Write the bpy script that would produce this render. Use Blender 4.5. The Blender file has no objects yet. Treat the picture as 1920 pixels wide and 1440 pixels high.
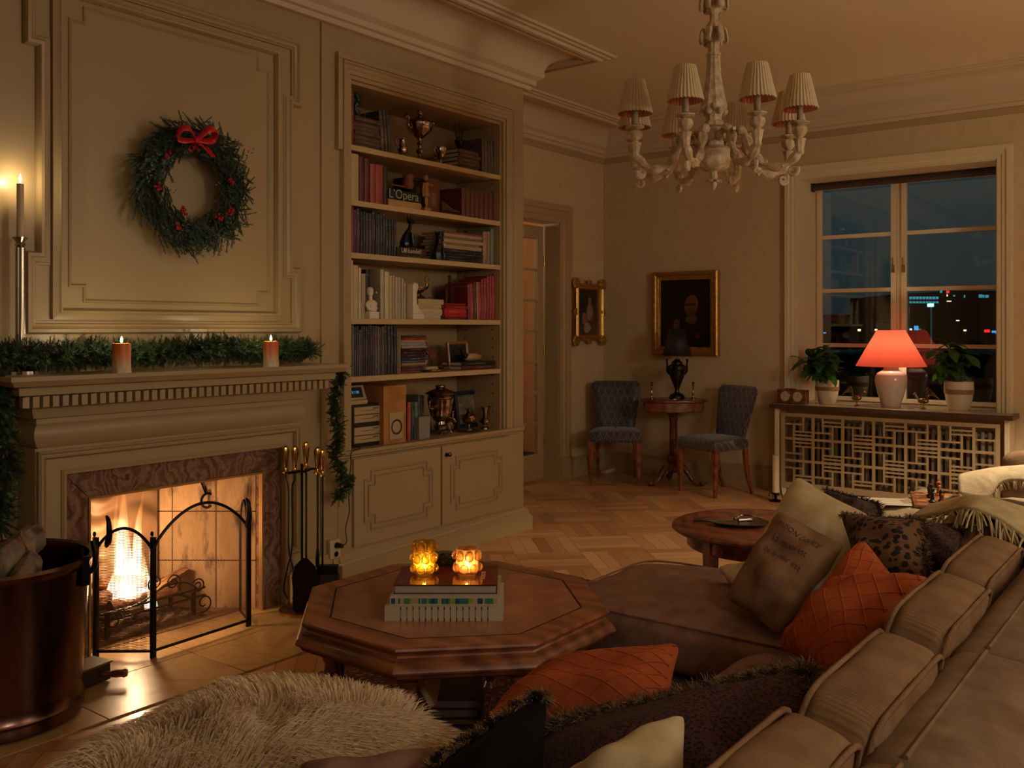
import bpy, math, random
from math import sin, cos, pi, radians
from mathutils import Vector, Matrix
random.seed(11)
SC = bpy.context.scene
COL = SC.collection

# ------------------------------------------------------------------ camera
ANG = math.atan(1348/1760)            # the fireplace wall runs along +X, the window wall along Y
FPX, CAMH, HOR = 1760.0, 1.35, 615.0
CA, SA = cos(ANG), sin(ANG)
cam_d = bpy.data.cameras.new('camera')
cam = bpy.data.objects.new('camera', cam_d); COL.objects.link(cam)
cam.location = (0, 0, CAMH)
cam.rotation_euler = (pi/2, 0, ANG - pi/2)
cam_d.sensor_width = 36; cam_d.lens = 36*FPX/1920
cam_d.shift_y = -(720-HOR)/1920
cam_d.clip_start = .02; cam_d.clip_end = 3000
SC.camera = cam
SC.view_settings.view_transform = 'Standard'
SC.view_settings.look = 'None'
SC.view_settings.exposure = 0
SC.view_settings.gamma = 1
SC.view_settings.use_curve_mapping = False
SC.cycles.use_denoising = True
SC.cycles.max_bounces = 10
SC.cycles.diffuse_bounces = 5
SC.cycles.glossy_bounces = 4
SC.cycles.transmission_bounces = 8
SC.cycles.transparent_max_bounces = 24
SC.cycles.sample_clamp_indirect = 3
SC.cycles.caustics_reflective = False
SC.cycles.caustics_refractive = False

# ------------------------------------------------------------------ night sky
wd = bpy.data.worlds.new('night'); SC.world = wd; wd.use_nodes = True
wn = wd.node_tree.nodes; wl = wd.node_tree.links
wbg = wn['Background']
tc = wn.new('ShaderNodeTexCoord'); sp = wn.new('ShaderNodeSeparateXYZ'); rp = wn.new('ShaderNodeValToRGB')
wl.new(tc.outputs['Generated'], sp.inputs[0]); wl.new(sp.outputs['Z'], rp.inputs[0]); wl.new(rp.outputs[0], wbg.inputs[0])
rp.color_ramp.elements[0].position = .0; rp.color_ramp.elements[0].color = (.006, .010, .011, 1)
rp.color_ramp.elements[1].position = .30; rp.color_ramp.elements[1].color = (.0095, .024, .033, 1)
e_ = rp.color_ramp.elements.new(.05); e_.color = (.012, .021, .023, 1)
e_ = rp.color_ramp.elements.new(.16); e_.color = (.0145, .025, .028, 1)
wbg.inputs[1].default_value = 1.5

# ------------------------------------------------------------------ lights
WARM = (1, .87, .70)
def light(name, kind, loc, power, color=WARM, size=.1, target=None, spread=None, spot=None):
    d = bpy.data.lights.new(name, kind); d.energy = power; d.color = color
    if kind == 'AREA':
        d.shape = 'DISK'; d.size = size
        if spread: d.spread = spread
    elif kind in ('POINT', 'SPOT'): d.shadow_soft_size = size
    if kind == 'SPOT' and spot: d.spot_size, d.spot_blend = spot
    o = bpy.data.objects.new(name, d); COL.objects.link(o); o.location = loc
    if target is not None:
        o.rotation_euler = (Vector(target)-Vector(loc)).to_track_quat('-Z', 'Y').to_euler()
    return o
# room lamps out of view plus added fill lights, behind and beside the camera
light('room_lamp_behind', 'AREA', (-1.3, -1.2, 2.3), 5, WARM, 1.6, (2.6, 2.6, 1.0))
light('room_lamp_side', 'AREA', (3.2, -2.6, 2.2), 18, WARM, 1.4, (5.2, 3.2, .8))
light('ceiling_wall_fill', 'POINT', (3.4, -2.5, 1.7), 13, WARM, .22)  # unseen fill added to brighten the ceiling and far walls
light('ceiling_bounce_fill', 'AREA', (3.6, -2.2, 1.9), 34, WARM, .6, (4.0, -1.2, 3.2))  # upward fill added so the ceiling bounces soft light back
light('floor_lamp_by_window', 'SPOT', (5.4, .45, 1.75), 120, (1, .80, .58), .10, (5.4, .46, 0), spot=(radians(130), .15))
light('floor_lamp_glow', 'POINT', (5.4, -1.0, 1.75), 5, (1, .84, .62), .16)
light('seating_fill', 'SPOT', (.6, -1.5, 2.1), 55, WARM, .22, (2.5, 1.3, .4), spot=(radians(74), .6))  # downward fill added out of view for the coffee table and chaise
light('hall_lamp', 'POINT', (6.3, 5.9, 2.2), 24, (1, .76, .50), .15)

# ------------------------------------------------------------------ pixel helpers (the photograph's own frame, to find world points)
def ray(px, py):
    a = (px-960)/FPX; b = (HOR-py)/FPX
    return CA+SA*a, SA-CA*a, b
def onX(px, py, X):
    r = ray(px, py); t = X/r[0]; return Vector((X, r[1]*t, CAMH+r[2]*t))
def onY(px, py, Y):
    r = ray(px, py); t = Y/r[1]; return Vector((r[0]*t, Y, CAMH+r[2]*t))
def onZ(px, py, Z):
    r = ray(px, py); t = (Z-CAMH)/r[2]; return Vector((r[0]*t, r[1]*t, Z))
def atD(px, py, d):
    r = ray(px, py); return Vector((r[0]*d, r[1]*d, CAMH+r[2]*d))

# ------------------------------------------------------------------ materials
def lin(h):
    if isinstance(h, str):
        h = h.lstrip('#'); v = [int(h[i:i+2], 16)/255 for i in (0, 2, 4)]
        return tuple((x/12.92 if x <= .04045 else ((x+.055)/1.055)**2.4) for x in v)
    return tuple(h)
class N:
    def __init__(s, name):
        s.m = bpy.data.materials.new(name); s.m.use_nodes = True
        s.t = s.m.node_tree; s.b = s.t.nodes['Principled BSDF']; s.out = s.t.nodes['Material Output']
    def n(s, kind, **kw):
        x = s.t.nodes.new(kind)
        for k, v in kw.items(): setattr(x, k, v)
        return x
    def l(s, a, b): s.t.links.new(a, b)
    def coord(s, kind='Object', scale=(1, 1, 1), rot=(0, 0, 0)):
        c = s.n('ShaderNodeTexCoord'); m = s.n('ShaderNodeMapping')
        m.inputs['Scale'].default_value = scale; m.inputs['Rotation'].default_value = rot
        s.l(c.outputs[kind], m.inputs[0]); return m.outputs[0]
    def math(s, op, a, b=None, clamp=False):
        x = s.n('ShaderNodeMath', operation=op); x.use_clamp = clamp
        for i, v in enumerate((a, b)):
            if v is None: continue
            if isinstance(v, (int, float)): x.inputs[i].default_value = v
            else: s.l(v, x.inputs[i])
        return x.outputs[0]
    def mix(s, f, a, b):
        x = s.n('ShaderNodeMix', data_type='RGBA')
        for i, v in ((0, f), (6, a), (7, b)):
            if isinstance(v, (int, float)): x.inputs[i].default_value = v
            elif isinstance(v, tuple): x.inputs[i].default_value = (*v[:3], 1)
            else: s.l(v, x.inputs[i])
        return x.outputs[2]
    def ramp(s, f, stops):
        x = s.n('ShaderNodeValToRGB'); s.l(f, x.inputs[0]); r = x.color_ramp
        while len(r.elements) < len(stops): r.elements.new(.5)
        for e, (p, c) in zip(r.elements, stops):
            e.position = p; e.color = (*c[:3], 1) if isinstance(c, tuple) else (c, c, c, 1)
        return x.outputs[0]
    def noise(s, vec, scale, detail=4, rough=.55, out=0):
        x = s.n('ShaderNodeTexNoise'); x.inputs['Scale'].default_value = scale; x.inputs['Detail'].default_value = detail
        x.inputs['Roughness'].default_value = rough; s.l(vec, x.inputs['Vector']); return x.outputs[out]
    def bump(s, h, strength=.3, dist=.01):
        x = s.n('ShaderNodeBump'); x.inputs['Strength'].default_value = strength; x.inputs['Distance'].default_value = dist
        s.l(h, x.inputs['Height']); s.l(x.outputs[0], s.b.inputs['Normal'])
def mat(name, col, rough=.5, metal=0., var=.0, vscale=8, bump=0., bscale=60, vcol=None, stretch=(1, 1, 1), coat=0., sheen=0., emit=None, es=0., trans=0., ior=1.45, dist=.005):
    n = N(name); c = lin(col); b = n.b
    b.inputs['Base Color'].default_value = (*c, 1); b.inputs['Roughness'].default_value = rough; b.inputs['Metallic'].default_value = metal
    if coat: b.inputs['Coat Weight'].default_value = coat; b.inputs['Coat Roughness'].default_value = .12
    if sheen: b.inputs['Sheen Weight'].default_value = sheen*.3; b.inputs['Sheen Tint'].default_value = (*c, 1); b.inputs['Sheen Roughness'].default_value = .4
    if trans: b.inputs['Transmission Weight'].default_value = trans; b.inputs['IOR'].default_value = ior
    if emit: b.inputs['Emission Color'].default_value = (*lin(emit), 1); b.inputs['Emission Strength'].default_value = es
    if var or bump: v = n.coord('Object', stretch)
    if var:
        d = lin(vcol) if vcol else tuple(x*(1-var) for x in c)
        f = n.ramp(n.noise(v, vscale), [(.35, 0.), (.65, 1.)])
        n.l(n.mix(f, c, d), b.inputs['Base Color'])
    if bump: n.bump(n.noise(v, bscale, 3), bump, dist)
    return n.m

# ------------------------------------------------------------------ mesh building
class MB:
    def __init__(s): s.v = []; s.f = []; s.uv = None; s.mi = []
    def add(s, vs, fs, mi=0):
        o = len(s.v); s.v += [tuple(p) for p in vs]; s.f += [tuple(i+o for i in f) for f in fs]; s.mi += [mi]*len(fs); return s
    def box(s, x0, x1, y0, y1, z0, z1, M=None, mi=0):
        vs = [Vector((x, y, z)) for z in (z0, z1) for y in (y0, y1) for x in (x0, x1)]
        if M is not None: vs = [M @ p for p in vs]
        return s.add(vs, [(0, 2, 3, 1), (4, 5, 7, 6), (0, 1, 5, 4), (2, 6, 7, 3), (0, 4, 6, 2), (1, 3, 7, 5)], mi)
    def rings(s, rings, close=True, cap=True, mi=0):
        n = len(rings[0]); vs = [p for r in rings for p in r]; fs = []
        for i in range(len(rings)-1):
            for j in range(n if close else n-1):
                k = (j+1) % n
                fs.append((i*n+j, i*n+k, (i+1)*n+k, (i+1)*n+j))
        if cap and close:
            fs.append(tuple(reversed(range(n)))); fs.append(tuple(range((len(rings)-1)*n, len(rings)*n)))
        return s.add(vs, fs, mi)
    def lathe(s, prof, c=(0, 0, 0), seg=24, M=None, cap=True, flute=0, famp=.0, mi=0):
        rr = []
        for r, z in prof:
            ring = []
            for j in range(seg):
                a = 2*pi*j/seg; q = r*(1+famp*cos(flute*a)) if flute else r
                p = Vector((q*cos(a), q*sin(a), z))
                if M is not None: p = M @ p
                ring.append(p+Vector(c))
            rr.append(ring)
        return s.rings(rr, True, cap, mi)
    def cyl(s, a, b, r, r2=None, seg=12, mi=0):
        return s.tube([a, b], [r, r if r2 is None else r2], seg, mi=mi)
    def tube(s, pts, r, seg=8, closed=False, mi=0, flat=1.0):
        pts = [Vector(p) for p in pts]; n = len(pts)
        rs = r if isinstance(r, (list, tuple)) else [r]*n
        rr = []; up = None
        for i, p in enumerate(pts):
            if closed: t = (pts[(i+1) % n]-pts[i-1])
            else: t = pts[min(i+1, n-1)]-pts[max(i-1, 0)]
            if t.length < 1e-9: t = Vector((0, 0, 1))
            t.normalize()
            if up is None: up = t.orthogonal().normalized() if abs(t.z) > .95 else Vector((0, 0, 1))
            u = up-t*up.dot(t)
            if u.length < 1e-6: u = t.orthogonal()
            u.normalize(); up = u; w = t.cross(u)
            rr.append([p+(u*cos(2*pi*j/seg)*flat+w*sin(2*pi*j/seg))*rs[i] for j in range(seg)])
        if closed: rr.append(rr[0])
        return s.rings(rr, True, not closed, mi)
    def sphere(s, c, r, seg=12, n=8, sx=1, sy=1, sz=1, mi=0):
        rr = []
        for i in range(1, n):
            a = pi*i/n
            rr.append([Vector(c)+Vector((r*sx*sin(a)*cos(2*pi*j/seg), r*sy*sin(a)*sin(2*pi*j/seg), -r*sz*cos(a))) for j in range(seg)])
        return s.rings(rr, True, True, mi)
    def prism(s, pts, a, b, axis='z', mi=0):
        """polygon pts (2D) swept from a to b along axis"""
        def P(p, h): return {'z': (p[0], p[1], h), 'y': (p[0], h, p[1]), 'x': (h, p[0], p[1])}[axis]
        n = len(pts)
        vs = [P(p, a) for p in pts]+[P(p, b) for p in pts]
        fs = [tuple(reversed(range(n))), tuple(range(n, 2*n))]+[(i, (i+1) % n, n+(i+1) % n, n+i) for i in range(n)]
        return s.add(vs, fs, mi)
    def sweep(s, path, prof, to3, closed=False, mi=0, capends=True):
        """prof: (offset to the left of the path, height) closed polygon; to3(u, v, h) -> point"""
        n = len(path); rr = []
        for i, p in enumerate(path):
            p = Vector(p[:2])
            if closed: a = Vector(path[i-1][:2]); b = Vector(path[(i+1) % n][:2])
            else: a = Vector(path[max(i-1, 0)][:2]); b = Vector(path[min(i+1, n-1)][:2])
            d1 = (p-a) if (p-a).length > 1e-9 else (b-p); d2 = (b-p) if (b-p).length > 1e-9 else (p-a)
            d1.normalize(); d2.normalize()
            n1 = Vector((-d1.y, d1.x)); n2 = Vector((-d2.y, d2.x)); m = n1+n2
            m = n1 if m.length < 1e-6 else m/(1+n1.dot(n2))
            rr.append([to3(p.x+m.x*o, p.y+m.y*o, h) for o, h in prof])
        if closed: rr.append(rr[0])
        return s.rings(rr, True, capends and not closed, mi)
def sharp(me, ang=35):
    me.polygons.foreach_set('use_smooth', [True]*len(me.polygons))
    me.set_sharp_from_angle(angle=radians(ang))
WORLD = {}
def setp(o, label=None, cat=None, group=None, kind=None):
    if label: o['label'] = label
    if cat: o['category'] = cat
    if group: o['group'] = group
    if kind: o['kind'] = kind
    return o
def obj(name, mb, m, parent=None, label=None, cat=None, group=None, kind=None, bevel=0, seg=2, ang=35, sub=0, solid=0, flat=False):
    me = bpy.data.meshes.new(name)
    root = parent
    while root is not None and root.parent is not None: root = root.parent
    vs = mb.v
    if parent is None:
        lo = [min(p[i] for p in vs) for i in range(3)]; hi = [max(p[i] for p in vs) for i in range(3)]
        off = Vector(((lo[0]+hi[0])/2, (lo[1]+hi[1])/2, lo[2]))
    else: off = WORLD.get(root.name, Vector((0, 0, 0)))
    me.from_pydata([(p[0]-off[0], p[1]-off[1], p[2]-off[2]) for p in vs], [], mb.f)
    for x in (m if isinstance(m, (list, tuple)) else [m]): me.materials.append(x)
    if any(mb.mi): me.polygons.foreach_set('material_index', mb.mi)
    if mb.uv:
        lay = me.uv_layers.new(name='UVMap')
        for p in me.polygons:
            for li in p.loop_indices: lay.data[li].uv = mb.uv[me.loops[li].vertex_index]
    me.validate()
    if not flat: sharp(me, ang)
    o = bpy.data.objects.new(name, me); COL.objects.link(o)
    if parent is None: o.location = off; WORLD[o.name] = off
    else: o.parent = parent
    if bevel:
        b = o.modifiers.new('bevel', 'BEVEL'); b.width = bevel; b.segments = seg; b.limit_method = 'ANGLE'; b.angle_limit = radians(40)
    if sub:
        b = o.modifiers.new('sub', 'SUBSURF'); b.levels = b.render_levels = sub
    if solid:
        b = o.modifiers.new('solid', 'SOLIDIFY'); b.thickness = solid; b.offset = 0
    return setp(o, label, cat, group, kind)
def thing(name, label, cat, loc=(0, 0, 0), rz=0, group=None, world=False, kind=None):
    o = bpy.data.objects.new(name, None); COL.objects.link(o)
    o.location = loc; o.rotation_euler = (0, 0, rz); o.empty_display_size = .1
    if world: WORLD[o.name] = Vector(loc)
    return setp(o, label, cat, group, kind)
def dup(root, loc, rz=0, label=None, group=None, scale=None):
    def cp(o, parent):
        c = o.copy(); COL.objects.link(c); c.parent = parent
        for ch in kids.get(o.name, []): cp(ch, c)
        return c
    kids = {}
    for o in list(COL.objects):
        if o.parent: kids.setdefault(o.parent.name, []).append(o)
    r = cp(root, None); r.location = loc; r.rotation_euler = (0, 0, rz)
    if scale: r.scale = scale
    return setp(r, label, None, group)
def text(name, s, size, M, m, parent=None, depth=.0004, align='CENTER'):
    cu = bpy.data.curves.new(name, 'FONT'); cu.body = s; cu.size = size; cu.extrude = depth; cu.align_x = align; cu.align_y = 'CENTER'
    t = bpy.data.objects.new(name, cu); COL.objects.link(t)
    dg = bpy.context.evaluated_depsgraph_get()
    me = bpy.data.meshes.new_from_object(t.evaluated_get(dg)); bpy.data.objects.remove(t)
    mb = MB(); mb.add([M @ v.co for v in me.vertices], [tuple(p.vertices) for p in me.polygons])
    return obj(name, mb, m, parent, flat=True)
def basis(o, x, y):
    """matrix with origin o, x axis and y axis (z their cross product)"""
    x = Vector(x).normalized(); z = x.cross(Vector(y)).normalized(); y = z.cross(x)
    M = Matrix((x, y, z)).transposed().to_4x4(); M.translation = Vector(o); return M
def smoothpts(pts, n=6, closed=False):
    pts = [Vector(p) for p in pts]; out = []; L = len(pts)
    rng = range(L if closed else L-1)
    for i in rng:
        p0 = pts[(i-1) % L] if closed or i > 0 else pts[0]; p1 = pts[i]; p2 = pts[(i+1) % L]
        p3 = pts[(i+2) % L] if closed or i+2 < L else pts[-1]
        for k in range(n):
            t = k/n
            out.append(.5*((2*p1)+(p2-p0)*t+(2*p0-5*p1+4*p2-p3)*t*t+(3*p1-p0-3*p2+p3)*t**3))
    if not closed: out.append(pts[-1])
    return out
# ------------------------------------------------------------------ shared materials
PAINT = mat('cream_paint', '#aa936a', .38, bump=.06, bscale=14, dist=.004)
PAINT2 = mat('window_paint', '#d8c9a4', .35, bump=.05, bscale=20)
CEIL = mat('ceiling_paint', '#e2d6b6', .6)
BLACK = mat('blackened_iron', '#17130f', .38, .7, bump=.15, bscale=120)
DARKHOLE = mat('dark_gap', '#0a0806', .9)
GOLD = mat('gilded_wood', '#c89648', .35, .7, var=.4, vscale=30, bump=.2, bscale=90)
SILVER = mat('tarnished_silver', '#c9b49a', .22, 1, var=.45, vscale=26, vcol='#6a4c3a')
COPPER = mat('aged_copper', '#8a685a', .25, 1, var=.5, vscale=7, vcol='#4c3830', stretch=(1, 1, .25), bump=.05, bscale=9)
BRASS = mat('polished_brass', '#c39a52', .22, 1)
SKIN_W = mat('white_plaster', '#ddd2b8', .5, bump=.1, bscale=50)
def wood(name, c1, c2, rough=.35, scale=(2, 14, 14), coat=.2, rot=(0, 0, 0)):
    n = N(name); v = n.coord('Object', scale, rot)
    f = n.noise(v, 3.2, 6, .6)
    w = n.n('ShaderNodeTexWave'); w.inputs['Scale'].default_value = 1.3; w.inputs['Distortion'].default_value = 7; w.inputs['Detail'].default_value = 3
    n.l(v, w.inputs[0])
    g = n.math('ADD', n.math('MULTIPLY', f, .6), n.math('MULTIPLY', w.outputs[1], .4))
    n.l(n.ramp(g, [(.25, lin(c2)), (.7, lin(c1))]), n.b.inputs['Base Color'])
    n.b.inputs['Roughness'].default_value = rough; n.b.inputs['Coat Weight'].default_value = coat
    n.b.inputs['Coat Roughness'].default_value = .15
    n.bump(g, .08, .004); return n.m
OAK = wood('walnut_veneer', '#95593a', '#63371f')
MAHOG = wood('mahogany', '#84452c', '#4a2417', .28)
CHAIRW = wood('chair_cherry_wood', '#96522a', '#62301a', .3)
BEECH = wood('beech_veneer', '#b87f43', '#9c6633', .45, (1, 1, 8))
def wallpaper():
    n = N('patterned_wallpaper'); c = n.n('ShaderNodeTexCoord'); s = n.n('ShaderNodeSeparateXYZ'); n.l(c.outputs['Object'], s.inputs[0])
    h = n.math('ADD', s.outputs[0], s.outputs[1]); z = s.outputs[2]
    # small sprigs in a half-drop repeat
    P, Q = .17, .21
    row = n.math('FLOOR', n.math('DIVIDE', z, Q)); odd = n.math('MODULO', row, 2.0)
    hx = n.math('ADD', h, n.math('MULTIPLY', n.math('ABSOLUTE', odd), P/2))
    fx = n.math('SUBTRACT', n.math('FRACT', n.math('DIVIDE', n.math('ADD', hx, 50), P)), .5)
    fz = n.math('SUBTRACT', n.math('FRACT', n.math('DIVIDE', z, Q)), .5)
    ax = n.math('ABSOLUTE', fx)
    leaf = n.math('LESS_THAN', n.math('ABSOLUTE', n.math('SUBTRACT', ax, n.math('ADD', .09, n.math('MULTIPLY', fz, .25)))), .035)
    stem = n.math('LESS_THAN', ax, .018)
    inz = n.math('LESS_THAN', n.math('ABSOLUTE', fz), .2)
    k = n.math('MULTIPLY', n.math('MAXIMUM', leaf, stem), inz)
    nz = n.noise(n.coord('Object'), 18, 3)
    k2 = n.math('MULTIPLY', k, n.math('MULTIPLY', nz, .28))
    n.l(n.mix(k2, lin('#c9b38a'), lin('#8f724e')), n.b.inputs['Base Color']); n.b.inputs['Roughness'].default_value = .62
    return n.m
PAPER = wallpaper()
def parquet():
    n = N('oak_parquet')
    v = n.coord('Object', (1, 1, 1), (0, 0, radians(45)))
    s = n.n('ShaderNodeSeparateXYZ'); n.l(v, s.inputs[0])
    T = .40
    ux = n.math('DIVIDE', n.math('ADD', s.outputs[0], 40), T); uy = n.math('DIVIDE', n.math('ADD', s.outputs[1], 40), T)
    par = n.math('MODULO', n.math('ADD', n.math('FLOOR', ux), n.math('FLOOR', uy)), 2.0)
    def lerp(a, b): return n.math('ADD', n.math('MULTIPLY', a, n.math('SUBTRACT', 1.0, par)), n.math('MULTIPLY', b, par))
    A = lerp(ux, uy); B = lerp(uy, ux)          # A across the strips, B along them
    st = n.math('MULTIPLY', A, 5.0)
    sid = n.math('FLOOR', st); fr = n.math('FRACT', st)
    cb = n.n('ShaderNodeCombineXYZ'); n.l(sid, cb.inputs[0]); n.l(n.math('FLOOR', B), cb.inputs[1]); n.l(par, cb.inputs[2])
    wn_ = n.n('ShaderNodeTexWhiteNoise'); n.l(cb.outputs[0], wn_.inputs[0])
    gv = n.n('ShaderNodeCombineXYZ'); n.l(n.math('MULTIPLY', A, 30.0), gv.inputs[0]); n.l(n.math('MULTIPLY', B, 3.0), gv.inputs[1]); n.l(wn_.outputs[0], gv.inputs[2])
    gr = n.noise(gv.outputs[0], 1.0, 4)
    t = n.math('ADD', n.math('MULTIPLY', wn_.outputs[0], .6), n.math('MULTIPLY', gr, .5))
    colr = n.ramp(t, [(.1, lin('#a06d45')), (.5, lin('#c4915f')), (.95, lin('#e0ae78'))])
    gap = n.math('MAXIMUM', n.math('LESS_THAN', fr, .035), n.math('LESS_THAN', n.math('FRACT', B), .008))
    n.l(n.mix(n.math('MULTIPLY', gap, .75), colr, lin('#2e170b')), n.b.inputs['Base Color'])
    n.l(n.math('ADD', .24, n.math('MULTIPLY', gr, .15)), n.b.inputs['Roughness'])
    n.b.inputs['Coat Weight'].default_value = .15
    return n.m
PARQ = parquet(); CORN = mat('cornice_paint', '#cbb896', .5)
def marble(name, stops, scale=3.0, rough=.2, stretch=(1, 1, 1)):
    n = N(name); v = n.coord('Object', stretch)
    a = n.noise(v, scale, 8, .65); b = n.n('ShaderNodeTexWave'); b.inputs['Scale'].default_value = scale*.8; b.inputs['Distortion'].default_value = 16; b.inputs['Detail'].default_value = 5
    b.inputs['Detail Scale'].default_value = 1.6; n.l(v, b.inputs[0])
    t = n.math('ADD', n.math('MULTIPLY', a, .65), n.math('MULTIPLY', b.outputs[1], .35))
    n.l(n.ramp(t, [(p, lin(c)) for p, c in stops]), n.b.inputs['Base Color']); n.b.inputs['Roughness'].default_value = rough
    return n.m
MARBLE = marble('veined_brown_marble', [(.2, '#4a2e20'), (.42, '#7d5a45'), (.6, '#93735c'), (.72, '#5c3a2a'), (.9, '#a98a70')], 5)
HEARTH = marble('limestone_hearth', [(.2, '#b08d5c'), (.5, '#c0a06c'), (.8, '#a5814f')], 2.2, .30)

# ------------------------------------------------------------------ room shell
YW, YD, XW = 3.78, 4.73, 7.60      # fireplace wall face, door wall face, window wall face
XB = 5.06                          # right end of the bookcase block
CH = 3.2
def struct(name, mb, m, **k): return obj(name, mb, m, kind='structure', **k)
fl = MB(); fl.box(-3.5, 7.9, -3.6, 7.0, -.06, 0); struct('floor', fl, PARQ)
ce = MB(); ce.box(-3.5, 8.3, -3.6, 7.0, CH, CH+.06); struct('ceiling', ce, CEIL)
# fireplace wall, with holes for the firebox and the bookcase
OX0, OX1, OZ1 = 3.505, 4.845, 2.70   # bookcase niche
FX0, FX1, FZ1 = 1.97, 2.83, .665     # firebox opening
w = MB()
w.box(-3.5, FX0, YW, YW+.5, 0, CH); w.box(FX0, FX1, YW, YW+.5, FZ1, CH); w.box(FX1, OX0, YW, YW+.5, 0, CH)
w.box(OX0, OX1, YW, YW+.5, OZ1, CH); w.box(OX1, XB, YW, YD+.1, 0, CH); w.box(OX0, OX1, YW+.42, YW+.5, 0, OZ1)
struct('wall_fireplace', w, PAINT)
# door wall
DX0, DX1, DH = 5.55, 6.86, 2.28
w = MB(); w.box(XB, DX0, YD, YD+.18, 0, CH); w.box(DX0, DX1, YD, YD+.18, DH, CH); w.box(DX1, XW+.1, YD, YD+.18, 0, CH)
struct('wall_door', w, PAPER)
# window wall with the recess
WY0, WY1, WZ0, WZ1 = 1.355, 2.845, .70, 2.585
w = MB(); w.box(XW, XW+.55, WY1, YD+.2, 0, CH); w.box(XW, XW+.55, -3.6, WY0, 0, CH)
w.box(XW, XW+.55, WY0, WY1, WZ1, CH); w.box(XW, XW+.55, WY0, WY1, 0, WZ0)
struct('wall_window', w, PAPER)
w = MB(); w.box(-3.6, -3.5, -3.6, 4.2, 0, CH); struct('wall_rear', w, PAPER)
w = MB(); w.box(-3.6, 8.2, -3.7, -3.6, 0, CH); struct('wall_side', w, PAPER)

# ceiling mouldings and cornice: one sweep round the room
def xy(u, v, h): return Vector((u, v, h))
room = [(-3.5, YW), (XB, YW), (XB, YD), (XW, YD), (XW, -3.6)]
room_r = room                                # room side lies to the right of the path: negative offsets
def R(prof): return [(-o, h) for o, h in prof]
t = MB(); t.sweep(room_r, R([(0, 2.95), (.035, 2.95), (.04, 2.975), (.06, 2.98), (.065, 3.01), (.10, 3.03), (.105, 3.06), (.0, 3.075)]), xy)
struct('trim_1', t, CORN)
t = MB(); cv = [(0, 3.06)]+[(.10+.20*(1-cos(a)), 3.06+.135*sin(a)) for a in [i*pi/16 for i in range(9)]]+[(.31, 3.2), (0, 3.2)]
t.sweep(room_r, R(cv), xy); struct('trim_2', t, CORN)
t = MB(); t.sweep(room_r, R([(.30, 3.2), (.30, 3.165), (.325, 3.16), (.33, 3.175), (.355, 3.165), (.365, 3.155), (.385, 3.16), (.39, 3.178), (.42, 3.175), (.43, 3.185), (.455, 3.185), (.46, 3.2)]), xy)
struct('trim_3', t, CORN)
t = MB(); t.sweep([(XB, YD), (XW, YD), (XW, -3.6)], R([(0, 2.9), (.012, 2.9), (.02, 2.93), (.03, 2.94), (.03, 2.95), (0, 2.95)]), xy)
struct('trim_4', t, PAINT)
# baseboards
bp = [(0, 0), (.022, 0), (.022, .14), (.016, .155), (.018, .165), (.006, .185), (0, .185)]
t = MB(); t.sweep([(7.03, YD), (XW, YD), (XW, 2.98)], R(bp), xy); t.sweep([(XW, 1.2), (XW, -3.6)], R(bp), xy); struct('baseboard_window', t, PAINT)
t = MB(); t.sweep([(3.06, YW), (3.40, YW)], R([(0, 0), (.02, 0), (.02, .13), (.008, .16), (0, .16)]), xy)
t.sweep([(3.40, YW), (XB, YW), (XB, YD)], R([(0, 0), (.045, 0), (.045, .085), (.03, .10), (.022, .13), (.008, .15), (0, .15)]), xy); struct('baseboard_fireplace', t, PAINT)
# vertical pilaster strips between chimney breast and bookcase
t = MB(); t.box(3.285, 3.30, YW-.012, YW, 0, 2.95); struct('trim_5', t, PAINT)
t = MB(); t.box(-1.2, 1.62, YW-.006, YW, 0, 2.95); struct('trim_6', t, PAINT)

# hearth slabs
h = MB()
for (a, b, c, d) in ((1.56, 2.28, 3.42, 3.74), (2.284, 3.02, 3.42, 3.74), (1.72, 2.28, 3.06, 3.416), (2.284, 3.02, 3.06, 3.416), (1.1, 1.716, 3.06, 3.416), (1.1, 1.556, 3.42, 3.74)):
    h.box(a, b, c, d, 0, .006)
struct('trim_7', h, HEARTH, bevel=.0015)

# ------------------------------------------------------------------ overmantel panel (built-in joinery)
def xz(Y): return lambda u, v, h: Vector((u, Y-h, v))
def frame(mb, path, prof, Y):      # path clockwise seen from the room keeps the profile inside
    mb.sweep(path, prof, xz(Y), closed=True)
def eared(x0, x1, z0, z1, e, hb, ht):
    """rectangle with ears: wider by e at the bottom (height hb) and at the top (height ht)"""
    return [(x0-e, z0), (x1+e, z0), (x1+e, z0+hb), (x1, z0+hb), (x1, z1-ht), (x1+e, z1-ht), (x1+e, z1), (x0-e, z1), (x0-e, z1-ht), (x0, z1-ht), (x0, z0+hb), (x0-e, z0+hb)]
pm = MB()
frame(pm, eared(1.815, 3.09, 1.325, 2.81, .052, .33, .34), [(0, 0), (0, .018), (.008, .032), (.02, .034), (.026, .024), (.034, .02), (.04, .02), (.046, .012), (.052, .012), (.052, 0)], YW)
frame(pm, [(1.875, 1.385), (3.03, 1.385), (3.03, 2.75), (1.875, 2.75)], [(0, 0), (0, .018), (.02, .022), (.028, .03), (.036, .028), (.045, .008), (.045, 0)], YW)
def notched(x0, x1, z0, z1, n):
    return [(x0+n, z0), (x1-n, z0), (x1-n, z0+n), (x1, z0+n), (x1, z1-n), (x1-n, z1-n), (x1-n, z1), (x0+n, z1), (x0+n, z1-n), (x0, z1-n), (x0, z0+n), (x0+n, z0+n)]
frame(pm, notched(1.945, 2.96, 1.455, 2.685, .062), [(0, 0), (.002, .006), (.008, .009), (.014, .004), (.016, 0)], YW)
struct('trim_8', pm, PAINT)

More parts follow.
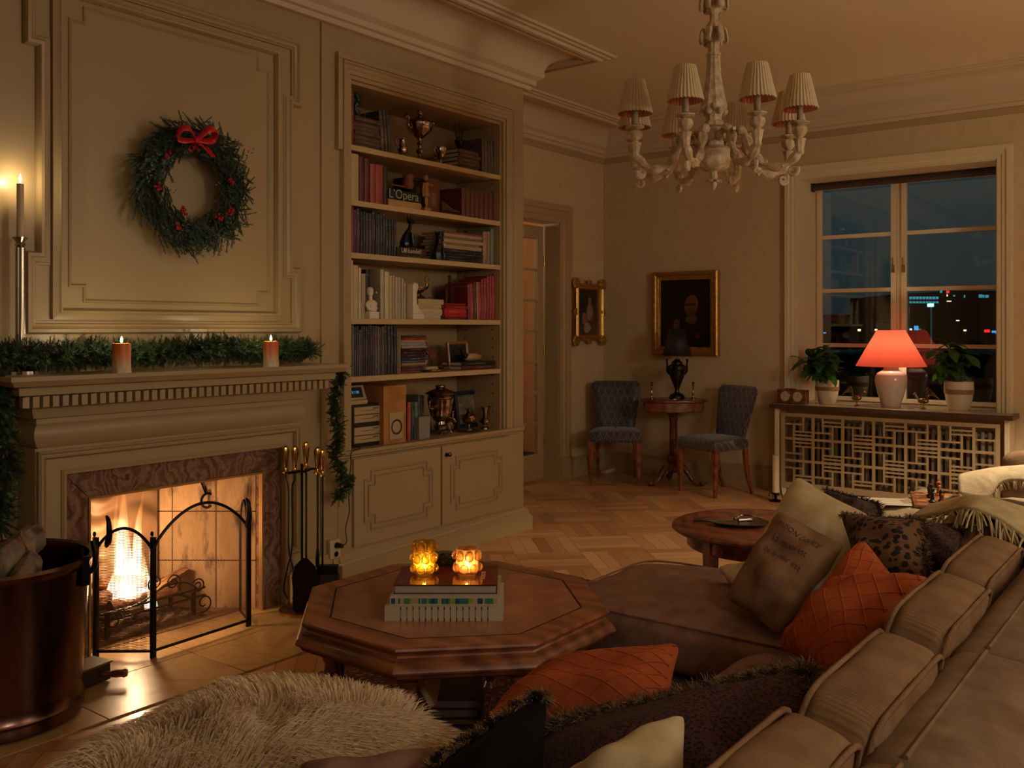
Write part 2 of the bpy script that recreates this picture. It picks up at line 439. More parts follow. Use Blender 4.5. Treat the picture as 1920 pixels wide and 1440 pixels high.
# ------------------------------------------------------------------ mantelpiece
mt = thing('mantelpiece', 'cream painted wooden mantelpiece with dentil cornice around the marble fireplace', 'mantelpiece', (2.385, 3.6, 0), world=True)
MX0, MX1 = 1.745, 3.03
s = MB()
prof = [(0, .98), (.0, 1.0), (.02, 1.005), (.028, 1.03), (.03, 1.045), (.075, 1.05), (.078, 1.098), (.118, 1.10), (.12, 1.128), (.15, 1.135), (.165, 1.155), (.17, 1.155), (.17, 1.172), (-.06, 1.172), (-.06, .98)]
s.sweep([(MX0, YW), (MX0, 3.63), (MX1, 3.63), (MX1, YW)], [(-o, h) for o, h in prof], xy)
s.box(MX0+.03, MX1-.03, 3.66, YW, .98, 1.170)
obj('shelf', s, PAINT, mt)
d = MB(); x = MX0-.098
while x < MX1+.075:
    d.box(x, x+.0235, 3.528, 3.556, 1.054, 1.094); x += .0372
y = 3.62
while y < YW-.02:
    for xx, sg in ((MX0, -1), (MX1, 1)):
        a, b = sorted((xx+sg*.072, xx+sg*.10)); d.box(a, b, y, y+.023, 1.052, 1.094)
    y += .0372
obj('dentils', d, PAINT, mt)
f = MB(); fp = [(0, .885), (.012, .90), (.024, .925), (.026, .945), (.02, .965), (.008, .978), (0, .985), (-.05, .985), (-.05, .885)]
f.sweep([(MX0+.01, YW), (MX0+.01, 3.64), (MX1-.01, 3.64), (MX1-.01, YW)], [(-o, h) for o, h in fp], xy)
f.box(MX0+.04, MX1-.04, 3.68, YW, .885, .985)
obj('frieze', f, PAINT, mt)
a = MB()
def arch(x0, x1, z1, y0, y1):
    a.box(MX0, x0, y0, y1, 0, z1); a.box(x1, MX1, y0, y1, 0, z1); a.box(x0, x1, y0, y1, z1-.0001, .885)
a.box(MX0, 1.865, 3.64, YW, 0, .885); a.box(2.94, MX1, 3.64, YW, 0, .885); a.box(1.865, 2.94, 3.64, YW, .775, .885)
path = [(1.72+.03, .0), (1.75, .18), (1.80, .18), (1.80, .25), (1.75, .25), (1.75, .875), (3.025, .875), (3.025, .25), (2.975, .25), (2.975, .18), (3.025, .18), (3.025, 0)]
a.sweep([(x, z) for x, z in path], [(0, 0), (0, .018), (-.008, .026), (-.014, .016), (-.02, .016), (-.026, .022), (-.034, .008), (-.034, 0)], xz(3.64))
a.sweep([(1.865, 0), (1.865, .775), (2.94, .775), (2.94, 0)], [(0, 0), (0, .008), (.012, .012), (.02, .004), (.02, 0)], xz(3.64))
obj('architrave', a, PAINT, mt)
for sx in (MX0-.01, MX1-.075):
    b = MB(); b.box(sx, sx+.085, 3.60, 3.66, 0.006, .155); b.box(sx+.003, sx+.082, 3.605, 3.655, .155, .165); obj('plinth', b, PAINT, mt, bevel=.004)
# marble slips
ms = thing('marble_surround', 'veined brown marble slips framing the open fire', 'fireplace surround', (2.4, 3.7, 0), world=True)
YM = 3.665
def quad(name, pts, y0, y1): q = MB(); q.prism(pts, y0, y1, 'y'); return obj(name, q, MARBLE, ms, bevel=.002)
quad('jamb', [(1.868, .006), (FX0, .006), (FX0, FZ1), (1.868, .772)], YM, 3.715)
quad('jamb', [(FX1, .006), (2.937, .006), (2.937, .772), (FX1, FZ1)], YM, 3.715)
quad('lintel', [(1.869, .774), (FX0+.001, FZ1+.002), (FX1-.001, FZ1+.002), (2.936, .774)], YM, 3.715)
q = MB(); q.sweep([(FX0, .006), (FX0, FZ1), (FX1, FZ1), (FX1, .006)], [(0, 0), (0, .006), (-.008, .006), (-.008, -.02), (0, -.02)], xz(YM))
obj('edge_strip', q, mat('brass_edge', '#c9a36b', .3, .8), ms)
# firebox
n = N('sooty_fire_brick'); v = n.coord('Object')
bk = n.n('ShaderNodeTexBrick'); bk.offset = .0; bk.inputs['Scale'].default_value = 1; bk.inputs['Brick Width'].default_value = .235; bk.inputs['Row Height'].default_value = .235
bk.inputs['Mortar Size'].default_value = .003; bk.inputs['Mortar'].default_value = (*lin('#3a2718'), 1)
sv = n.n('ShaderNodeSeparateXYZ'); n.l(v, sv.inputs[0]); cb = n.n('ShaderNodeCombineXYZ'); n.l(n.math('MULTIPLY', sv.outputs[1], 1.4), cb.inputs[0]); n.l(sv.outputs[2], cb.inputs[1]); n.l(cb.outputs[0], bk.inputs[0])
soot = n.ramp(n.noise(n.coord('Object', (5, 5, 1.6)), 2.4, 6, .6), [(.38, lin('#a98258')), (.52, lin('#b79368')), (.66, lin('#4b3020'))])
n.l(soot, bk.inputs['Color1']); n.l(soot, bk.inputs['Color2']); n.l(bk.outputs[0], n.b.inputs['Base Color']); n.b.inputs['Roughness'].default_value = .85
n.bump(bk.outputs[1], -.4, .003); FBR = n.m
fb = MB(); BX0, BX1, YB = 2.12, 2.545, 4.09
def wallq(x0, y0, x1, y1, th=.03):
    dx, dy = x1-x0, y1-y0; L = math.hypot(dx, dy); nx, ny = -dy/L*th, dx/L*th
    fb.prism([(x0, y0), (x1, y1), (x1+nx, y1+ny), (x0+nx, y0+ny)], 0, .95)
wallq(FX1-.002, 3.716, BX1, YB, -.03); wallq(BX1, YB, BX0, YB, -.03); wallq(BX0, YB, FX0+.002, 3.716, -.03)
fb.box(FX0, FX1, 3.79, 4.10, .86, .9)
obj('firebox_lining', fb, FBR, ms)
fb = MB(); fb.box(FX0+.002, FX1-.002, 3.742, 4.12, -.001, .008); obj('firebox_floor', fb, mat('ashen_stone', '#8d6f4e', .8, var=.4, vscale=7, bump=.3, bscale=30), ms)
# cast relief plate on the firebox's back
n = N('cast_relief'); v = n.coord('Object'); n.b.inputs['Base Color'].default_value = (*lin('#8a6848'), 1); n.b.inputs['Roughness'].default_value = .55; n.b.inputs['Metallic'].default_value = .3
wv = n.n('ShaderNodeTexWave', wave_type='RINGS'); wv.inputs['Scale'].default_value = 3; wv.inputs['Distortion'].default_value = 9; wv.inputs['Detail'].default_value = 2; n.l(v, wv.inputs[0]); n.bump(wv.outputs[1], 1., .02)
fp_ = MB(); fp_.box(BX0+.01, BX1-.02, YB-.03, YB-.004, .02, .7); obj('relief_plate', fp_, n.m, ms, bevel=.004)
dm = MB(); c = onY(382, 935, 3.92)
dm.tube([(c.x-.03, 3.95, c.z+.16), (c.x-.005, 3.9, c.z+.03)], .004); dm.tube([(c.x+.012, 3.95, c.z+.16), (c.x, 3.9, c.z+.03)], .004)
dm.tube([(c.x+.034*cos(a), 3.89, c.z-.005+.034*sin(a)) for a in [i*2*pi/20 for i in range(20)]], .006, closed=True)
obj('damper_ring', dm, BLACK, ms)

# ------------------------------------------------------------------ door, glazed leaf and casing
cs = MB()
for x0, x1, th in ((DX1, 7.0, .02),):
    pass
def casing(mb, x0, x1, z1, w, Y):
    e = .022
    p = [(x0, 0), (x0, z1), (x1, z1), (x1, 0)]
    mb.sweep(p, [(0, 0), (0, .012), (w*.35, .018), (w*.4, .026), (w*.75, .026), (w*.8, .038), (w, .042), (w, 0)], xz(Y))
    for sx in (x1+w-.001, ): mb.box(sx, sx+e, Y-.042, Y, z1-.42, z1+w)
    mb.box(x0-w, x1+w+e, Y-.044, Y, z1+w, z1+w+.022)
casing(cs, DX0, DX1, DH, .135, YD); cs.box(DX1-.003, DX1+.14, YD-.05, YD, 0, .2)
cs.box(DX1-.006, DX1+.03, YD-.001, YD+.145, 0, DH); cs.box(DX1-.004, DX1+.03, YD+.145, YD+.20, 0, DH)
struct('trim_9', cs, PAINT)
n = N('clear_pane'); g = n.n('ShaderNodeBsdfGlossy'); g.inputs['Roughness'].default_value = .02; tr = n.n('ShaderNodeBsdfTransparent'); fr = n.n('ShaderNodeFresnel'); gg = n.n('ShaderNodeNewGeometry'); n.l(n.math('ADD', 1.5, n.math('MULTIPLY', gg.outputs['Backfacing'], 1/1.5-1.5)), fr.inputs[0])
tr.inputs[0].default_value = (.95, .96, .95, 1); mx = n.n('ShaderNodeMixShader'); n.l(n.math('ADD', n.math('MULTIPLY', fr.outputs[0], 2.2), .025), mx.inputs[0]); n.l(tr.outputs[0], mx.inputs[1]); n.l(g.outputs[0], mx.inputs[2]); n.l(mx.outputs[0], n.out.inputs[0]); PANE = n.m
def door_leaf(name, x0, x1, Y):
    d = thing(name, None, None, (x0, Y, 0), world=True, kind='structure')
    zt, gb, gt, st = 2.255, .23, 2.14, .085
    zs = [gt-(gt-gb)*i/7 for i in range(8)]
    m = MB(); m.box(x0, x0+st, Y, Y+.04, .012, zt); m.box(x1-st, x1, Y, Y+.04, .012, zt); m.box(x0+st, x1-st, Y, Y+.04, .012, gb); m.box(x0+st, x1-st, Y, Y+.04, gt, zt)
    obj('frame', m, PAINT, d, bevel=.004)
    m = MB()
    for z in zs[1:-1]: m.box(x0+st, x1-st, Y+.008, Y+.032, z-.011, z+.011)
    obj('glazing_bars', m, PAINT, d)
    m = MB(); m.box(x0+st, x1-st, Y+.018, Y+.021, gb, gt); obj('glass', m, PANE, d)
    for z in (.35, 1.15, 1.95):
        m = MB(); m.cyl((x1+.004, Y-.003, z-.04), (x1+.004, Y-.003, z+.04), .008); obj('hinge', m, BRASS, d)
    return d
door_leaf('door_1', 6.20, 6.835, YD+.15)
door_leaf('door_2', 5.56, 6.195, YD+.15)
# next room seen through the panes
w = MB(); w.box(4.4, 8.3, 6.9, 7.0, 0, CH); struct('wall_hall', w, mat('peach_hall_wall', '#d2955c', .6, var=.15, vscale=3))
w = MB(); w.box(8.25, 8.3, YD+.18, 6.9, 0, CH); struct('wall_hall_right', w, mat('peach_hall_wall_b', '#cf9a6b', .6))
hc = thing('bentwood_chair', 'wooden bentwood chair seen through the glazed door', 'chair', (6.95, 5.75, 0), rz=radians(200))
m = MB(); m.lathe([(.2, .43), (.205, .45), (.2, .465)], seg=24); obj('seat', m, MAHOG, hc)
for sx in (-1, 1):
    m = MB(); m.tube([(sx*.17, .16, 0), (sx*.15, .13, .44)], .014); obj('leg', m, MAHOG, hc)
    m = MB(); m.tube([(sx*.18, -.2, 0), (sx*.15, -.15, .44)], .014); obj('leg', m, MAHOG, hc)
m = MB(); m.tube(smoothpts([(-.16, -.16, .44), (-.19, -.2, .75), (-.12, -.22, .95), (0, -.23, .99), (.12, -.22, .95), (.19, -.2, .75), (.16, -.16, .44)]), .013)
m.tube(smoothpts([(-.1, -.16, .44), (-.12, -.19, .72), (0, -.22, .88), (.12, -.19, .72), (.1, -.16, .44)]), .011); obj('backrest', m, MAHOG, hc)

# ------------------------------------------------------------------ window
t = MB()
t.sweep([(WY0-.0, WZ0), (WY0-.0, WZ1), (WY1+.0, WZ1), (WY1+.0, WZ0)][::1], [(0, 0), (0, .014), (.03, .018), (.036, .028), (.06, .028), (.066, .042), (.095, .046), (.10, .03), (.105, 0)], lambda u, v, h: Vector((XW-h, u, v)))
struct('trim_10', t, PAINT2)
XG = 8.0
rv = MB(); rv.box(XW-.002, XG+.1, WY1-.008, WY1+.01, WZ0, WZ1); rv.box(XW-.002, XG+.1, WY0-.01, WY0+.008, WZ0, WZ1); rv.box(XW-.002, XG+.1, WY0+.008, WY1-.008, WZ1-.008, WZ1+.01)
struct('trim_11', rv, PAINT2)
wf = thing('window_1', None, None, (XG, 2.1, .7), world=True, kind='structure')
m = MB(); m.box(XG-.02, XG+.07, WY1-.03, WY1, WZ0, WZ1); m.box(XG-.02, XG+.07, WY0, WY0+.03, WZ0, WZ1); m.box(XG-.02, XG+.07, WY0+.03, WY1-.03, WZ1-.03, WZ1); m.box(XG-.02, XG+.07, WY0+.03, WY1-.03, WZ0, .74)
m.box(XG-.01, XG+.06, 2.125, 2.165, .74, WZ1-.03)
obj('window_frame', m, PAINT2, wf, bevel=.003)
SASH = ((2.165, 2.815), (1.385, 2.125))
zg = [.775, 1.205, 1.665, 2.12, 2.545]
for (a, b) in SASH:
    m = MB(); st = .042
    m.box(XG-.035, XG+.01, a, a+st, .74, 2.555); m.box(XG-.035, XG+.01, b-st, b, .74, 2.555); m.box(XG-.035, XG+.01, a+st, b-st, .74, zg[0]+.0); m.box(XG-.035, XG+.01, a+st, b-st, zg[-1]-.02, 2.555)
    sh = obj('sash', m, PAINT2, wf, bevel=.003)
    m = MB()
    for z in zg[1:-1]: m.box(XG-.03, XG+.005, a+st, b-st, z-.016, z+.016)
    obj('glazing_bars', m, PAINT2, sh)
    m = MB(); m.box(XG-.008, XG-.005, a+st, b-st, zg[0], zg[-1]-.02); obj('pane', m, PANE, sh)
for yy in (2.185, 2.105):
    m = MB(); z = 1.83
    m.box(XG-.05, XG-.035, yy-.012, yy+.012, z-.03, z+.03); m.tube(smoothpts([(XG-.055, yy, z), (XG-.065, yy, z+.05), (XG-.06, yy+.004, z+.09)]), .005); m.sphere((XG-.055, yy, z-.02), .01)
    obj('casement_handle', m, BRASS, wf)
m = MB(); m.cyl((XG-.09, WY0+.02, 2.545), (XG-.09, WY1-.02, 2.545), .028, seg=16); m.box(XG-.12, XG-.06, WY1-.025, WY1-.012, 2.51, 2.583)
obj('roller_blind', m, mat('dark_roller_blind', '#3d2c22', .7), wf)
# ------------------------------------------------------------------ built-in bookcase
bc = thing('built_in_bookcase', 'tall cream built-in bookcase with cupboard doors beside the fireplace', 'bookcase', (4.18, 3.8, 0), world=True, kind=None)
SZ = [2.350, 2.049, 1.762, 1.402, 1.084, .689]
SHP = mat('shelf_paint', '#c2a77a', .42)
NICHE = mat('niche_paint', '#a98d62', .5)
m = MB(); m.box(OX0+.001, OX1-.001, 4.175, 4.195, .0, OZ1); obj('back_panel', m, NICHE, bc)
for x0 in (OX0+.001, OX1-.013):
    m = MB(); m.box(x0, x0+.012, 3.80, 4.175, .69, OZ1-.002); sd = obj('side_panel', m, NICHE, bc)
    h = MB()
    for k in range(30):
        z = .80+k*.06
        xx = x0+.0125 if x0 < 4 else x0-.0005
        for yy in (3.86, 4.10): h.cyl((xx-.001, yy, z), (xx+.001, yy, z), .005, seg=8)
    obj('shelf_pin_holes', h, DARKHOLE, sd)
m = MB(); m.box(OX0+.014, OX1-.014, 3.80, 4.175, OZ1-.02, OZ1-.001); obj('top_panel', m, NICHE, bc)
for z in SZ[:5]:
    m = MB(); m.box(OX0+.014, OX1-.014, 3.80, 4.17, z-.024, z); m.box(OX0+.014, OX1-.014, 3.797, 3.812, z-.031, z-.001); obj('shelf', m, SHP, bc, bevel=.002)
m = MB()
m.sweep([(OX0-.13, 3.79), (OX0-.13, YW-.0), (OX1+.16, YW-.0), (OX1+.16, 3.79)], R([(0, .645), (.012, .65), (.014, .662), (.03, .668), (.032, .685), (.03, .69), (-.02, .69), (-.02, .645)]), xy)
m.box(OX0+.002, OX1-.002, 3.76, 4.17, .66, .6895)
obj('counter', m, PAINT, bc, bevel=.001)
m = MB()
frame_p = [(OX0-.02, .69), (OX0-.02, OZ1+.02-.0), (OX1+.02, OZ1+.02), (OX1+.02, .69)]
m.sweep(frame_p, [(0, 0), (0, .012), (.022, .014), (.028, .02), (.045, .022), (.052, .034), (.062, .034), (.066, 0)], xz(YW))
for sx in (-1, 1):
    x = OX0-.086 if sx < 0 else OX1+.086
    a, b = sorted((x, x+sx*.032)); m.box(a, b, YW-.03, YW, 2.30, OZ1+.0855)
m.box(OX0-.118, OX1+.118, YW-.03, YW, OZ1+.086, OZ1+.118)
obj('frame_moulding', m, PAINT, bc, bevel=.002)
m = MB(); m.box(OX0-.1, OX1+.12, YW-.004, YW+.02, .15, .645); obj('cupboard_front', m, PAINT, bc)
for i, (a, b) in enumerate(((3.505, 4.205), (4.22, 4.87))):
    m = MB(); m.box(a, b, YW-.022, YW-.0045, .165, .64); dr = obj('door', m, PAINT, bc, bevel=.002)
    m = MB(); n_ = .05
    for o, w_ in ((0, .012), (.03, .008)):
        frame(m, notched(a+.07+o, b-.07-o, .235+o, .57-o, n_), [(0, 0), (.002, .008), (w_*.6, .010), (w_, .003), (w_+.002, 0)], YW-.022)
    obj('panel_moulding', m, PAINT, dr)
m = MB(); m.cyl((4.255, YW-.03, .585), (4.255, YW-.02, .585), .012); m.tube([(4.255, YW-.03, .585), (4.255, YW-.06, .585)], .003)
m.tube([(4.243+.012*cos(a)-.0, YW-.062, .585+.012*sin(a)+.006) for a in [i*pi/6 for i in range(12)]], .003, closed=True)
obj('key', m, BLACK, dr)

# ------------------------------------------------------------------ books
BM = {}
def bookmat(col, ink='#b9a27a', orient='v', k=.3):
    key = (col, ink, orient)
    if key in BM: return BM[key]
    n = N('book_cover_'+col[1:]); c = n.n('ShaderNodeTexCoord'); s = n.n('ShaderNodeSeparateXYZ'); n.l(c.outputs['Generated'], s.inputs[0])
    oi = n.n('ShaderNodeObjectInfo')
    L, S = (s.outputs[2], s.outputs[0]) if orient == 'v' else (s.outputs[0], s.outputs[2])
    rnd = oi.outputs['Random']
    a = n.math('LESS_THAN', n.math('ABSOLUTE', n.math('SUBTRACT', S, .5)), .17)
    lo = n.math('ADD', .12, n.math('MULTIPLY', rnd, .25))
    b = n.math('LESS_THAN', n.math('ABSOLUTE', n.math('SUBTRACT', n.math('SUBTRACT', L, lo), .22)), .2)
    cb = n.n('ShaderNodeCombineXYZ'); n.l(n.math('ADD', n.math('MULTIPLY', L, 60.0), n.math('MULTIPLY', rnd, 90.0)), cb.inputs[0]); n.l(n.math('MULTIPLY', S, 3.0), cb.inputs[1])
    t = n.math('GREATER_THAN', n.noise(cb.outputs[0], 1.0, 1), .47)
    band = n.math('LESS_THAN', n.math('ABSOLUTE', n.math('SUBTRACT', L, n.math('ADD', .8, n.math('MULTIPLY', rnd, .16)))), .008)
    f = n.math('MULTIPLY', n.math('MAXIMUM', n.math('MULTIPLY', n.math('MULTIPLY', a, b), t), band), k)
    wear = n.noise(c.outputs['Object'], 25, 3)
    base = n.mix(n.math('MULTIPLY', wear, .4), lin(col), tuple(x*.55 for x in lin(col)))
    n.l(n.mix(f, base, lin(ink)), n.b.inputs['Base Color']); n.b.inputs['Roughness'].default_value = .5
    BM[key] = n.m; return n.m
PAGES = mat('book_pages', '#c8b48c', .8, bump=.3, bscale=300, dist=.001)
ORD = 'first second third fourth fifth sixth seventh eighth ninth tenth eleventh twelfth thirteenth fourteenth fifteenth sixteenth seventeenth eighteenth nineteenth twentieth'.split()
SHN = ['top shelf', 'second shelf', 'third shelf', 'fourth shelf', 'fifth shelf', 'counter shelf']
def upright(x0, x1, z, h, y, depth, m, lean=0., tilt_from=None):
    """a closed book standing: spine towards the room; two materials"""
    w = x1-x0; c = min(.003, w*.18)
    b = MB(); sp = min(.006, w*.3)
    b.prism([(x0, y+sp), (x0+w*.2, y+sp*.25), (x0+w*.5, y), (x1-w*.2, y+sp*.25), (x1, y+sp), (x1, y+depth), (x1-c, y+depth), (x1-c, y+sp+.004), (x0+c, y+sp+.004), (x0+c, y+depth), (x0, y+depth)], z, z+h)
    b.box(x0+c, x1-c, y+sp+.004, y+depth-.005, z+.003, z+h-.004, mi=1)
    if lean:
        pv = Vector(((x1 if lean > 0 else x0), 0, z)); rt = Matrix.Translation(pv) @ Matrix.Rotation(lean, 4, 'Y') @ Matrix.Translation(-pv)
        b.v = [tuple(rt @ Vector(p)) for p in b.v]
    return b
def flatbook(x0, x1, z, th, y, depth, rot=0.):
    b = MB(); c = min(.003, th*.2); sp = .005
    b.prism([(y+sp, z), (y, z+th*.5), (y+sp, z+th), (y+depth, z+th), (y+depth, z+th-c), (y+sp+.004, z+th-c), (y+sp+.004, z+c), (y+depth, z+c), (y+depth, z)], x0, x1, 'x')
    b.box(x0+.004, x1-.004, y+sp+.004, y+depth-.005, z+c, z+th-c, mi=1)
    if rot:
        pv = Vector(((x0+x1)/2, y+depth/2, 0)); rt = Matrix.Translation(pv) @ Matrix.Rotation(rot, 4, 'Z') @ Matrix.Translation(-pv)
        b.v = [tuple(rt @ Vector(p)) for p in b.v]
    return b
def row(si, specs, grp, where, y=3.84, depth=.2, ink='#b9a27a'):
    """specs: (px0, px1, ytop, colour, colour word[, lean])"""
    for i, sp in enumerate(specs):
        a, b, yt, col, word = sp[:5]; lean = sp[5] if len(sp) > 5 else 0
        X0 = onY(a, 600, y).x; X1 = onY(b, 600, y).x-.0008; h = onY(a, yt, y).z-SZ[si]
        mb = upright(X0, X1, SZ[si]+.0005, h, y, depth, None, lean)
        obj('book', mb, (bookmat(col, ink), PAGES), None, '%s book %s, %s from left' % (word, where, ORD[i]), 'book', grp)
def stack(si, x0, x1, ys, cols, grp, where, y=3.84, depth=.2, jit=.008, base=None, ink='#b9a27a', inset=None, seed=1):
    """ys: top pixel row of the stack at x0; cols bottom to top (colour, word, relative thickness)"""
    rg = random.Random(seed)
    X0 = onY(x0, 600, y).x; X1 = onY(x1, 600, y).x; z = (SZ[si] if base is None else base)+.0005; top = onY(x0, ys, y).z
    tot = sum(c[2] for c in cols); H = top-z
    for i, (col, word, rt) in enumerate(cols):
        th = H*rt/tot; j = rg.uniform(-jit, jit); e = rg.uniform(0, jit)+(inset[i] if inset else 0)
        mb = flatbook(X0+j*.4, X1+j-e, z, th-.0006, y+rg.uniform(-.006, .006), depth+rg.uniform(-.02, .02))
        obj('book', mb, (bookmat(col, ink, 'h'), PAGES), None, '%s book %s, %s from bottom' % (word, where, ORD[i]), 'book', grp)
        z += th
    return z
HB_ = mat('dark_reed', '#1c140f', .6)
# top shelf
row(0, [(657, 665, 167, '#7b2f1c', 'tall red-brown')], 'books on the top shelf', 'standing at the far left of top shelf')
zt = stack(0, 666, 716, 216, [('#5a4535', 'brown leather', 1)]*7, 'flat brown volumes on the top shelf', 'lying in left pile on top shelf')
row(0, [(717, 724, 208, '#4a3a30', 'dark brown', -.10), (724.5, 730, 208, '#44352c', 'dark brown', -.10), (730.5, 736, 212, '#3c3029', 'dark brown', -.10)], 'leaning books on the top shelf', 'leaning on the pile, top shelf')
row(0, [(905, 910, 259, '#5c4a35', 'dark olive'), (910.5, 916, 261, '#57432f', 'brown'), (916.5, 921, 262, '#57432f', 'brown'), (921.5, 927, 263, '#4e3c2c', 'dark brown'), (927.5, 932, 264, '#57432f', 'brown'), (932.5, 937, 266, '#4e3c2c', 'dark brown'), (937.5, 943, 267, '#5c4630', 'brown')], 'brown volumes at the right of the top shelf', 'at right end of top shelf')
zs_ = stack(0, 862, 901, 277, [('#5c4432', 'brown', 1)]*5, 'flat brown volumes at the right of the top shelf', 'lying in right pile on top shelf', depth=.22)
# second shelf
row(1, [(657.5, 674, 287, '#c9ad78', 'thick cream')], 'cream spine book on the second shelf', 'at left end of second shelf')
m = MB(); x0, x1 = onY(657.2, 600, 3.838).x, onY(674.3, 600, 3.838).x
row(1, [(675, 684.5, 293, '#5e1a16', 'dark red'), (685, 694, 297, '#67201a', 'dark red'), (695.5, 705.5, 307, '#a4453a', 'coral red'), (706, 720, 308, '#a4453a', 'thick coral red'), (721, 728, 312, '#30191a', 'dark maroon')], 'red volumes on the second shelf', 'standing in red group, second shelf', ink='#7a6a66')
z1 = stack(1, 730, 794, 372, [('#c79a5c', 'thick tan', 1)], 'tan book on the second shelf', 'lying under the black book, second shelf', depth=.17)
z2 = stack(1, 728, 792, 353, [('#16161a', 'thick black', 1)], 'black book on the second shelf', 'lying on the tan book, second shelf', depth=.17, base=z1)
text('lettering', 'L\u2019Opera', .075, basis((onY(758, 600, 3.83).x, 3.832, (z1+z2)/2), (1, 0, 0), (0, 0, 1)), mat('pale_print', '#a9a69a', .6), obj('spine_panel', MB().box(onY(729, 600, 3.83).x, onY(791, 600, 3.83).x, 3.834, 3.8345, z1+.006, z2-.006), mat('black_spine', '#17171b', .4), bpy.data.objects['book' if False else [o.name for o in COL.objects if o.get('label', '').startswith('thick black book lying')][0]]))
row(1, [(771, 801, 331, '#1d1712', 'black')], 'black folio on the second shelf', 'behind the wooden figure, second shelf', y=3.90, depth=.15)
row(1, [(802, 826, 333, '#6a3c20', 'thick brown')], 'brown folio on the second shelf', 'right of wooden figure, second shelf')
row(1, [(843, 866, 354, '#1c1f1b', 'black')], 'black folder on the second shelf', 'behind the shoe, second shelf', y=3.95, depth=.12)
row(1, [(867+i*8.6, 867+i*8.6+8.2, 352+i*1.7, '#6b3a1d', 'mottled leather') for i in range(9)], 'mottled leather volumes on the second shelf', 'in leather set, second shelf', ink='#301408')
# third shelf
cc = ['#2a1c1a', '#b0202a', '#3b2724', '#4a2b2e', '#191614', '#282329', '#3a2b28', '#4a3026', '#2e2624', '#221d1c', '#3a3230', '#352826', '#2a1d24', '#1e1a1a', '#33251f', '#221a1b', '#2c1a1e']
pxs = [657.5, 660, 664.5, 670, 677, 682, 687, 693, 699, 705, 709, 714, 719, 724, 730, 735, 739.5, 744]
tps = [385, 385, 393, 391, 397, 397, 399, 400, 396, 398, 401, 399, 400, 411, 412, 411, 412]
wds = ['black', 'bright red', 'dark brown', 'maroon', 'black', 'charcoal', 'brown', 'rust brown', 'charcoal', 'black', 'grey', 'dark brown', 'dark plum', 'black', 'brown', 'black', 'dark plum']
row(2, [(pxs[i], pxs[i+1]-.4, tps[i], cc[i], wds[i]) for i in range(17)], 'dark books at the left of the third shelf', 'in dark row, third shelf', ink='#c9b48e')
z1 = stack(2, 745, 809, 476, [('#4b3623', 'plain brown', 1)], 'brown book under the cat', 'lying lowest under black cat figure', depth=.16)
z2 = stack(2, 746, 803, 462, [('#3a2a1e', 'dark brown', 1)], 'book with white lettering under the cat', 'lying directly under black cat figure', depth=.16, base=z1)
bk_ = [o for o in COL.objects if o.get('label', '').startswith('dark brown book lying directly')][0]
text('lettering', 'Ulf Lundell', .038, basis((onY(771, 600, 3.83).x, 3.829, (z1+z2)/2), (1, 0, 0), (0, 0, 1)), mat('cream_print', '#d8ccae', .6), bk_)
zc_ = z2
stack(2, 832, 905, 432, [('#20242b', 'navy', 1.2), ('#1f2632', 'dark blue', 1), ('#2a2c33', 'charcoal', 1), ('#1f2430', 'black', 1.3), ('#b7a27c', 'cream', 1.3), ('#8b7756', 'tan', .9), ('#c1ad86', 'cream', 1.1), ('#87705a', 'brown', .9), ('#b89f7b', 'cream', 1), ('#8f5a48', 'faded pink', .7)], 'flat books at the right of the third shelf', 'in pile right of seated figure, third shelf', jit=.03, depth=.18, seed=4)
row(2, [(907, 915, 434, '#9c8160', 'beige'), (915.5, 921, 434, '#8d7456', 'beige'), (921.5, 928, 428, '#6b7f6e', 'pale green'), (929, 936, 430, '#86684a', 'tan'), (937, 941, 437, '#1d232b', 'black'), (941.5, 945, 438, '#1a2026', 'black')], 'standing books at the right of the third shelf', 'at right end of third shelf')
# fourth shelf
row(3, [(658, 663.6, 488, '#d3c294', 'cream'), (664, 673, 497, '#cdbb8d', 'thick cream'), (673.5, 679, 502, '#d6c69c', 'pale cream'), (679.5, 687, 513, '#b9a27e', 'beige')], 'cream books left of the bust', 'left of the bust, fourth shelf', ink='#8a6a5c')
row(3, [(687.5, 700, 505, '#2a1711', 'black'), (700.5, 714, 505, '#17110f', 'black')], 'dark volumes behind the bust', 'behind the white bust, fourth shelf', y=3.93, depth=.15)
row(3, [(714.5, 721.5, 505, '#c4b48e', 'grey-white'), (722.5, 731, 509, '#d8c89c', 'cream'), (731.5, 736.5, 517, '#cbb986', 'cream'), (737, 742, 517, '#b59d80', 'beige'), (742.5, 747, 520, '#c9b68e', 'cream'), (747.5, 753.5, 520, '#b0a284', 'grey'), (754, 758, 522, '#c0a480', 'beige'), (758.5, 761.5, 531, '#cdb88e', 'cream')], 'white books right of the bust', 'in white row right of bust', ink='#7a6350')
z1 = stack(3, 784, 831, 560, [('#d3c39b', 'cream', 1), ('#d0be93', 'thick cream', 1.6), ('#c7b48a', 'cream', 1.1), ('#c5b28a', 'cream', 1.4)], 'flat cream books on the fourth shelf', 'lying under the sauce boat, fourth shelf', depth=.19, jit=.012, ink='#8a7a60')
zsb = z1
zrb = stack(3, 835, 878, 568, [('#7c1a20', 'dark red', .8), ('#b52a30', 'red', .9), ('#bb2129', 'thick red', 2), ('#9c2227', 'red', 1), ('#8f2427', 'dark red', .8)], 'flat red books on the fourth shelf', 'lying under glass bottle, fourth shelf', depth=.19, jit=.012, ink='#d8b090')
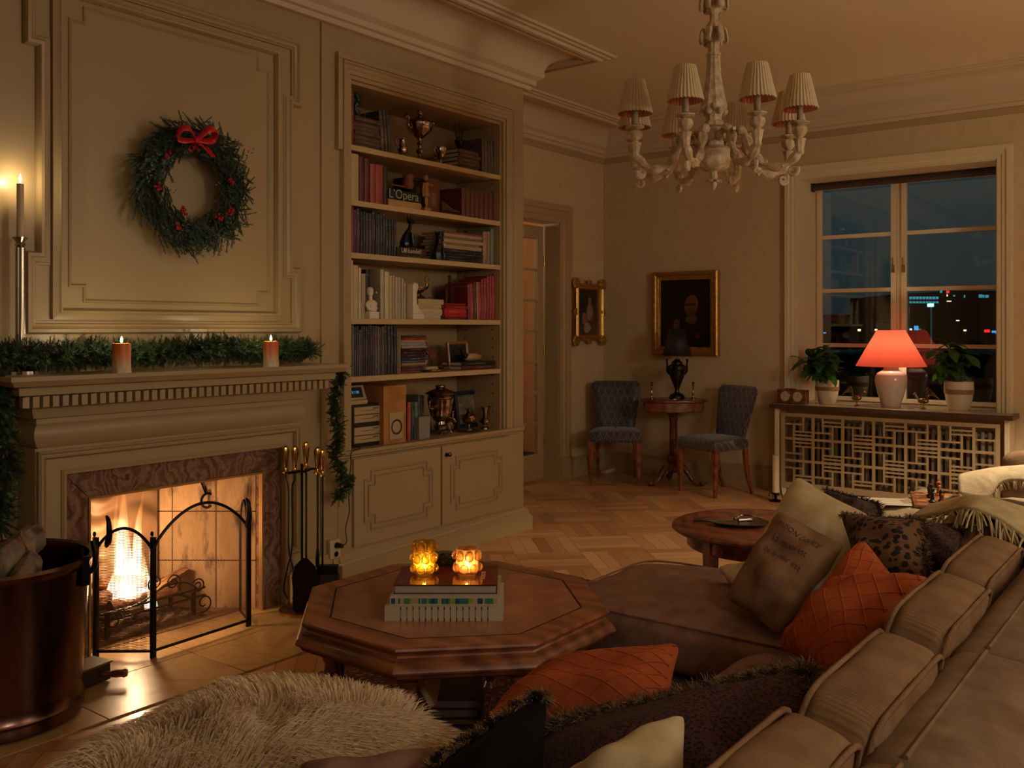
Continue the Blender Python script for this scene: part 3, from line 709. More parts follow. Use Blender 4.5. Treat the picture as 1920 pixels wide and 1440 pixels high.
row(3, [(879, 883, 532, '#7c1c22', 'dark red', -.03), (883.5, 890, 532, '#9e2028', 'red', -.03), (890.5, 895, 530, '#4a2018', 'brown', -.03), (895.5, 899, 529, '#b08050', 'tan', -.03), (899.5, 904, 529, '#a01d25', 'red', -.03), (904.5, 908, 523, '#8a3020', 'rust', -.02), (908.5, 914, 522, '#a01820', 'red'), (914.5, 919, 518, '#8f1820', 'dark red'), (919.5, 924, 517, '#a51c22', 'red'), (924.5, 929, 517, '#a81a22', 'red'), (929.5, 934, 519, '#9b6844', 'tan'), (934.5, 940, 513, '#b31b24', 'bright red'), (940.5, 945, 511, '#b81c26', 'bright red')], 'red books at the right of the fourth shelf', 'in red row, fourth shelf', ink='#e0b0a0')
# fifth shelf
pal = [('#4c4f55', 'grey'), ('#6a6560', 'pale grey'), ('#3d3434', 'charcoal'), ('#2c2a2a', 'black'), ('#5e5a55', 'grey'), ('#4b2c30', 'maroon'), ('#2a2022', 'black'), ('#3a2c28', 'dark brown'), ('#1e1a1c', 'black'), ('#252024', 'black'), ('#4a3230', 'dark red'), ('#5f4a44', 'brown'), ('#6e5f55', 'taupe'), ('#463634', 'dark brown'), ('#5c5046', 'olive'), ('#1c1718', 'black'), ('#2b1f1e', 'black'), ('#16181c', 'black'), ('#231a1a', 'dark brown')]
pxs = [657.5, 661, 665, 669.5, 674, 678, 682, 686.5, 691, 695, 699.5, 704, 709, 713, 717.5, 722, 728, 734, 740, 745]
tps = [607, 608, 613, 611, 619, 612, 611, 612, 609, 609, 611, 611, 612, 614, 612, 608, 611, 610, 612]
row(4, [(pxs[i], pxs[i+1]-.4, tps[i], pal[i][0], pal[i][1]) for i in range(19)], 'magazines and books at the left of the fifth shelf', 'in long row, fifth shelf', ink='#bfb09a', depth=.24)
row(4, [(745.5, 749, 622, '#7a6a52', 'olive grey'), (749.3, 752, 627, '#9c8468', 'beige')], 'slim books beside the flat pile', 'beside flat pile, fifth shelf', depth=.2)
stack(4, 753, 801, 629, [('#8a4a3a', 'rust', .8), ('#6a4a44', 'brown', .7), ('#4a3634', 'dark brown', .9), ('#a8815f', 'tan', .9), ('#4f5a60', 'grey-blue', .8), ('#28394f', 'blue', 1.2), ('#2e1f26', 'dark plum', 1), ('#3b1f1e', 'maroon', 1), ('#1d2330', 'navy', .9), ('#c0a988', 'cream', .7), ('#8d98a0', 'pale grey', 1.2), ('#b89a78', 'tan', .9), ('#9c2c26', 'red', .9), ('#38443a', 'dark green', .6)], 'flat books on the fifth shelf', 'in flat pile, fifth shelf', jit=.014, depth=.2, ink='#cabfa8', seed=7)
row(4, [(912, 924, 623, '#15231f', 'dark green'), (924.5, 929, 623, '#1f3a33', 'green')], 'green books on the fifth shelf', 'behind goose decoy, fifth shelf', y=3.95, depth=.16)
zf = stack(4, 868, 943, 679, [('#5a2a22', 'dark red', 1), ('#1a1a1c', 'black', 1)], 'flat books under the decoy', 'lying under goose decoy, fifth shelf', y=3.83, depth=.17)
# counter shelf
row(5, [(764, 766, 754, '#861a1a', 'slim dark red'), (766.5, 772, 754, '#b0483a', 'coral red'), (772.5, 778, 753, '#1c2f22', 'dark green'), (778.5, 785, 754, '#4c6a5a', 'grey-green')], 'books beside the speaker', 'right of wooden speaker, counter shelf', ink='#c8c8b0', y=3.83, depth=.2)
row(5, [(785.5, 790, 742, '#5a6a58', 'green'), (790.5, 796, 742, '#4a3a30', 'brown')], 'books behind the grey box', 'behind grey box, counter shelf', y=3.99, depth=.15)
def pbox(name, a, b, yt, yb, Y, dep, m, label, cat, bevel=.003, z=None, parent=None):
    A, B = onY(a, yt, Y), onY(b, yt, Y); z0 = z if z is not None else onY(a, yb, Y).z
    q = MB(); q.box(A.x, B.x, Y, Y+dep, z0, A.z); return obj(name, q, m, parent, label, cat, bevel=bevel)
pbox('box', 786, 806.5, 782, 820, 3.80, .18, mat('grey_card', '#8c8378', .6), 'plain grey box beside the books on the counter shelf', 'box', z=.6905)

# ------------------------------------------------------------------ ornaments on the shelves
def SCL(o, a, b): o.scale = (a, a, b)
def sx(px, Y=3.86): return onY(px, 600, Y).x
def hz(px, py, Y): return onY(px, py, Y).z
SIL = SILVER
# green figurine on the left pile
m = MB(); z = zt; x = sx(673, 3.9)
m.tube(smoothpts([(x-.01, 3.92, z), (x+.01, 3.92, z+.05), (x-.02, 3.92, z+.12), (x+.015, 3.92, z+.18), (x-.005, 3.92, z+.24)]), [.02+.006*sin(i*.9) for i in range(25)])
m.tube(smoothpts([(x, 3.92, z+.02), (x+.05, 3.9, z+.03), (x+.06, 3.9, z+.08)]), .008); m.sphere((x-.01, 3.92, z+.245), .022, sz=1.3)
for k in range(7): m.tube([(x+.01, 3.92, z+.06), (x+.06, 3.9+.01*k, z+.03+.016*k)], [.005, .001])
obj('figurine', m, mat('verdigris_bronze', '#3f5a3c', .45, .5, var=.5, vscale=20), None, 'green patinated dragon-like figurine on the left book pile', 'figurine')
def handle(m, c, r, h, sgn, th=.005, lean=0):
    m.tube(smoothpts([(c[0]+sgn*r, c[1], c[2]+h*.9), (c[0]+sgn*(r+h*.35), c[1], c[2]+h*1.0), (c[0]+sgn*(r+h*.4), c[1], c[2]+h*.5), (c[0]+sgn*r*.8, c[1], c[2]+h*.15)], 6), th)
c = (sx(757), 3.87, SZ[0]); t_ = thing('cream_jug', 'small silver jug with scrolled handle, left of the trophy cup', 'jug', c)
m = MB(); m.lathe([(.024, 0), (.026, .006), (.012, .018), (.03, .035), (.036, .06), (.024, .095), (.022, .12), (.028, .135), (.024, .132), (.018, .12)], seg=20, flute=8, famp=.03); obj('body', m, SIL, t_)
m = MB(); handle(m, (0, 0, .04), .026, .1, -1); obj('handle', m, SIL, t_)
c = (sx(787, 3.9), 3.9, SZ[0]); t_ = thing('trophy_cup', 'large covered silver trophy cup with two scrolled handles on top shelf', 'cup', c)
m = MB(); m.lathe([(.06, 0), (.062, .01), (.04, .025), (.022, .04), (.014, .06), (.026, .075), (.03, .09), (.014, .105), (.013, .13), (.024, .145), (.016, .16), (.018, .175), (.05, .20), (.085, .235), (.098, .265), (.1, .285), (.095, .285)], seg=32, flute=12, famp=.03); obj('body', m, SIL, t_)
m = MB(); m.lathe([(.1, .286), (.095, .295), (.06, .315), (.035, .33), (.02, .34), (.012, .345), (.02, .35), (.024, .362), (.012, .372), (.004, .374)], seg=28); m.sphere((.0, 0, .375), .016); m.sphere((.014, 0, .362), .01); m.sphere((-.014, 0, .362), .01); obj('lid', m, SIL, t_)
for s_ in (-1, 1):
    m = MB(); m.tube(smoothpts([(s_*.09, 0, .24), (s_*.125, 0, .26), (s_*.12, 0, .31), (s_*.15, 0, .325), (s_*.155, 0, .30)], 6), .007); m.sphere((s_*.15, 0, .315), .014); obj('handle', m, SIL, t_)
c = (sx(826), 3.86, SZ[0]); t_ = thing('goblet', 'small chased silver goblet with one handle, right of trophy cup', 'cup', c)
m = MB(); m.lathe([(.026, 0), (.026, .006), (.008, .015), (.007, .035), (.02, .045), (.034, .065), (.036, .11), (.032, .11)], seg=20, flute=10, famp=.03); obj('bowl', m, SIL, t_)
m = MB(); handle(m, (0, 0, .05), .034, .055, -1, .004); obj('handle', m, SIL, t_)
c = (sx(861, 3.93), 3.93, zs_); t_ = thing('reed_holder', 'dark cup holding thin dark sticks on the right book pile', 'holder', c)
m = MB(); m.lathe([(.025, 0), (.012, .012), (.012, .03), (.035, .06), (.045, .1), (.042, .1), (.03, .06)], seg=16); obj('cup', m, mat('dark_bronze', '#3a2a20', .35, .8), t_)
for k in range(8):
    a = k*2*pi/8; m = MB(); m.tube([(.01*cos(a), .01*sin(a), .05), (.05*cos(a), .04*sin(a), .22+.02*(k % 3))], .0036, 6); obj('stick', m, HB_, t_)
# second shelf
zo = onY(765, 355, 3.9).z
c = (sx(765, 3.9), 3.9, zo-.0); t_ = thing('clay_pot', 'small reddish clay pot on the black book', 'pot', c)
m = MB(); m.lathe([(.025, 0), (.036, .02), (.036, .035), (.028, .05), (.034, .07), (.03, .085), (.02, .088), (.02, .07)], seg=20); obj('body', m, mat('terracotta', '#8a4a30', .6), t_)
m = MB(); m.tube([(-.03, 0, .012), (-.16, -.02, .008)], [.006, .004]); m.sphere((-.16, -.02, .008), .008); obj('spoon', m, mat('terracotta_b', '#8a4a30', .6), t_)
c = (sx(796, 3.835), 3.825, SZ[1]); t_ = thing('wooden_figure', 'slim wooden puppet figure with outstretched arm on a small block', 'figurine', c)
WD = mat('limewood', '#a9713c', .5)
m = MB(); m.box(-.028, .028, -.02, .02, .0, .022); obj('block', m, WD, t_, bevel=.002)
m = MB(); m.tube(smoothpts([(.0, 0, .022), (.008, 0, .07), (-.004, 0, .13)]), [.005+.0007*i for i in range(13)]); m.tube(smoothpts([(.012, .004, .022), (-.004, 0, .08), (.008, 0, .13)]), [.004+.0007*i for i in range(13)])
m.tube([(0, 0, .12), (0, 0, .2)], [.016, .02]); m.sphere((0, 0, .235), .017, sz=1.35); m.tube([(.01, 0, .195), (.03, -.01, .185), (.065, -.01, .188)], [.007, .006, .004]); m.tube([(-.015, 0, .195), (-.03, 0, .15), (-.035, -.01, .10)], [.007, .007, .004]); m.lathe([(.03, .1), (.022, .14), (.018, .17)], seg=12); obj('body', m, WD, t_)
c = (sx(838), 3.85, SZ[1])
m = MB(); rr = []
for i in range(9):
    u = i/8; w_ = (.026, .03, .032, .03, .028, .032, .036, .034, .02)[i]; h_ = (.075, .08, .075, .06, .045, .036, .032, .03, .018)[i]
    rr.append([(-.085+.18*u, w_*cos(a), .008+max(0, h_*(.5+.5*sin(a)))) for a in [j*pi/6 for j in range(12)]])
m.rings(rr); m.prism([(-.09, -.03), (.095, -.036), (.1, 0), (.095, .036), (-.09, .03)], 0, .01)
for k in range(4): m.tube([(-.04+.02*k, -.025, .082-.011*k), (-.035+.02*k, 0, .09-.011*k), (-.04+.02*k, .025, .082-.011*k)], .003)
m.v = [(p[0]+c[0], p[1]+c[1], p[2]+c[2]) for p in m.v]
obj('shoe', m, mat('brown_leather', '#4a2a1a', .4), None, 'small dark brown laced shoe beside the leather volumes', 'shoe')
# third shelf: cats
CATB = mat('black_stone', '#0f1010', .28)
c = (sx(762, 3.9), 3.88, zc_); t_ = thing('cat_statue', 'slender black cat statue sitting upright on the dark books', 'statue', c)
m = MB(); m.box(-.055, .06, -.025, .025, 0, .01); obj('base', m, CATB, t_)
m = MB()
m.tube(smoothpts([(-.035, 0, .015), (-.045, 0, .05), (-.035, 0, .1), (-.005, 0, .15), (.012, 0, .19), (.018, 0, .225)]), [.034, .036, .038, .038, .038, .037, .036, .034, .032, .030, .028, .026, .025, .024, .022, .022, .022, .021, .02, .018, .016, .015, .014, .013, .012, .012, .012, .012, .012, .012, .012])
m.tube([(.02, .012, .14), (.03, .012, .06), (.035, .012, .012), (.05, .012, .012)], [.014, .008, .008, .006]); m.tube([(.02, -.012, .14), (.028, -.012, .06), (.033, -.012, .012), (.05, -.012, .012)], [.014, .008, .008, .006])
m.tube([(.005, 0, .228), (.03, 0, .238), (.055, 0, .225)], [.019, .02, .009]); m.tube([(.006, .012, .24), (.0, .014, .28)], [.010, .002]); m.tube([(.006, -.012, .24), (.0, -.014, .28)], [.010, .002])
m.tube(smoothpts([(-.05, 0, .02), (-.08, .01, .012), (-.06, .03, .012), (0, .03, .012)]), .007)
obj('body', m, CATB, t_)
c = (sx(823), 3.87, SZ[2]); t_ = thing('seated_figure', 'black seated animal figure with a pale tag, left of the book pile', 'statue', c)
m = MB(); m.tube(smoothpts([(-.01, 0, .01), (-.02, 0, .06), (0, 0, .12), (.01, 0, .17), (.02, 0, .195)]), [.045]*8+[.04]*6+[.032]*6+[.026]*5); m.sphere((.02, 0, .205), .034); m.tube([(.01, .02, .22), (0, .025, .245)], [.012, .003]); m.tube([(.01, -.02, .22), (0, -.025, .245)], [.012, .003]); m.tube([(.02, -.02, .12), (.045, -.03, .05), (.04, -.03, .01)], [.016, .012, .012]); obj('body', m, CATB, t_)
m = MB(); m.sphere((.045, -.02, .14), .014, sz=1.8, sx=.5); obj('tag', m, SKIN_W, t_)
# fourth shelf
c = (sx(695, 3.84), 3.835, SZ[3]); t_ = thing('plaster_bust', 'white plaster bust on a square plinth between the cream books', 'bust', c)
m = MB(); m.box(-.042, .042, -.03, .03, .0, .045); obj('plinth', m, SKIN_W, t_, bevel=.003)
m = MB(); m.tube(smoothpts([(0, 0, .045), (0, 0, .075), (-.002, 0, .105), (-.006, 0, .125), (-.01, 0, .145)]), [.03, .032, .036, .038, .040, .040, .038, .034, .028, .022, .018, .015, .013, .012, .011, .011, .011, .011, .012, .012, .012, .012, .012, .012, .012])
m.sphere((0, 0, .095), .036, sx=1.35, sy=.8, sz=.75); m.sphere((-.012, -.002, .168), .022, sz=1.3, sx=.95); m.sphere((-.006, .006, .18), .024, sx=1.0); m.tube([(-.045, -.005, .09), (-.035, -.02, .06), (.0, -.028, .055)], [.014, .012, .009]); m.tube([(-.03, -.016, .168), (-.036, -.02, .162)], [.003, .004]); m.tube([(.012, -.03, .172), (.016, -.034, .162)], [.003, .006])
obj('figure', m, SKIN_W, t_)
c = (sx(774, 3.84), 3.84, SZ[3]); t_ = thing('white_bookend', 'white scrolled bookend at the end of white books', 'bookend', c)
m = MB(); m.box(-.045, .05, -.045, .045, 0, .03); m.prism([(-.045, .03), (-.045, .2), (-.03, .215), (-.005, .21), (.005, .19), (-.005, .17), (-.012, .15), (-.01, .09), (.01, .06), (.045, .032)], -.045, .045, 'y'); obj('body', m, SKIN_W, t_, bevel=.003)
c = (sx(790, 3.9), 3.9, zsb); t_ = thing('sauce_boat', 'silver sauce boat with looped handle on a tray', 'sauce boat', c)
m = MB(); m.lathe([(.02, .006), (.075, .007), (.085, .013), (.083, .015), (.07, .01), (.02, .01)], seg=28); obj('tray', m, SIL, t_)
m = MB(); rr = []
for i in range(9):
    u = i/8; x_ = -.11+.17*u; w_ = (.006, .02, .032, .038, .042, .042, .038, .028, .012)[i]; zt_ = .125-.045*min(1, u*1.6)+(.02 if i == 8 else 0); zb = .09-.05*sin(pi*min(1, u*1.15))
    rr.append([(x_, w_*cos(a), (zt_ if sin(a) > 0 else zt_+(zb-zt_)*(-sin(a)))) for a in [j*pi/7 for j in range(14)]])
m.rings(rr); m.lathe([(.03, .012), (.028, .018), (.01, .028), (.012, .045)], seg=16); obj('boat', m, SIL, t_)
m = MB(); m.tube(smoothpts([(.05, 0, .08), (.055, 0, .12), (.04, 0, .15), (.05, 0, .175), (.075, 0, .17), (.085, 0, .13), (.065, 0, .09)]), .006); obj('handle', m, SIL, t_)
GLS = mat('clear_bottle_glass', '#d8b8a0', .05, trans=1.0, ior=1.3)
c = (sx(843, 3.88), 3.88, zrb); t_ = thing('glass_bottle', 'tall clear glass bottle on the pile of red books', 'bottle', c)
m = MB(); m.lathe([(.03, 0), (.031, .01), (.031, .11), (.025, .13), (.012, .15), (.012, .2), (.016, .205), (.016, .225), (.010, .225), (.009, .15), (.026, .11), (.026, .008)], seg=8); obj('body', m, GLS, t_)
m = MB(); m.lathe([(.009, .2), (.009, .22)], seg=8); obj('cork', m, MAHOG, t_)
# fifth shelf
c = (sx(806), 3.9, SZ[4]); t_ = thing('embracing_couple_carving', 'dark carved wooden figure of a standing couple', 'carving', c)
m = MB(); m.lathe([(.03, 0), (.028, .015)], seg=12)
m.tube(smoothpts([(-.012, 0, .01), (-.006, 0, .08), (-.012, 0, .15), (-.006, 0, .185)]), [.016+.006*sin(i/18*pi*2) for i in range(19)]); m.sphere((-.006, 0, .205), .014, sz=1.4); m.tube(smoothpts([(.014, .005, .01), (.012, 0, .08), (.016, 0, .14), (.01, 0, .175)]), [.015+.005*sin(i/18*pi*2) for i in range(19)])
m.sphere((.012, 0, .192), .013, sz=1.4); m.tube([(-.016, -.01, .165), (.0, -.024, .13), (.024, -.015, .12)], .006); obj('body', m, MAHOG, t_)
c = (sx(826), 3.93, SZ[4]); t_ = thing('spade_ornament', 'dark leaf shaped ornament on a thin rod', 'ornament', c)
m = MB(); m.lathe([(.02, 0), (.02, .006)], seg=12); m.tube([(0, 0, 0), (0, 0, .1)], .003); obj('stand', m, BLACK, t_)
m = MB(); m.prism([(0, .085), (.03, .10), (.034, .125), (.02, .16), (0, .195), (-.02, .16), (-.034, .125), (-.03, .10)], -.004, .004, 'y'); obj('blade', m, MAHOG, t_, bevel=.002)
def picframe(name, px0, px1, pyt, pyb, Y, label, m_f, m_p, w_, z=None, lean=.12):
    A, B = onY(px0, pyt, Y), onY(px1, pyb, Y); z0 = B.z if z is None else z; W_, H_ = B.x-A.x, A.z-z0
    t_ = thing(name, label, 'picture frame', ((A.x+B.x)/2, Y, z0)); t_.rotation_euler = (-lean, 0, 0)
    m = MB(); m.sweep([(-W_/2, 0), (-W_/2, H_), (W_/2, H_), (W_/2, 0)], [(0, 0), (0, .012), (-w_*.5, .016), (-w_, .008), (-w_, 0)], lambda u, v, h: Vector((u, -h, v)), closed=True); obj('frame', m, m_f, t_)
    m = MB(); m.box(-W_/2+.002, W_/2-.002, 0.0, .006, .003, H_-.003); obj('picture', m, m_p, t_); return t_
picframe('picture_frame', 841, 879, 641, 678, 3.95, 'small wooden picture frame leaning behind the decoy', BEECH, mat('dark_print', '#2a2620', .3, var=.5, vscale=12), .016, SZ[4])
c = (sx(884, 3.87), 3.89, zf); t_ = thing('goose_decoy', 'pale carved goose with dark neck lying on flat books', 'carving', c)
m = MB(); rr = [[(-.05+.17*u, .032*s_*cos(a), .026+.026*s_*sin(a)*(1.1 if sin(a) > 0 else 1)) for a in [j*pi/6 for j in range(12)]] for u, s_ in ((0, .25), (.08, .7), (.25, .95), (.5, 1), (.75, .85), (.93, .5), (1, .15))]
m.rings(rr); obj('body', m, mat('pale_horn', '#c0a070', .35, var=.4, vscale=12), t_)
m = MB(); m.tube(smoothpts([(-.03, 0, .03), (-.06, 0, .055), (-.075, 0, .075), (-.095, 0, .08)]), [.022, .022, .021, .02, .019, .018, .017, .017, .016, .016, .016, .016, .015, .013, .01, .008, .006, .005, .004]); m.tube([(-.1, 0, .083), (-.135, 0, .10)], [.004, .002]); obj('neck', m, CATB, t_)
c = (sx(815, 3.84), 3.83, SZ[4]); t_ = thing('silver_tray', 'low silver dish with comb and knife, beside the flat books', 'dish', c)
m = MB(); m.lathe([(.03, 0), (.09, .006), (.1, .014), (.097, .015), (.03, .004)], seg=28, M=Matrix.Diagonal((1.3, .35, 1, 1))); obj('dish', m, SIL, t_)
m = MB(); m.box(-.10, .01, -.012, .012, .016, .034); obj('comb', m, mat('pale_horn_b', '#b79a6e', .5, bump=.6, bscale=200), t_)
m = MB(); m.tube([(.0, -.01, .03), (.12, .01, .024)], [.006, .003]); obj('knife', m, SIL, t_)
# counter shelf: stereo, speaker, samovar and silver
st = thing('stereo_stack', 'four silver fronted hi-fi units stacked in a black case', 'stereo', (sx(688, 3.84), 3.92, .69), world=True)
X0, X1 = sx(657.5, 3.82), sx(717, 3.82); z0 = .69
HB = mat('hifi_black', '#141210', .5); HS = mat('hifi_champagne', '#b7a57f', .35, .3)
zz = [.715, .765, .82, .885, .935][:5]
m = MB(); m.box(X0, X1, 3.83, 4.1, z0, .925); obj('case', m, HB, st, bevel=.002)
for i, (a, b) in enumerate(((.713, .752), (.756, .800), (.826, .866), (.870, .912))):
    m = MB(); m.box(X0+.03, X1-.003, 3.822, 3.8305, a, b); fpn = obj('front_panel', m, HS, st, bevel=.001)
    m = MB(); m.box(X0+.08, X1-.06, 3.820, 3.8225, (a+b)/2-.001, (a+b)/2+.001)
    for k in range(3): m.box(X1-.07+k*.014, X1-.062+k*.014, 3.8195, 3.8225, b-.014, b-.009)
    obj('slot', m, HB, fpn)
t_ = thing('tuner_display', 'tilted silver radio tuner with glowing blue digits on the stereo', 'tuner', (sx(674, 3.83), 3.88, .9255), world=True)
XX0, XX1 = sx(657.8, 3.83), sx(691, 3.83)
m = MB(); m.prism([(3.835, .9255), (3.99, .9255), (3.99, .955), (3.835, .95)], XX0, XX1, 'x'); m.prism([(3.842, .951), (3.89, .951), (3.92, 1.03), (3.872, 1.03)], XX0, XX1, 'x'); obj('body', m, HS, t_, bevel=.003)
def tilt(y): return y
m = MB(); m.prism([(3.8435, .965), (3.849, .965), (3.868, 1.02), (3.8635, 1.02)], XX0+.012, XX1-.025, 'x'); scr = obj('screen', m, HB, t_)
Mt = basis(((XX0+XX1)/2-.012, 3.8525, .993), (1, 0, 0), (0, .34, 1)); BLUE = mat('blue_digits', '#2aa0c8', .5, emit='#3fb8e8', es=.5)
text('digits', '8 1:38', .021, Mt, BLUE, scr)
sp_ = thing('loudspeaker', 'beech veneered loudspeaker box with pale square driver plate', 'loudspeaker', (sx(740, 3.80), 3.92, .69), world=True)
X0, X1 = sx(719.5, 3.79), sx(761.5, 3.79)
m = MB(); m.box(X0, X1, 3.79, 4.12, .6905, 1.022); obj('cabinet', m, BEECH, sp_, bevel=.002)
xa, xb = sx(729.5, 3.79), sx(755, 3.79); ym = (.735+.865)/2
m = MB(); m.box(xa, xb, 3.784, 3.7905, .715, .870); obj('plate', m, HS, sp_, bevel=.002)
m = MB(); m.lathe([(.044, 0), (.044, .003), (.036, .0035), (.03, -.002), (.001, -.003)], seg=28, M=Matrix.Translation(((xa+xb)/2, 3.7845, .785)) @ Matrix.Rotation(pi/2, 4, 'X')); obj('driver', m, mat('driver_grey', '#3a322b', .5), sp_)
c = (sx(826, 3.90), 3.90, .69); sm = thing('samovar', 'large fluted silver samovar with domed lid on four feet', 'samovar', c)
m = MB(); m.lathe([(.05, .075), (.035, .085), (.032, .11), (.05, .125), (.07, .16), (.082, .22), (.09, .28), (.094, .30), (.09, .302)], seg=48, flute=16, famp=.035); obj('body', m, SIL, sm)
m = MB(); m.lathe([(.09, .30), (.098, .31), (.092, .325), (.085, .335), (.112, .345), (.105, .355), (.07, .375), (.04, .388), (.03, .40), (.04, .404), (.038, .414), (.015, .42), (.001, .421)], seg=36); obj('lid', m, SIL, sm)
m = MB(); m.lathe([(.07, .028), (.072, .04), (.05, .05), (.05, .075), (.035, .08)], seg=24); m.box(-.055, .055, -.055, .055, .02, .03); obj('base', m, SIL, sm)
for a in range(4):
    an = pi/4+a*pi/2; m = MB(); m.tube([(.06*cos(an), .06*sin(an), .028), (.08*cos(an), .08*sin(an), .014), (.078*cos(an), .078*sin(an), 0.004)], [.009, .007, .008]); m.sphere((.08*cos(an), .08*sin(an), .008), .008); obj('foot', m, SIL, sm)
for s_ in (-1, 1):
    m = MB(); m.tube(smoothpts([(s_*.085, 0, .22), (s_*.115, 0, .235), (s_*.115, 0, .285), (s_*.09, 0, .295)]), .006); obj('handle', m, SIL, sm)
m = MB(); m.tube(smoothpts([(.04, -.03, .14), (.07, -.06, .13), (.085, -.07, .10)]), .008); m.box(.058, .07, -.064, -.056, .13, .185); m.sphere((.064, -.06, .19), .013, sx=1.4); obj('tap', m, SIL, sm)
m = MB(); m.lathe([(.03, 0), (.05, .01), (.055, .05), (.04, .075), (.02, .085), (.008, .11), (.012, .12), (.004, .128)], seg=20)
m.v = [(p[0]+sx(843, 3.93)+.02, p[1]+3.97, p[2]+.692) for p in m.v]; obj('tea_pot', m, SIL, None, 'small dark silver pot half hidden behind the samovar', 'pot')
picframe('framed_photograph', 856, 899, 734, 800, 4.0, 'dark blue framed winter photograph standing behind the silver cups', mat('dark_blue_frame', '#1d2530', .4), mat('winter_photo', '#8f8270', .3, var=.8, vscale=9, stretch=(1, 1, 3)), .03, .6905)
c = (sx(881), 3.87, .6905); t_ = thing('sugar_bowl', 'polished copper coloured bowl on a foot with silver tray', 'bowl', c)
m = MB(); m.lathe([(.03, .0), (.085, .004), (.09, .009), (.03, .005)], seg=28); obj('tray', m, SIL, t_)
m = MB(); m.lathe([(.03, .008), (.028, .014), (.01, .028), (.012, .05), (.04, .065), (.052, .09), (.05, .115), (.058, .122), (.054, .122), (.044, .09)], seg=28); m.lathe([(.05, .118), (.03, .13), (.012, .14), (.016, .155), (.02, .165), (.004, .17)], seg=20); obj('bowl', m, SIL, t_)
c = (sx(911, 3.86), 3.87, .6905); t_ = thing('milk_jug', 'slim silver milk jug with ornate handle at the shelf end', 'jug', c)
m = MB(); m.lathe([(.03, 0), (.028, .008), (.012, .02), (.014, .03), (.034, .045), (.036, .055), (.02, .075), (.02, .12), (.03, .145), (.026, .145), (.016, .12)], seg=24, flute=10, famp=.03); obj('body', m, SIL, t_)
m = MB(); handle(m, (0, 0, .06), .024, .085, 1, .004); obj('handle', m, SIL, t_)
for nm, a, b in (('trophy_cup', .80, .83), ('samovar', .86, .73), ('cat_statue', .80, .68), ('seated_figure', .8, .75), ('plaster_bust', .88, .88), ('wooden_figure', .9, .85), ('sauce_boat', .85, .80), ('glass_bottle', .8, .78), ('embracing_couple_carving', .9, .85),
    ('spade_ornament', .85, .8), ('cream_jug', .85, .85), ('sugar_bowl', .88, .85), ('figurine', .75, .6), ('reed_holder', .75, .72)): SCL(bpy.data.objects[nm], a, b)
# ------------------------------------------------------------------ evergreen sprigs
GREEN = mat('pine_needles', '#4a6638', .55, var=.6, vscale=9, vcol='#1f331e')
GREEN2 = mat('noble_fir_needles', '#6c8270', .6, var=.6, vscale=5, vcol='#344a38')
TWIG = mat('twig_bark', '#3a2718', .8)
def sprig(mb, p, d, L, nl, cnt, rg, w=.0021, spread=.75):
    d = Vector(d).normalized(); u = d.orthogonal().normalized(); v = d.cross(u)
    p = Vector(p); mb.tube([p, p+d*L], [.0016, .0007], 4, mi=1)
    for i in range(cnt):
        t = (i+.5)/cnt; a = rg.uniform(0, 2*pi); q = p+d*L*t
        dr = (d*(1-spread*.4)+(u*cos(a)+v*sin(a))*spread*rg.uniform(.7, 1.15)).normalized()
        l = nl*rg.uniform(.75, 1.1)*(1-.35*t); s_ = dr.cross(u*sin(a)-v*cos(a)).normalized()*w
        s_ = (u*-sin(a)+v*cos(a))*w
        mb.add([q-s_, q+s_, q+dr*l], [(0, 1, 2)])
def garland(name, path, rad, n, label, rg, nl=.028, L=.075, cnt=26, down=0.):
    pts = smoothpts(path, 10); t_ = thing(name, label, 'garland', tuple(pts[len(pts)//2]), world=True)
    m = MB(); m.tube(pts, .005, 6); obj('wire', m, TWIG, t_)
    m = MB()
    for i in range(n):
        k = rg.uniform(0, len(pts)-1.01); a = pts[int(k)]; b = pts[int(k)+1]; q = a.lerp(b, k % 1); ax = (b-a).normalized()
        u = ax.orthogonal().normalized(); v = ax.cross(u); th = rg.uniform(0, 2*pi)
        dr = (u*cos(th)+v*sin(th))*rg.uniform(.5, 1)+ax*rg.uniform(-.8, .8)+Vector((0, 0, -down*rg.random()))
        if callable(rad): R_ = rad(k/len(pts))
        else: R_ = rad
        L_ = min(L, R_)*rg.uniform(.7, 1.15)
        if q.z+dr.normalized().z*L_ < 1.178 and down == 0: dr.z = abs(dr.z)
        sprig(m, q, dr, L_, nl, cnt, rg)
    obj('needles', m, (GREEN, TWIG), t_, flat=True); return t_
rg = random.Random(3)
GY = 3.675
garland('mantel_garland', [(1.52, 3.66, 1.22), (1.62, GY, 1.245), (1.8, GY, 1.235), (2.0, GY+.02, 1.245), (2.2, GY+.02, 1.235), (2.4, GY, 1.24), (2.6, GY+.01, 1.255), (2.82, GY+.02, 1.25), (3.0, GY, 1.24), (3.12, 3.66, 1.23)],    .105, 1350, 'evergreen garland laid along the mantel shelf behind the two candles', rg)
garland('hanging_garland', [onY(645, 690, 3.66), onY(632, 722, 3.68), onY(626, 760, 3.68), onY(634, 800, 3.68), onY(630, 845, 3.68), onY(640, 885, 3.68), onY(652, 905, 3.68), onY(632, 935, 3.68)], .062, 420, 'short dark garland hanging down beside the bookcase', rg, L=.05, nl=.02, down=.6)
garland('hanging_garland', [onY(-5, 700, 3.6), onY(2, 760, 3.6), onY(8, 820, 3.6), onY(14, 880, 3.6), onY(4, 930, 3.6), onY(0, 985, 3.6)], .07, 330, 'dark garland hanging from the mantel end above the copper tub', rg, L=.065, down=.6)
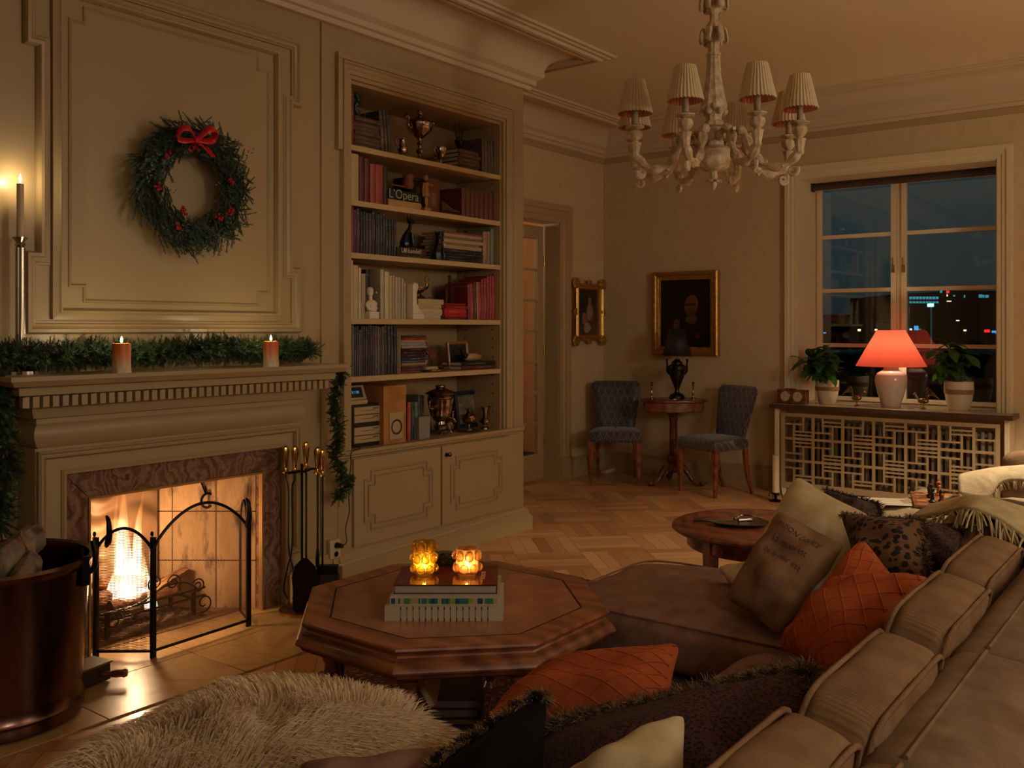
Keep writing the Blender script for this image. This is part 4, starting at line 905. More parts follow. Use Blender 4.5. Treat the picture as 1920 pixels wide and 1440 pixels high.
# wreath
wc = Vector((2.468, 3.70, 1.985)); WR = .222
wt = thing('christmas_wreath', 'round evergreen wreath with red bow and berries on the overmantel panel', 'wreath', tuple(wc), world=True)
m = MB(); m.tube([wc+Vector((WR*cos(a), .01, WR*sin(a))) for a in [i*pi/20 for i in range(40)]], .045, 8, closed=True); obj('ring', m, mat('dark_moss', '#1c2a1a', .9), wt)
m = MB(); fr_ = [[], []]
for i in range(900):
    a = rg.uniform(0, 2*pi); rr_ = WR+rg.uniform(-.085, .06); q = wc+Vector((rr_*cos(a), rg.uniform(-.045, .01), rr_*sin(a)))
    tang = Vector((-sin(a), 0, cos(a))); rad = Vector((cos(a), 0, sin(a)))
    # tips sweep round and droop to the lower left as in a hand tied wreath
    d = tang*rg.uniform(.3, 1.2)*(1 if a > pi/2 and a < 3*pi/2 or rg.random() < .5 else -1)+rad*rg.uniform(-.25, .9)+Vector((0, rg.uniform(-.5, .1), 0))
    if sin(a) < -.2: d += Vector((.1, 0, -.4))
    sprig(m, q, d, rg.uniform(.045, .085), .016 if rg.random() < .6 else .021, 34, rg, w=.0024, spread=.8)
obj('foliage', m, (GREEN2, TWIG), wt, flat=True)
LEAFG = mat('box_leaves', '#3f5a2a', .4, var=.5, vscale=20)
m = MB()
for i in range(70):
    a = rg.uniform(0, 2*pi); rr_ = WR+rg.uniform(-.05, .05); q = wc+Vector((rr_*cos(a), rg.uniform(-.07, -.03), rr_*sin(a))); an = rg.uniform(0, 2*pi)
    u = Vector((cos(an), rg.uniform(-.4, .4), sin(an))).normalized(); v = Vector((-sin(an), rg.uniform(-.4, .4), cos(an)))
    for k in range(6):
        o = q+u*.014*k; s_ = v*(.006 if k % 2 else -.006)
        m.add([o, o+s_*1.1+u*.005, o+s_*2.0+u*.010, o+s_*.9+u*.012], [(0, 1, 2, 3)])
obj('leaves', m, LEAFG, wt, flat=True)
BERRY = mat('red_berries', '#a01420', .25)
for px, py in ((316, 290), (296, 350), (410, 407), (336, 423), (432, 340), (368, 275), (345, 395), (430, 395)):
    m = MB(); c = onY(px, py, 3.63)
    for k in range(7): m.sphere(c+Vector((rg.uniform(-.016, .016), rg.uniform(-.01, .01), rg.uniform(-.016, .016))), .0075, 8, 6)
    obj('berry_cluster', m, BERRY, wt)
RIB = mat('red_satin_ribbon', '#c8141f', .4, sheen=.3)
bow = MB(); c = onY(368, 262, 3.60)
def ribbon(pts, w0, side):
    ps = smoothpts(pts, 6); rr_ = []
    for i, p in enumerate(ps):
        u = i/(len(ps)-1); w_ = w0*(.35+.65*sin(pi*min(1, u*1.0))**.5); rr_.append((p+Vector(side)*w_, p-Vector(side)*w_))
    vs = [q for r_ in rr_ for q in r_]; bow.add(vs, [(2*i, 2*i+1, 2*i+3, 2*i+2) for i in range(len(ps)-1)])
def off(x, y, z): return c+Vector((x, y, z))
ribbon([off(0, 0, 0), off(-.05, -.03, .035), off(-.085, -.02, .03), off(-.088, .01, -.005), off(-.05, .0, -.012), off(0, 0, 0)], .02, (.15, .5, .8))
ribbon([off(0, 0, 0), off(.04, -.03, .045), off(.085, -.02, .055), off(.095, .01, .02), off(.05, .0, .0), off(0, 0, 0)], .02, (-.2, .5, .8))
ribbon([off(0, 0, 0), off(-.03, -.01, -.03), off(-.055, -.03, -.05), off(-.03, -.02, -.055), off(0, 0, -.01)], .016, (.5, .5, .4))
ribbon([off(0, 0, 0), off(.035, -.01, -.03), off(.06, -.03, -.065), off(.075, -.02, -.06), off(.05, 0, -.02)], .017, (.6, .3, .2))
bow.sphere(c, .014, sx=.8)
obj('bow', bow, RIB, wt, solid=.001)

# ------------------------------------------------------------------ candles
WAX = N('warm_wax'); WAX.b.inputs['Base Color'].default_value = (*lin('#d8763a'), 1); WAX.b.inputs['Roughness'].default_value = .45
WAX.b.inputs['Subsurface Weight'].default_value = .6; WAX.b.inputs['Subsurface Radius'].default_value = (.02, .008, .003)
cz = WAX.n('ShaderNodeTexCoord'); sz_ = WAX.n('ShaderNodeSeparateXYZ'); WAX.l(cz.outputs['Generated'], sz_.inputs[0])
cbw = WAX.n('ShaderNodeCombineXYZ'); WAX.l(WAX.math('MULTIPLY', sz_.outputs[0], 9.0), cbw.inputs[0]); WAX.l(WAX.math('MULTIPLY', sz_.outputs[1], 9.0), cbw.inputs[1])
drip = WAX.math('ADD', sz_.outputs[2], WAX.math('MULTIPLY', WAX.math('SUBTRACT', WAX.noise(cbw.outputs[0], 1.2, 2), .5), 1.3))
WAX.l(WAX.ramp(drip, [(.2, lin('#d8c49e')), (.6, lin('#e08a50')), (.95, lin('#d86a30'))]), WAX.b.inputs['Base Color']); WAX = WAX.m
IVORY = N('ivory_wax'); IVORY.b.inputs['Base Color'].default_value = (*lin('#cdb793'), 1); IVORY.b.inputs['Subsurface Weight'].default_value = .5; IVORY.b.inputs['Subsurface Radius'].default_value = (.02, .01, .005); IVORY = IVORY.m
def glow(name, col, es):
    n = N(name); n.t.nodes.remove(n.b); e = n.n('ShaderNodeEmission'); e.inputs[0].default_value = (*lin(col), 1); e.inputs[1].default_value = es
    t = n.n('ShaderNodeBsdfTransparent'); a = n.n('ShaderNodeAddShader'); n.l(e.outputs[0], a.inputs[0]); n.l(t.outputs[0], a.inputs[1]); n.l(a.outputs[0], n.out.inputs[0]); return n.m
FLM = glow('candle_flame', '#ffcf8a', 12)
def flame(parent, c, h=.03):
    m = MB(); m.lathe([(.0008, 0), (.004, h*.2), (.0052, h*.38), (.0035, h*.7), (.0006, h)], c, 10)
    return obj('flame', m, FLM, parent)
def candle_light(c, p, r=.0045): light('candle_light', 'POINT', c, p, (1, .78, .47), r)
for (px, py), lab in zip(((228, 699), (508, 688)), ('dripping orange pillar candle nearer the wreath end of the mantel', 'dripping orange pillar candle near the bookcase end of the mantel')):
    c = onZ(px, py, 1.1725); d_ = CA*c.x+SA*c.y; H_ = (py-(645 if px < 300 else 641))/FPX*d_
    t_ = thing('pillar_candle', lab, 'candle', tuple(c)); r0 = 16.5/FPX*d_ if px < 300 else 14/FPX*d_
    m = MB(); rr_ = []
    for i in range(15):
        z = H_*i/14; rr_.append([((r0*(1+.05*sin(7*a+i*.25)*(1-i/16)+(.05 if i == 0 else 0)+.03*sin(3*a+2)))*cos(a), (r0*(1+.05*sin(7*a+i*.25)*(1-i/16)+.03*sin(3*a+2)))*sin(a), z) for a in [j*2*pi/28 for j in range(28)]])
    for q, dz in ((.9, .003), (.75, -.004), (.3, -.008)): rr_.append([(r0*q*cos(a), r0*q*sin(a), H_+dz) for a in [j*2*pi/28 for j in range(28)]])
    m.rings(rr_); obj('body', m, WAX, t_)
    m = MB(); m.cyl((0, 0, H_-.008), (0, 0, H_+.006), .001, seg=5); obj('wick', m, BLACK, t_)
    flame(t_, (0, 0, H_+.003), .028); candle_light((c.x, c.y, c.z+H_+.016), 1.3)
c = onY(38, 640, 3.705); t_ = thing('tall_candlestick', 'tall fluted silver candlestick with a lit ivory candle at the mantel end', 'candlestick', (c.x, c.y, 1.1725))
zc = [onY(38, y, 3.705).z-1.1725 for y in (445, 345)]; r_ = .0165
m = MB(); m.lathe([(.06, 0), (.06, .012), (.035, .03), (.02, .05), (.0165, .07), (r_, .08), (r_, zc[0]-.04), (.012, zc[0]-.038), (.02, zc[0]-.03), (.014, zc[0]-.02), (.026, zc[0]-.003), (.028, zc[0]), (.01, zc[0])], seg=40, flute=10, famp=.06); obj('stick', m, mat('brushed_silver', '#b9ac98', .25, 1), t_)
m = MB(); m.lathe([(.0135, zc[0]-.004), (.013, zc[1]), (.009, zc[1]-.002)], seg=16); obj('candle', m, IVORY, t_)
flame(t_, (0, 0, zc[1]+.004), .036); candle_light((c.x, c.y, 1.1725+zc[1]+.020), .85)

# ------------------------------------------------------------------ fire
G = .008
fc = Vector((2.33, 3.90, 0))
gr = thing('fire_grate', 'black wrought iron fire basket with scrolls under the burning logs', 'grate', tuple(fc), world=True)
def scroll(m, c, r, turns, a0, sg, th, plane='x'):
    pts = []
    for i in range(int(16*turns)+1):
        a = a0+sg*i*2*pi/16; q = r*(1-.75*i/(16*turns)); pts.append(Vector((c[0]+q*cos(a), c[1], c[2]+q*sin(a))))
    m.tube(pts, th, 6)
for z in (.10, .135):
    m = MB(); m.tube([(2.09, 3.80, z), (2.62, 3.82, z)], .005); obj('rail', m, BLACK, gr)
for x in (2.13, 2.55):
    m = MB(); m.box(x-.008, x+.008, 3.80, 3.815, G, .13); obj('leg', m, BLACK, gr)
    m = MB(); m.box(x-.008, x+.008, 3.99, 4.0, G, .10); m.box(x-.006, x+.006, 3.8, 4.0, .095, .105); obj('leg', m, BLACK, gr)
m = MB(); scroll(m, (2.44, 3.80, .20), .038, 1.6, -.8, 1, .004); scroll(m, (2.35, 3.80, .215), .035, 1.6, 3.9, -1, .004); scroll(m, (2.57, 3.80, .155), .035, 1.6, 2.6, -1, .004); scroll(m, (2.15, 3.79, .10), .04, 1.6, 0, 1, .004); scroll(m, (2.60, 3.80, .07), .045, 1.2, -2, 1, .004)
m.tube(smoothpts([(2.2, 3.80, .13), (2.3, 3.80, .15), (2.40, 3.80, .19), (2.5, 3.80, .185), (2.57, 3.80, .14)]), .004); obj('scrollwork', m, BLACK, gr)
BARK = mat('birch_bark', '#9b8770', .85, var=.7, vscale=14, vcol='#3a2a1e', bump=.6, bscale=30, dist=.01)
SPLIT = wood('split_birch', '#b98a55', '#8a6038', .7, (1, 1, 1), 0)
CHAR = mat('charred_log', '#2a1a10', .9, var=.5, vscale=20, vcol='#7a4a22', bump=.8, bscale=40, dist=.01)
def log(name, a, b, r, m_, label, cat='log', group=None, parent=None, half=False, rg=rg, ends=True):
    a, b = Vector(a), Vector(b); ax = (b-a).normalized(); u = ax.orthogonal().normalized(); v = ax.cross(u); th0 = rg.uniform(0, 6)
    mb = MB(); rr_ = []
    for i in range(5):
        t = i/4; q = a.lerp(b, t); ring = []
        for j in range(14):
            th = j*2*pi/14; k = r*(1+.08*sin(3*th+th0)+.04*sin(5*th+i)+rg.uniform(-.02, .02))
            if half and 0 < th < pi*.9: k = r*.35*(1+.05*sin(9*th))
            ring.append(q+(u*cos(th+th0)+v*sin(th+th0))*k)
        rr_.append(ring)
    mb.rings(rr_); mb.mi[-2:] = [1, 1]
    return obj(name, mb, (m_, SPLIT if m_ is not CHAR else CHAR), parent, label, cat, group)
log('log', (2.08, 3.87, .17), (2.34, 3.96, .17), .042, CHAR, 'charred log burning at the left of the fire')
log('log', (2.22, 3.98, .15), (2.55, 3.93, .15), .04, CHAR, 'blackened log lying along the back of the fire')
log('log', (2.40, 3.90, .165), (2.60, 3.97, .20), .034, SPLIT, 'pale split log resting at the right of the fire', half=True)
log('log', (2.16, 3.84, .145), (2.50, 3.88, .135), .025, CHAR, 'thin charred branch across the front of the grate')
log('log', (2.14, 3.93, .235), (2.36, 3.9, .20), .03, CHAR, 'burning log on top under the flames')
# ash heap
m = MB(); nx, ny = 34, 20; vs = []
for i in range(nx):
    for j in range(ny):
        x = 2.04+.58*i/(nx-1); y = 3.78+.22*j/(ny-1); e = max(0, 1-((x-2.33)/.29)**2)*max(0, 1-((y-3.89)/.11)**2)
        vs.append((x, y, .0082+e**.6*(.035+rg.uniform(0, .028))))
m.add(vs, [(i*ny+j, (i+1)*ny+j, (i+1)*ny+j+1, i*ny+j+1) for i in range(nx-1) for j in range(ny-1)])
obj('ash_heap', m, mat('ash_and_embers', '#6e5540', .95, var=.7, vscale=30, vcol='#2c1c12', bump=.8, bscale=90), None, 'heap of ash and coals under the grate', 'ash', kind='stuff', flat=True)
# flames
fn = N('fire_flame'); fn.t.nodes.remove(fn.b)
cg = fn.n('ShaderNodeTexCoord'); sg_ = fn.n('ShaderNodeSeparateXYZ'); fn.l(cg.outputs['Generated'], sg_.inputs[0])
em = fn.n('ShaderNodeEmission'); tp = fn.n('ShaderNodeBsdfTransparent'); mx = fn.n('ShaderNodeMixShader'); lw = fn.n('ShaderNodeLayerWeight'); lw.inputs[0].default_value = .5
nz = fn.noise(fn.coord('Object', (9, 9, 3)), 3, 3)
hh = fn.math('ADD', sg_.outputs[2], fn.math('MULTIPLY', fn.math('SUBTRACT', nz, .5), .3))
fn.l(fn.ramp(hh, [(.0, (1, .45, .16)), (.14, (1, .85, .7)), (.45, (1, .70, .36)), (.66, (1, .36, .08)), (1., (.9, .2, .03))]), em.inputs[0])
fn.l(fn.ramp(hh, [(.0, .3), (.12, 1.), (.40, .85), (.58, .22), (.78, .08), (1., .02)]), fn.n('ShaderNodeMath', operation='MULTIPLY').inputs[0])
stm = [x for x in fn.t.nodes if x.type == 'MATH'][-1]; stm.inputs[1].default_value = 2.2
fac = fn.math('SUBTRACT', 1.0, lw.outputs[1])
a_ = fn.math('MULTIPLY', fn.math('POWER', fac, 1.3), fn.ramp(hh, [(.0, .4), (.1, .8), (.6, .85), (.85, .4), (1., .0)]), clamp=True)
fn.l(fn.math('MULTIPLY', stm.outputs[0], a_), em.inputs[1]); ad = fn.n('ShaderNodeAddShader'); fn.l(tp.outputs[0], ad.inputs[0]); fn.l(em.outputs[0], ad.inputs[1]); fn.l(ad.outputs[0], fn.out.inputs[0]); FIRE = fn.m
ft = thing('fire', 'bright yellow and orange flames rising from the logs', 'fire', (2.26, 3.9, .16), world=True)
for cx, cy, r0, h, z0, bend in ((2.275, 3.88, .064, .40, .11, -.01), (2.315, 3.90, .050, .36, .11, .02), (2.225, 3.90, .050, .27, .13, .04), (2.36, 3.90, .035, .20, .14, -.02), (2.20, 3.90, .03, .15, .17, .04), (2.285, 3.93, .03, .58, .17, -.03), (2.325, 3.92, .022, .52, .17, .03), (2.255, 3.92, .02, .50, .17, -.02), (2.35, 3.85, .022, .15, .09, .01), (2.38, 3.86, .015, .12, .08, -.01), (2.24, 3.86, .03, .24, .14, .02)):
    m = MB(); rr_ = []; ph = rg.uniform(0, 6)
    for i in range(18):
        t = i/17; q = r0*(.35+.65*sin(pi*min(1, .2+t*1.0))**.8)*(1-t)**.55*1.25+.0006
        ox = bend*t+.018*t*sin(t*7+ph); oy = .01*sin(t*5+ph)
        rr_.append([(cx+ox+q*cos(a)*(1+.15*sin(3*a+ph+t*4)), cy+oy+q*.8*sin(a), z0+h*t) for a in [j*2*pi/16 for j in range(16)]])
    m.rings(rr_); obj('flame', m, FIRE, ft)
light('fire_light', 'POINT', (2.285, 3.845, .34), 9.5, (1, .62, .33), .035)
light('ember_light', 'POINT', (2.27, 3.86, .19), 1.6, (1, .50, .22), .025)

# ------------------------------------------------------------------ fire screen
MESH = N('fire_screen_mesh'); v = MESH.coord('Object', (1, 1, 1), (0, 0, 0)); s3 = MESH.n('ShaderNodeSeparateXYZ'); MESH.l(v, s3.inputs[0])
u_ = MESH.math('ADD', MESH.math('MULTIPLY', s3.outputs[0], 1.0), MESH.math('MULTIPLY', s3.outputs[1], 1.0))
g1 = MESH.math('LESS_THAN', MESH.math('FRACT', MESH.math('MULTIPLY', MESH.math('ADD', u_, MESH.math('MULTIPLY', s3.outputs[2], 1.7)), 92)), .24)
g2 = MESH.math('LESS_THAN', MESH.math('FRACT', MESH.math('MULTIPLY', MESH.math('SUBTRACT', u_, MESH.math('MULTIPLY', s3.outputs[2], 1.7)), 92)), .24)
MESH.b.inputs['Base Color'].default_value = (*lin('#8a6a4a'), 1); MESH.b.inputs['Metallic'].default_value = .6; MESH.b.inputs['Roughness'].default_value = .45
MESH.l(MESH.math('MAXIMUM', g1, g2), MESH.b.inputs['Alpha']); MESH = MESH.m
fs = thing('fire_screen', 'folding black iron fire screen with arched mesh panels on the hearth', 'fire screen', (2.3, 3.5, .006), world=True)
PL, PM, PR = (2.00, 3.665), (2.145, 3.485), (2.632, 3.51)
def panel(a, b, hs, hp):
    A, B = Vector((*a, 0)), Vector((*b, 0)); arc = [A.lerp(B, t)+Vector((0, 0, hs+(hp-hs)*sin(pi*t)**.75)) for t in [i/20 for i in range(21)]]
    p_ = MB(); p_.tube([A+Vector((0, 0, .03)), A+Vector((0, 0, hs))]+arc[1:-1]+[B+Vector((0, 0, hs)), B+Vector((0, 0, .03))], .0065, 8); p_.tube([A+Vector((0, 0, .035)), B+Vector((0, 0, .035))], .0065, 8)
    fo = obj('panel_frame', p_, BLACK, fs)
    p_ = MB(); vs = [A+Vector((0, 0, .035)), B+Vector((0, 0, .035))]+[q for q in reversed(arc)]; p_.add(vs, [tuple(range(len(vs)))]); obj('mesh', p_, MESH, fo, flat=True)
panel(PL, PM, .44, .535); panel(PM, PR, .445, .60)
panel((PR[0]+.004, PR[1]+.01), (2.70, 3.66), .44, .56)
for (x, y), h in ((PL, .50), (PM, .50), ((PR[0]+.003, PR[1]+.005), .55)):
    m = MB(); m.cyl((x-.004, y, .007), (x-.004, y, h), .0085, seg=8); m.cyl((x+.010, y+.004, .007), (x+.010, y+.004, h-.004), .0075, seg=8); m.sphere((x-.004, y, h+.012), .007, sz=1.6); obj('post', m, BLACK, fs)
for x, y in ((PL[0]+.03, PL[1]-.03), (PR[0]-.012, PR[1])):
    m = MB(); m.tube(smoothpts([(x, y, .46), (x, y-.02, .50), (x, y-.018, .56), (x, y, .585)]), [.008, .01, .012, .013, .013, .013, .013, .012, .012, .011, .011, .01, .01, .009, .009, .008, .007, .006, .005]); obj('handle', m, BLACK, fs)

# ------------------------------------------------------------------ fire irons
c = onZ(577, 1148, .006); c = Vector((2.93, 3.50, .006))
tl = thing('fire_tool_stand', 'round brass footed stand holding the fire irons beside the hearth', 'stand', tuple(c))
m = MB(); m.lathe([(.105, 0), (.107, .012), (.09, .022), (.03, .028), (.012, .045)], seg=32); obj('base', m, BRASS, tl)
m = MB(); m.cyl((0, 0, .03), (0, 0, .70), .006); obj('pole', m, BLACK, tl)
m = MB(); m.tube(smoothpts([(-.085, 0, .665), (-.04, -.03, .672), (0, -.02, .665), (.04, -.02, .672), (.085, 0, .665)]), .006); obj('hook_bar', m, BLACK, tl)
def hnd(m, x, y, z, h=.135, r=.016):
    m.lathe([(.006, 0), (.016, .006), (.017, .012), (.009, .022), (.007, .03), (.009, .04), (r, h*.8), (r*.8, h*.93), (.001, h)], (x, y, z), 12, flute=4, famp=.12)
# screen-space right vector in the room
RV = Vector((SA, -CA, 0))
def tool(name, label, dx, zt, build):
    p = c+RV*dx*.72; t_ = thing(name, label, 'fire iron', (p.x, p.y-.03, .02), rz=ANG-pi/2)
    m = MB(); hnd(m, 0, 0, zt-.14); obj('handle', m, BRASS, t_); build(t_, zt-.14); return t_
def shovel(t_, z):
    m = MB(); m.tube([(0, 0, .23), (0, 0, z+.005)], .005); obj('rod', m, BLACK, t_)
    m = MB(); m.prism([(-.012, .25), (.012, .25), (.05, .21), (.062, .16), (.055, .08), (.06, .005), (-.06, .005), (-.055, .08), (-.062, .16), (-.05, .21)], -.03, -.024, 'y'); obj('blade', m, BLACK, t_, bevel=.002)
def brush(t_, z):
    m = MB(); m.tube([(0, 0, .2), (0, 0, z+.005)], .005); obj('rod', m, BLACK, t_)
    m = MB(); m.box(-.02, .075, -.02, .02, .17, .21); obj('brush_head', m, BLACK, t_, bevel=.004)
    m = MB(); m.box(-.022, .078, -.026, .026, .11, .17); obj('bristles', m, mat('black_bristle', '#120e0b', .9, bump=1, bscale=300), t_, bevel=.01)
def poker(t_, z):
    m = MB(); m.tube([(0, 0, .03), (0, 0, z+.005)], .005); m.lathe([(.009, 0), (.010, .06), (.006, .09)], (0, 0, .20), 10); obj('rod', m, BLACK, t_)
def tongs(t_, z):
    for s_ in (-1, 1):
        m = MB(); m.tube(smoothpts([(s_*.022, 0, z+.005), (s_*.02, 0, z-.03), (s_*.008, 0, z-.08), (s_*.008, 0, .30), (-s_*.012, 0, .20), (-s_*.03, 0, .1), (-s_*.012, 0, .05)]), .004); obj('arm', m, BLACK, t_)
p = c+RV*-.075; t_ = thing('fire_tongs', 'long black fire tongs with twin brass handles on the stand', 'fire iron', (p.x, p.y-.03, .02), rz=ANG-pi/2)
for s_ in (-1, 1):
    m = MB(); hnd(m, s_*.022, 0, .64); obj('handle', m, BRASS, t_)
tongs(t_, .64)
tool('hearth_shovel', 'black hearth shovel with brass handle hanging on the stand', -.0, .80, shovel)
tool('poker', 'slim black poker with brass handle between shovel and brush', .075, .775, poker)
tool('hearth_brush', 'black hearth brush with brass handle at the right of the stand', .108, .765, brush)

# socket, plug and cable
so = onY(622, 1030, YW)
t_ = thing('wall_socket', 'cream double wall socket low on the wall beside the cupboard', 'socket', (so.x, YW-.022, so.z), world=True)
m = MB(); m.box(so.x-.036, so.x+.036, YW-.03, YW-.0, so.z-.045, so.z+.055); sk = obj('plate', m, mat('cream_plastic', '#c9b98f', .4), t_, bevel=.005)
for dz in (.025, -.022):
    m = MB(); m.lathe([(.017, 0), (.019, .003), (.015, .003), (.014, -.004)], seg=20, M=Matrix.Translation((so.x+.004, YW-.03, so.z+dz)) @ Matrix.Rotation(pi/2, 4, 'X')); obj('outlet', m, mat('cream_plastic_b', '#b5a47c', .4), sk)
t_ = thing('power_cable', 'black cable running from the stereo down to the wall socket', 'cable', (so.x+.004, YW-.04, so.z+.025), world=True)
m = MB(); m.cyl((so.x+.004, YW-.034, so.z+.026), (so.x+.008, YW-.075, so.z+.026), .015, .011); obj('plug', m, HB, t_)
pts = [(so.x+.008, YW-.07, so.z+.026), (so.x+.05, YW-.06, so.z+.04)]+[tuple(onY(px, py, YW-.04)) for px, py in ((648, 990), (655, 960), (654, 930), (655, 900), (658, 870), (659, 848))]+[(3.53, YW-.045, .70), (3.545, 3.825, .71)]
m = MB(); m.tube(smoothpts(pts), .003, 6); obj('cord', m, HB, t_)
m = MB(); m.tube(smoothpts([(so.x-.01, YW-.03, so.z-.047), (so.x-.005, YW-.032, so.z-.07), (so.x+.03, YW-.035, so.z-.085), (so.x+.12, YW-.04, so.z-.08)]), .005, 6)
m.tube([(so.x+.12, YW-.04, so.z-.08), (5.0, YW-.048, .147)], .005, 6); 
obj('white_cable', m, mat('cream_cable', '#c2ad84', .5), None, 'cream cable clipped along the top of the baseboard', 'cable')

# ------------------------------------------------------------------ copper tub with firewood
bx, by, bh, br = 1.495, 3.385, .555, .30
tb = thing('copper_tub', 'large tarnished copper tub full of birch logs on the hearth corner', 'tub', (bx, by, 0), world=True)
m = MB(); m.lathe([(.255, .012), (.27, .012), (.274, .02), (.272, .05), (.279, .06), (.272, .07), (.268, .11), (.283, .35), (.292, .52), (.302, .532), (.308, .545), (.302, .556), (.29, .55), (.284, .52), (.26, .10), (.25, .03), (.01, .03)], (bx, by, 0), 64, cap=False); obj('body', m, COPPER, tb)
p = Vector((bx, by, 0))+RV*.300
m = MB(); m.box(p.x-.014, p.x+.014, p.y-.012, p.y+.012, .46, .56); m.tube(smoothpts([(p.x+.012, p.y, .50), (p.x+.03, p.y-.01, .52), (p.x+.034, p.y-.01, .56), (p.x+.03, p.y, .61)]), .010); m.cyl((p.x-.01, p.y, .555), (p.x-.01, p.y, .59), .006); obj('handle_bracket', m, BLACK, tb, bevel=.002)
for i, (a, b, r, half, lab) in enumerate((((-.12, -.10, .45), (.17, .10, .535), .052, False, 'round birch log leaning to the rim of the copper tub'), ((-.02, .14, .40), (.12, .02, .53), .05, True, 'split birch log behind the front log in tub'),
        ((-.20, -.16, .42), (-.06, -.02, .58), .035, True, 'narrow split log standing up in the copper tub'), ((-.20, .05, .40), (-.10, .12, .60), .055, False, 'thick rough barked log at the back of tub'), ((-.24, -.05, .38), (-.16, .02, .62), .05, False, 'upright bark covered log at the tub edge'),
        ((-.02, -.18, .40), (.1, -.02, .47), .045, False, 'birch log low at the front of tub'), ((.0, .06, .36), (.1, .16, .47), .04, True, 'short split log deep in the tub'), ((-.1, 0, .34), (.0, .1, .44), .055, False, 'log buried in middle of the tub'))):
    log('birch_log', (bx+a[0], by+a[1], a[2]+.065), (bx+b[0], by+b[1], b[2]+.05), r, BARK, lab, half=half, group='birch logs in the copper tub')
for i, (a, b, r) in enumerate((((-.18, -.12, .1), (.15, .08, .12), .07), ((-.1, .15, .1), (.12, -.1, .24), .07), ((-.15, -.02, .3), (.16, .02, .3), .065), ((-.02, -.17, .2), (.02, .18, .33), .06))):
    log('birch_log', (bx+a[0], by+a[1], a[2]), (bx+b[0], by+b[1], b[2]), r, BARK, 'log lying hidden deeper down inside the tub', group='hidden logs in the tub')
# bellows-like box at the foot of the tub
q = onZ(200, 1270, .03)
t_ = thing('hearth_box', 'low dark hearth box with a turned wooden handle behind the copper tub', 'box', (q.x-.02, q.y+.06, .006), world=True)
m = MB(); M_ = Matrix.Translation((q.x-.09, q.y+.05, 0)) @ Matrix.Rotation(radians(10), 4, 'Z'); m.box(-.13, .11, -.05, .05, .012, .075, M_); obj('body', m, mat('dark_iron_box', '#3a3028', .4, .3), t_, bevel=.003)
m = MB(); m.box(-.14, .115, -.055, .055, .075, .083, M_); obj('lid', m, mat('slate_lid', '#6a5a48', .4), t_, bevel=.002)
m = MB(); a = M_ @ Vector((.06, -.05, .045)); b = M_ @ Vector((.12, -.13, .045)); m.tube([a.lerp(b, t) for t in (0, .2, .3, .6, .8, .9, 1)], [.008, .012, .009, .015, .014, .017, .012], 12); obj('handle', m, MAHOG, t_)
# ------------------------------------------------------------------ paintings
def blob(m, pts, h0, h1, to3): m.sweep  # (kept simple: see paint())
def paint(parent, name, shapes, to3):
    """flat painted shapes, each a thin relief on the canvas: (colour, [(u, v)...])"""
    for i, (nm, col, pts) in enumerate(shapes):
        mb = MB(); ps = smoothpts([(u, v, 0) for u, v in pts], 4, True) if len(pts) > 3 else [Vector((u, v, 0)) for u, v in pts]
        h = .0006+.0004*i; n_ = len(ps); mb.add([to3(p.x, p.y, h) for p in ps], [tuple(range(n_))]); obj(nm, mb, mat('oil_'+col[1:], col, .35, var=.3, vscale=18), parent, flat=True)
# portrait on the window wall
PX_ = XW-.03
pt = thing('portrait_painting', 'dark oil portrait of a bald bearded man in a wide gilded frame', 'painting', (PX_, 3.84, 1.10), world=True)
y0, y1, z0, z1 = 4.175, 3.535, 1.105, 1.855      # image left edge has the larger y
def toP(u, v, h): return Vector((PX_-h, y0-u, z0+v))
W_, H_ = y0-y1, z1-z0
m = MB(); m.sweep([(0, 0), (0, H_), (W_, H_), (W_, 0)], [(0, -.028), (0, .022), (-.012, .034), (-.03, .03), (-.04, .018), (-.055, .02), (-.062, .012), (-.075, .008), (-.08, 0), (-.08, -.028)], toP, closed=True)
obj('frame', m, GOLD, pt)
m = MB(); m.box(PX_-.004, PX_+.004, y1+.07, y0-.07, z0+.07, z1-.07); cv_ = obj('canvas', m, mat('dark_oil_canvas', '#1d140f', .3, var=.5, vscale=5, vcol='#0e0a08'), pt)
def tC(u, v, h): return Vector((PX_-.004-h, y0-.08-u, z0+.08+v))       # canvas 0..48 wide, 0..59 high
paint(cv_, 'p', [('coat', '#120d0b', [(.06, 0), (.10, .13), (.2, .24), (.30, .26), (.42, .2), (.475, .05), (.47, 0)]), ('collar', '#5d4a3c', [(.24, .23), (.27, .27), (.34, .27), (.36, .24), (.31, .20)]),
    ('face', '#6b432c', [(.235, .36), (.25, .42), (.29, .455), (.34, .45), (.365, .40), (.36, .33), (.32, .275), (.27, .28), (.24, .315)]), ('beard', '#4a3a2d', [(.25, .31), (.27, .33), (.31, .325), (.345, .31), (.34, .275), (.30, .255), (.265, .27)]),
    ('brow', '#2f1c12', [(.245, .375), (.28, .385), (.34, .38), (.34, .365), (.28, .365), (.248, .36)]), ('hand', '#5f3b27', [(.13, .16), (.125, .21), (.15, .245), (.185, .235), (.19, .19), (.165, .15), (.145, .10), (.12, .11)]), ('flower', '#5a1713', [(.34, .09), (.35, .12), (.38, .12), (.385, .09), (.36, .07)])], tC)
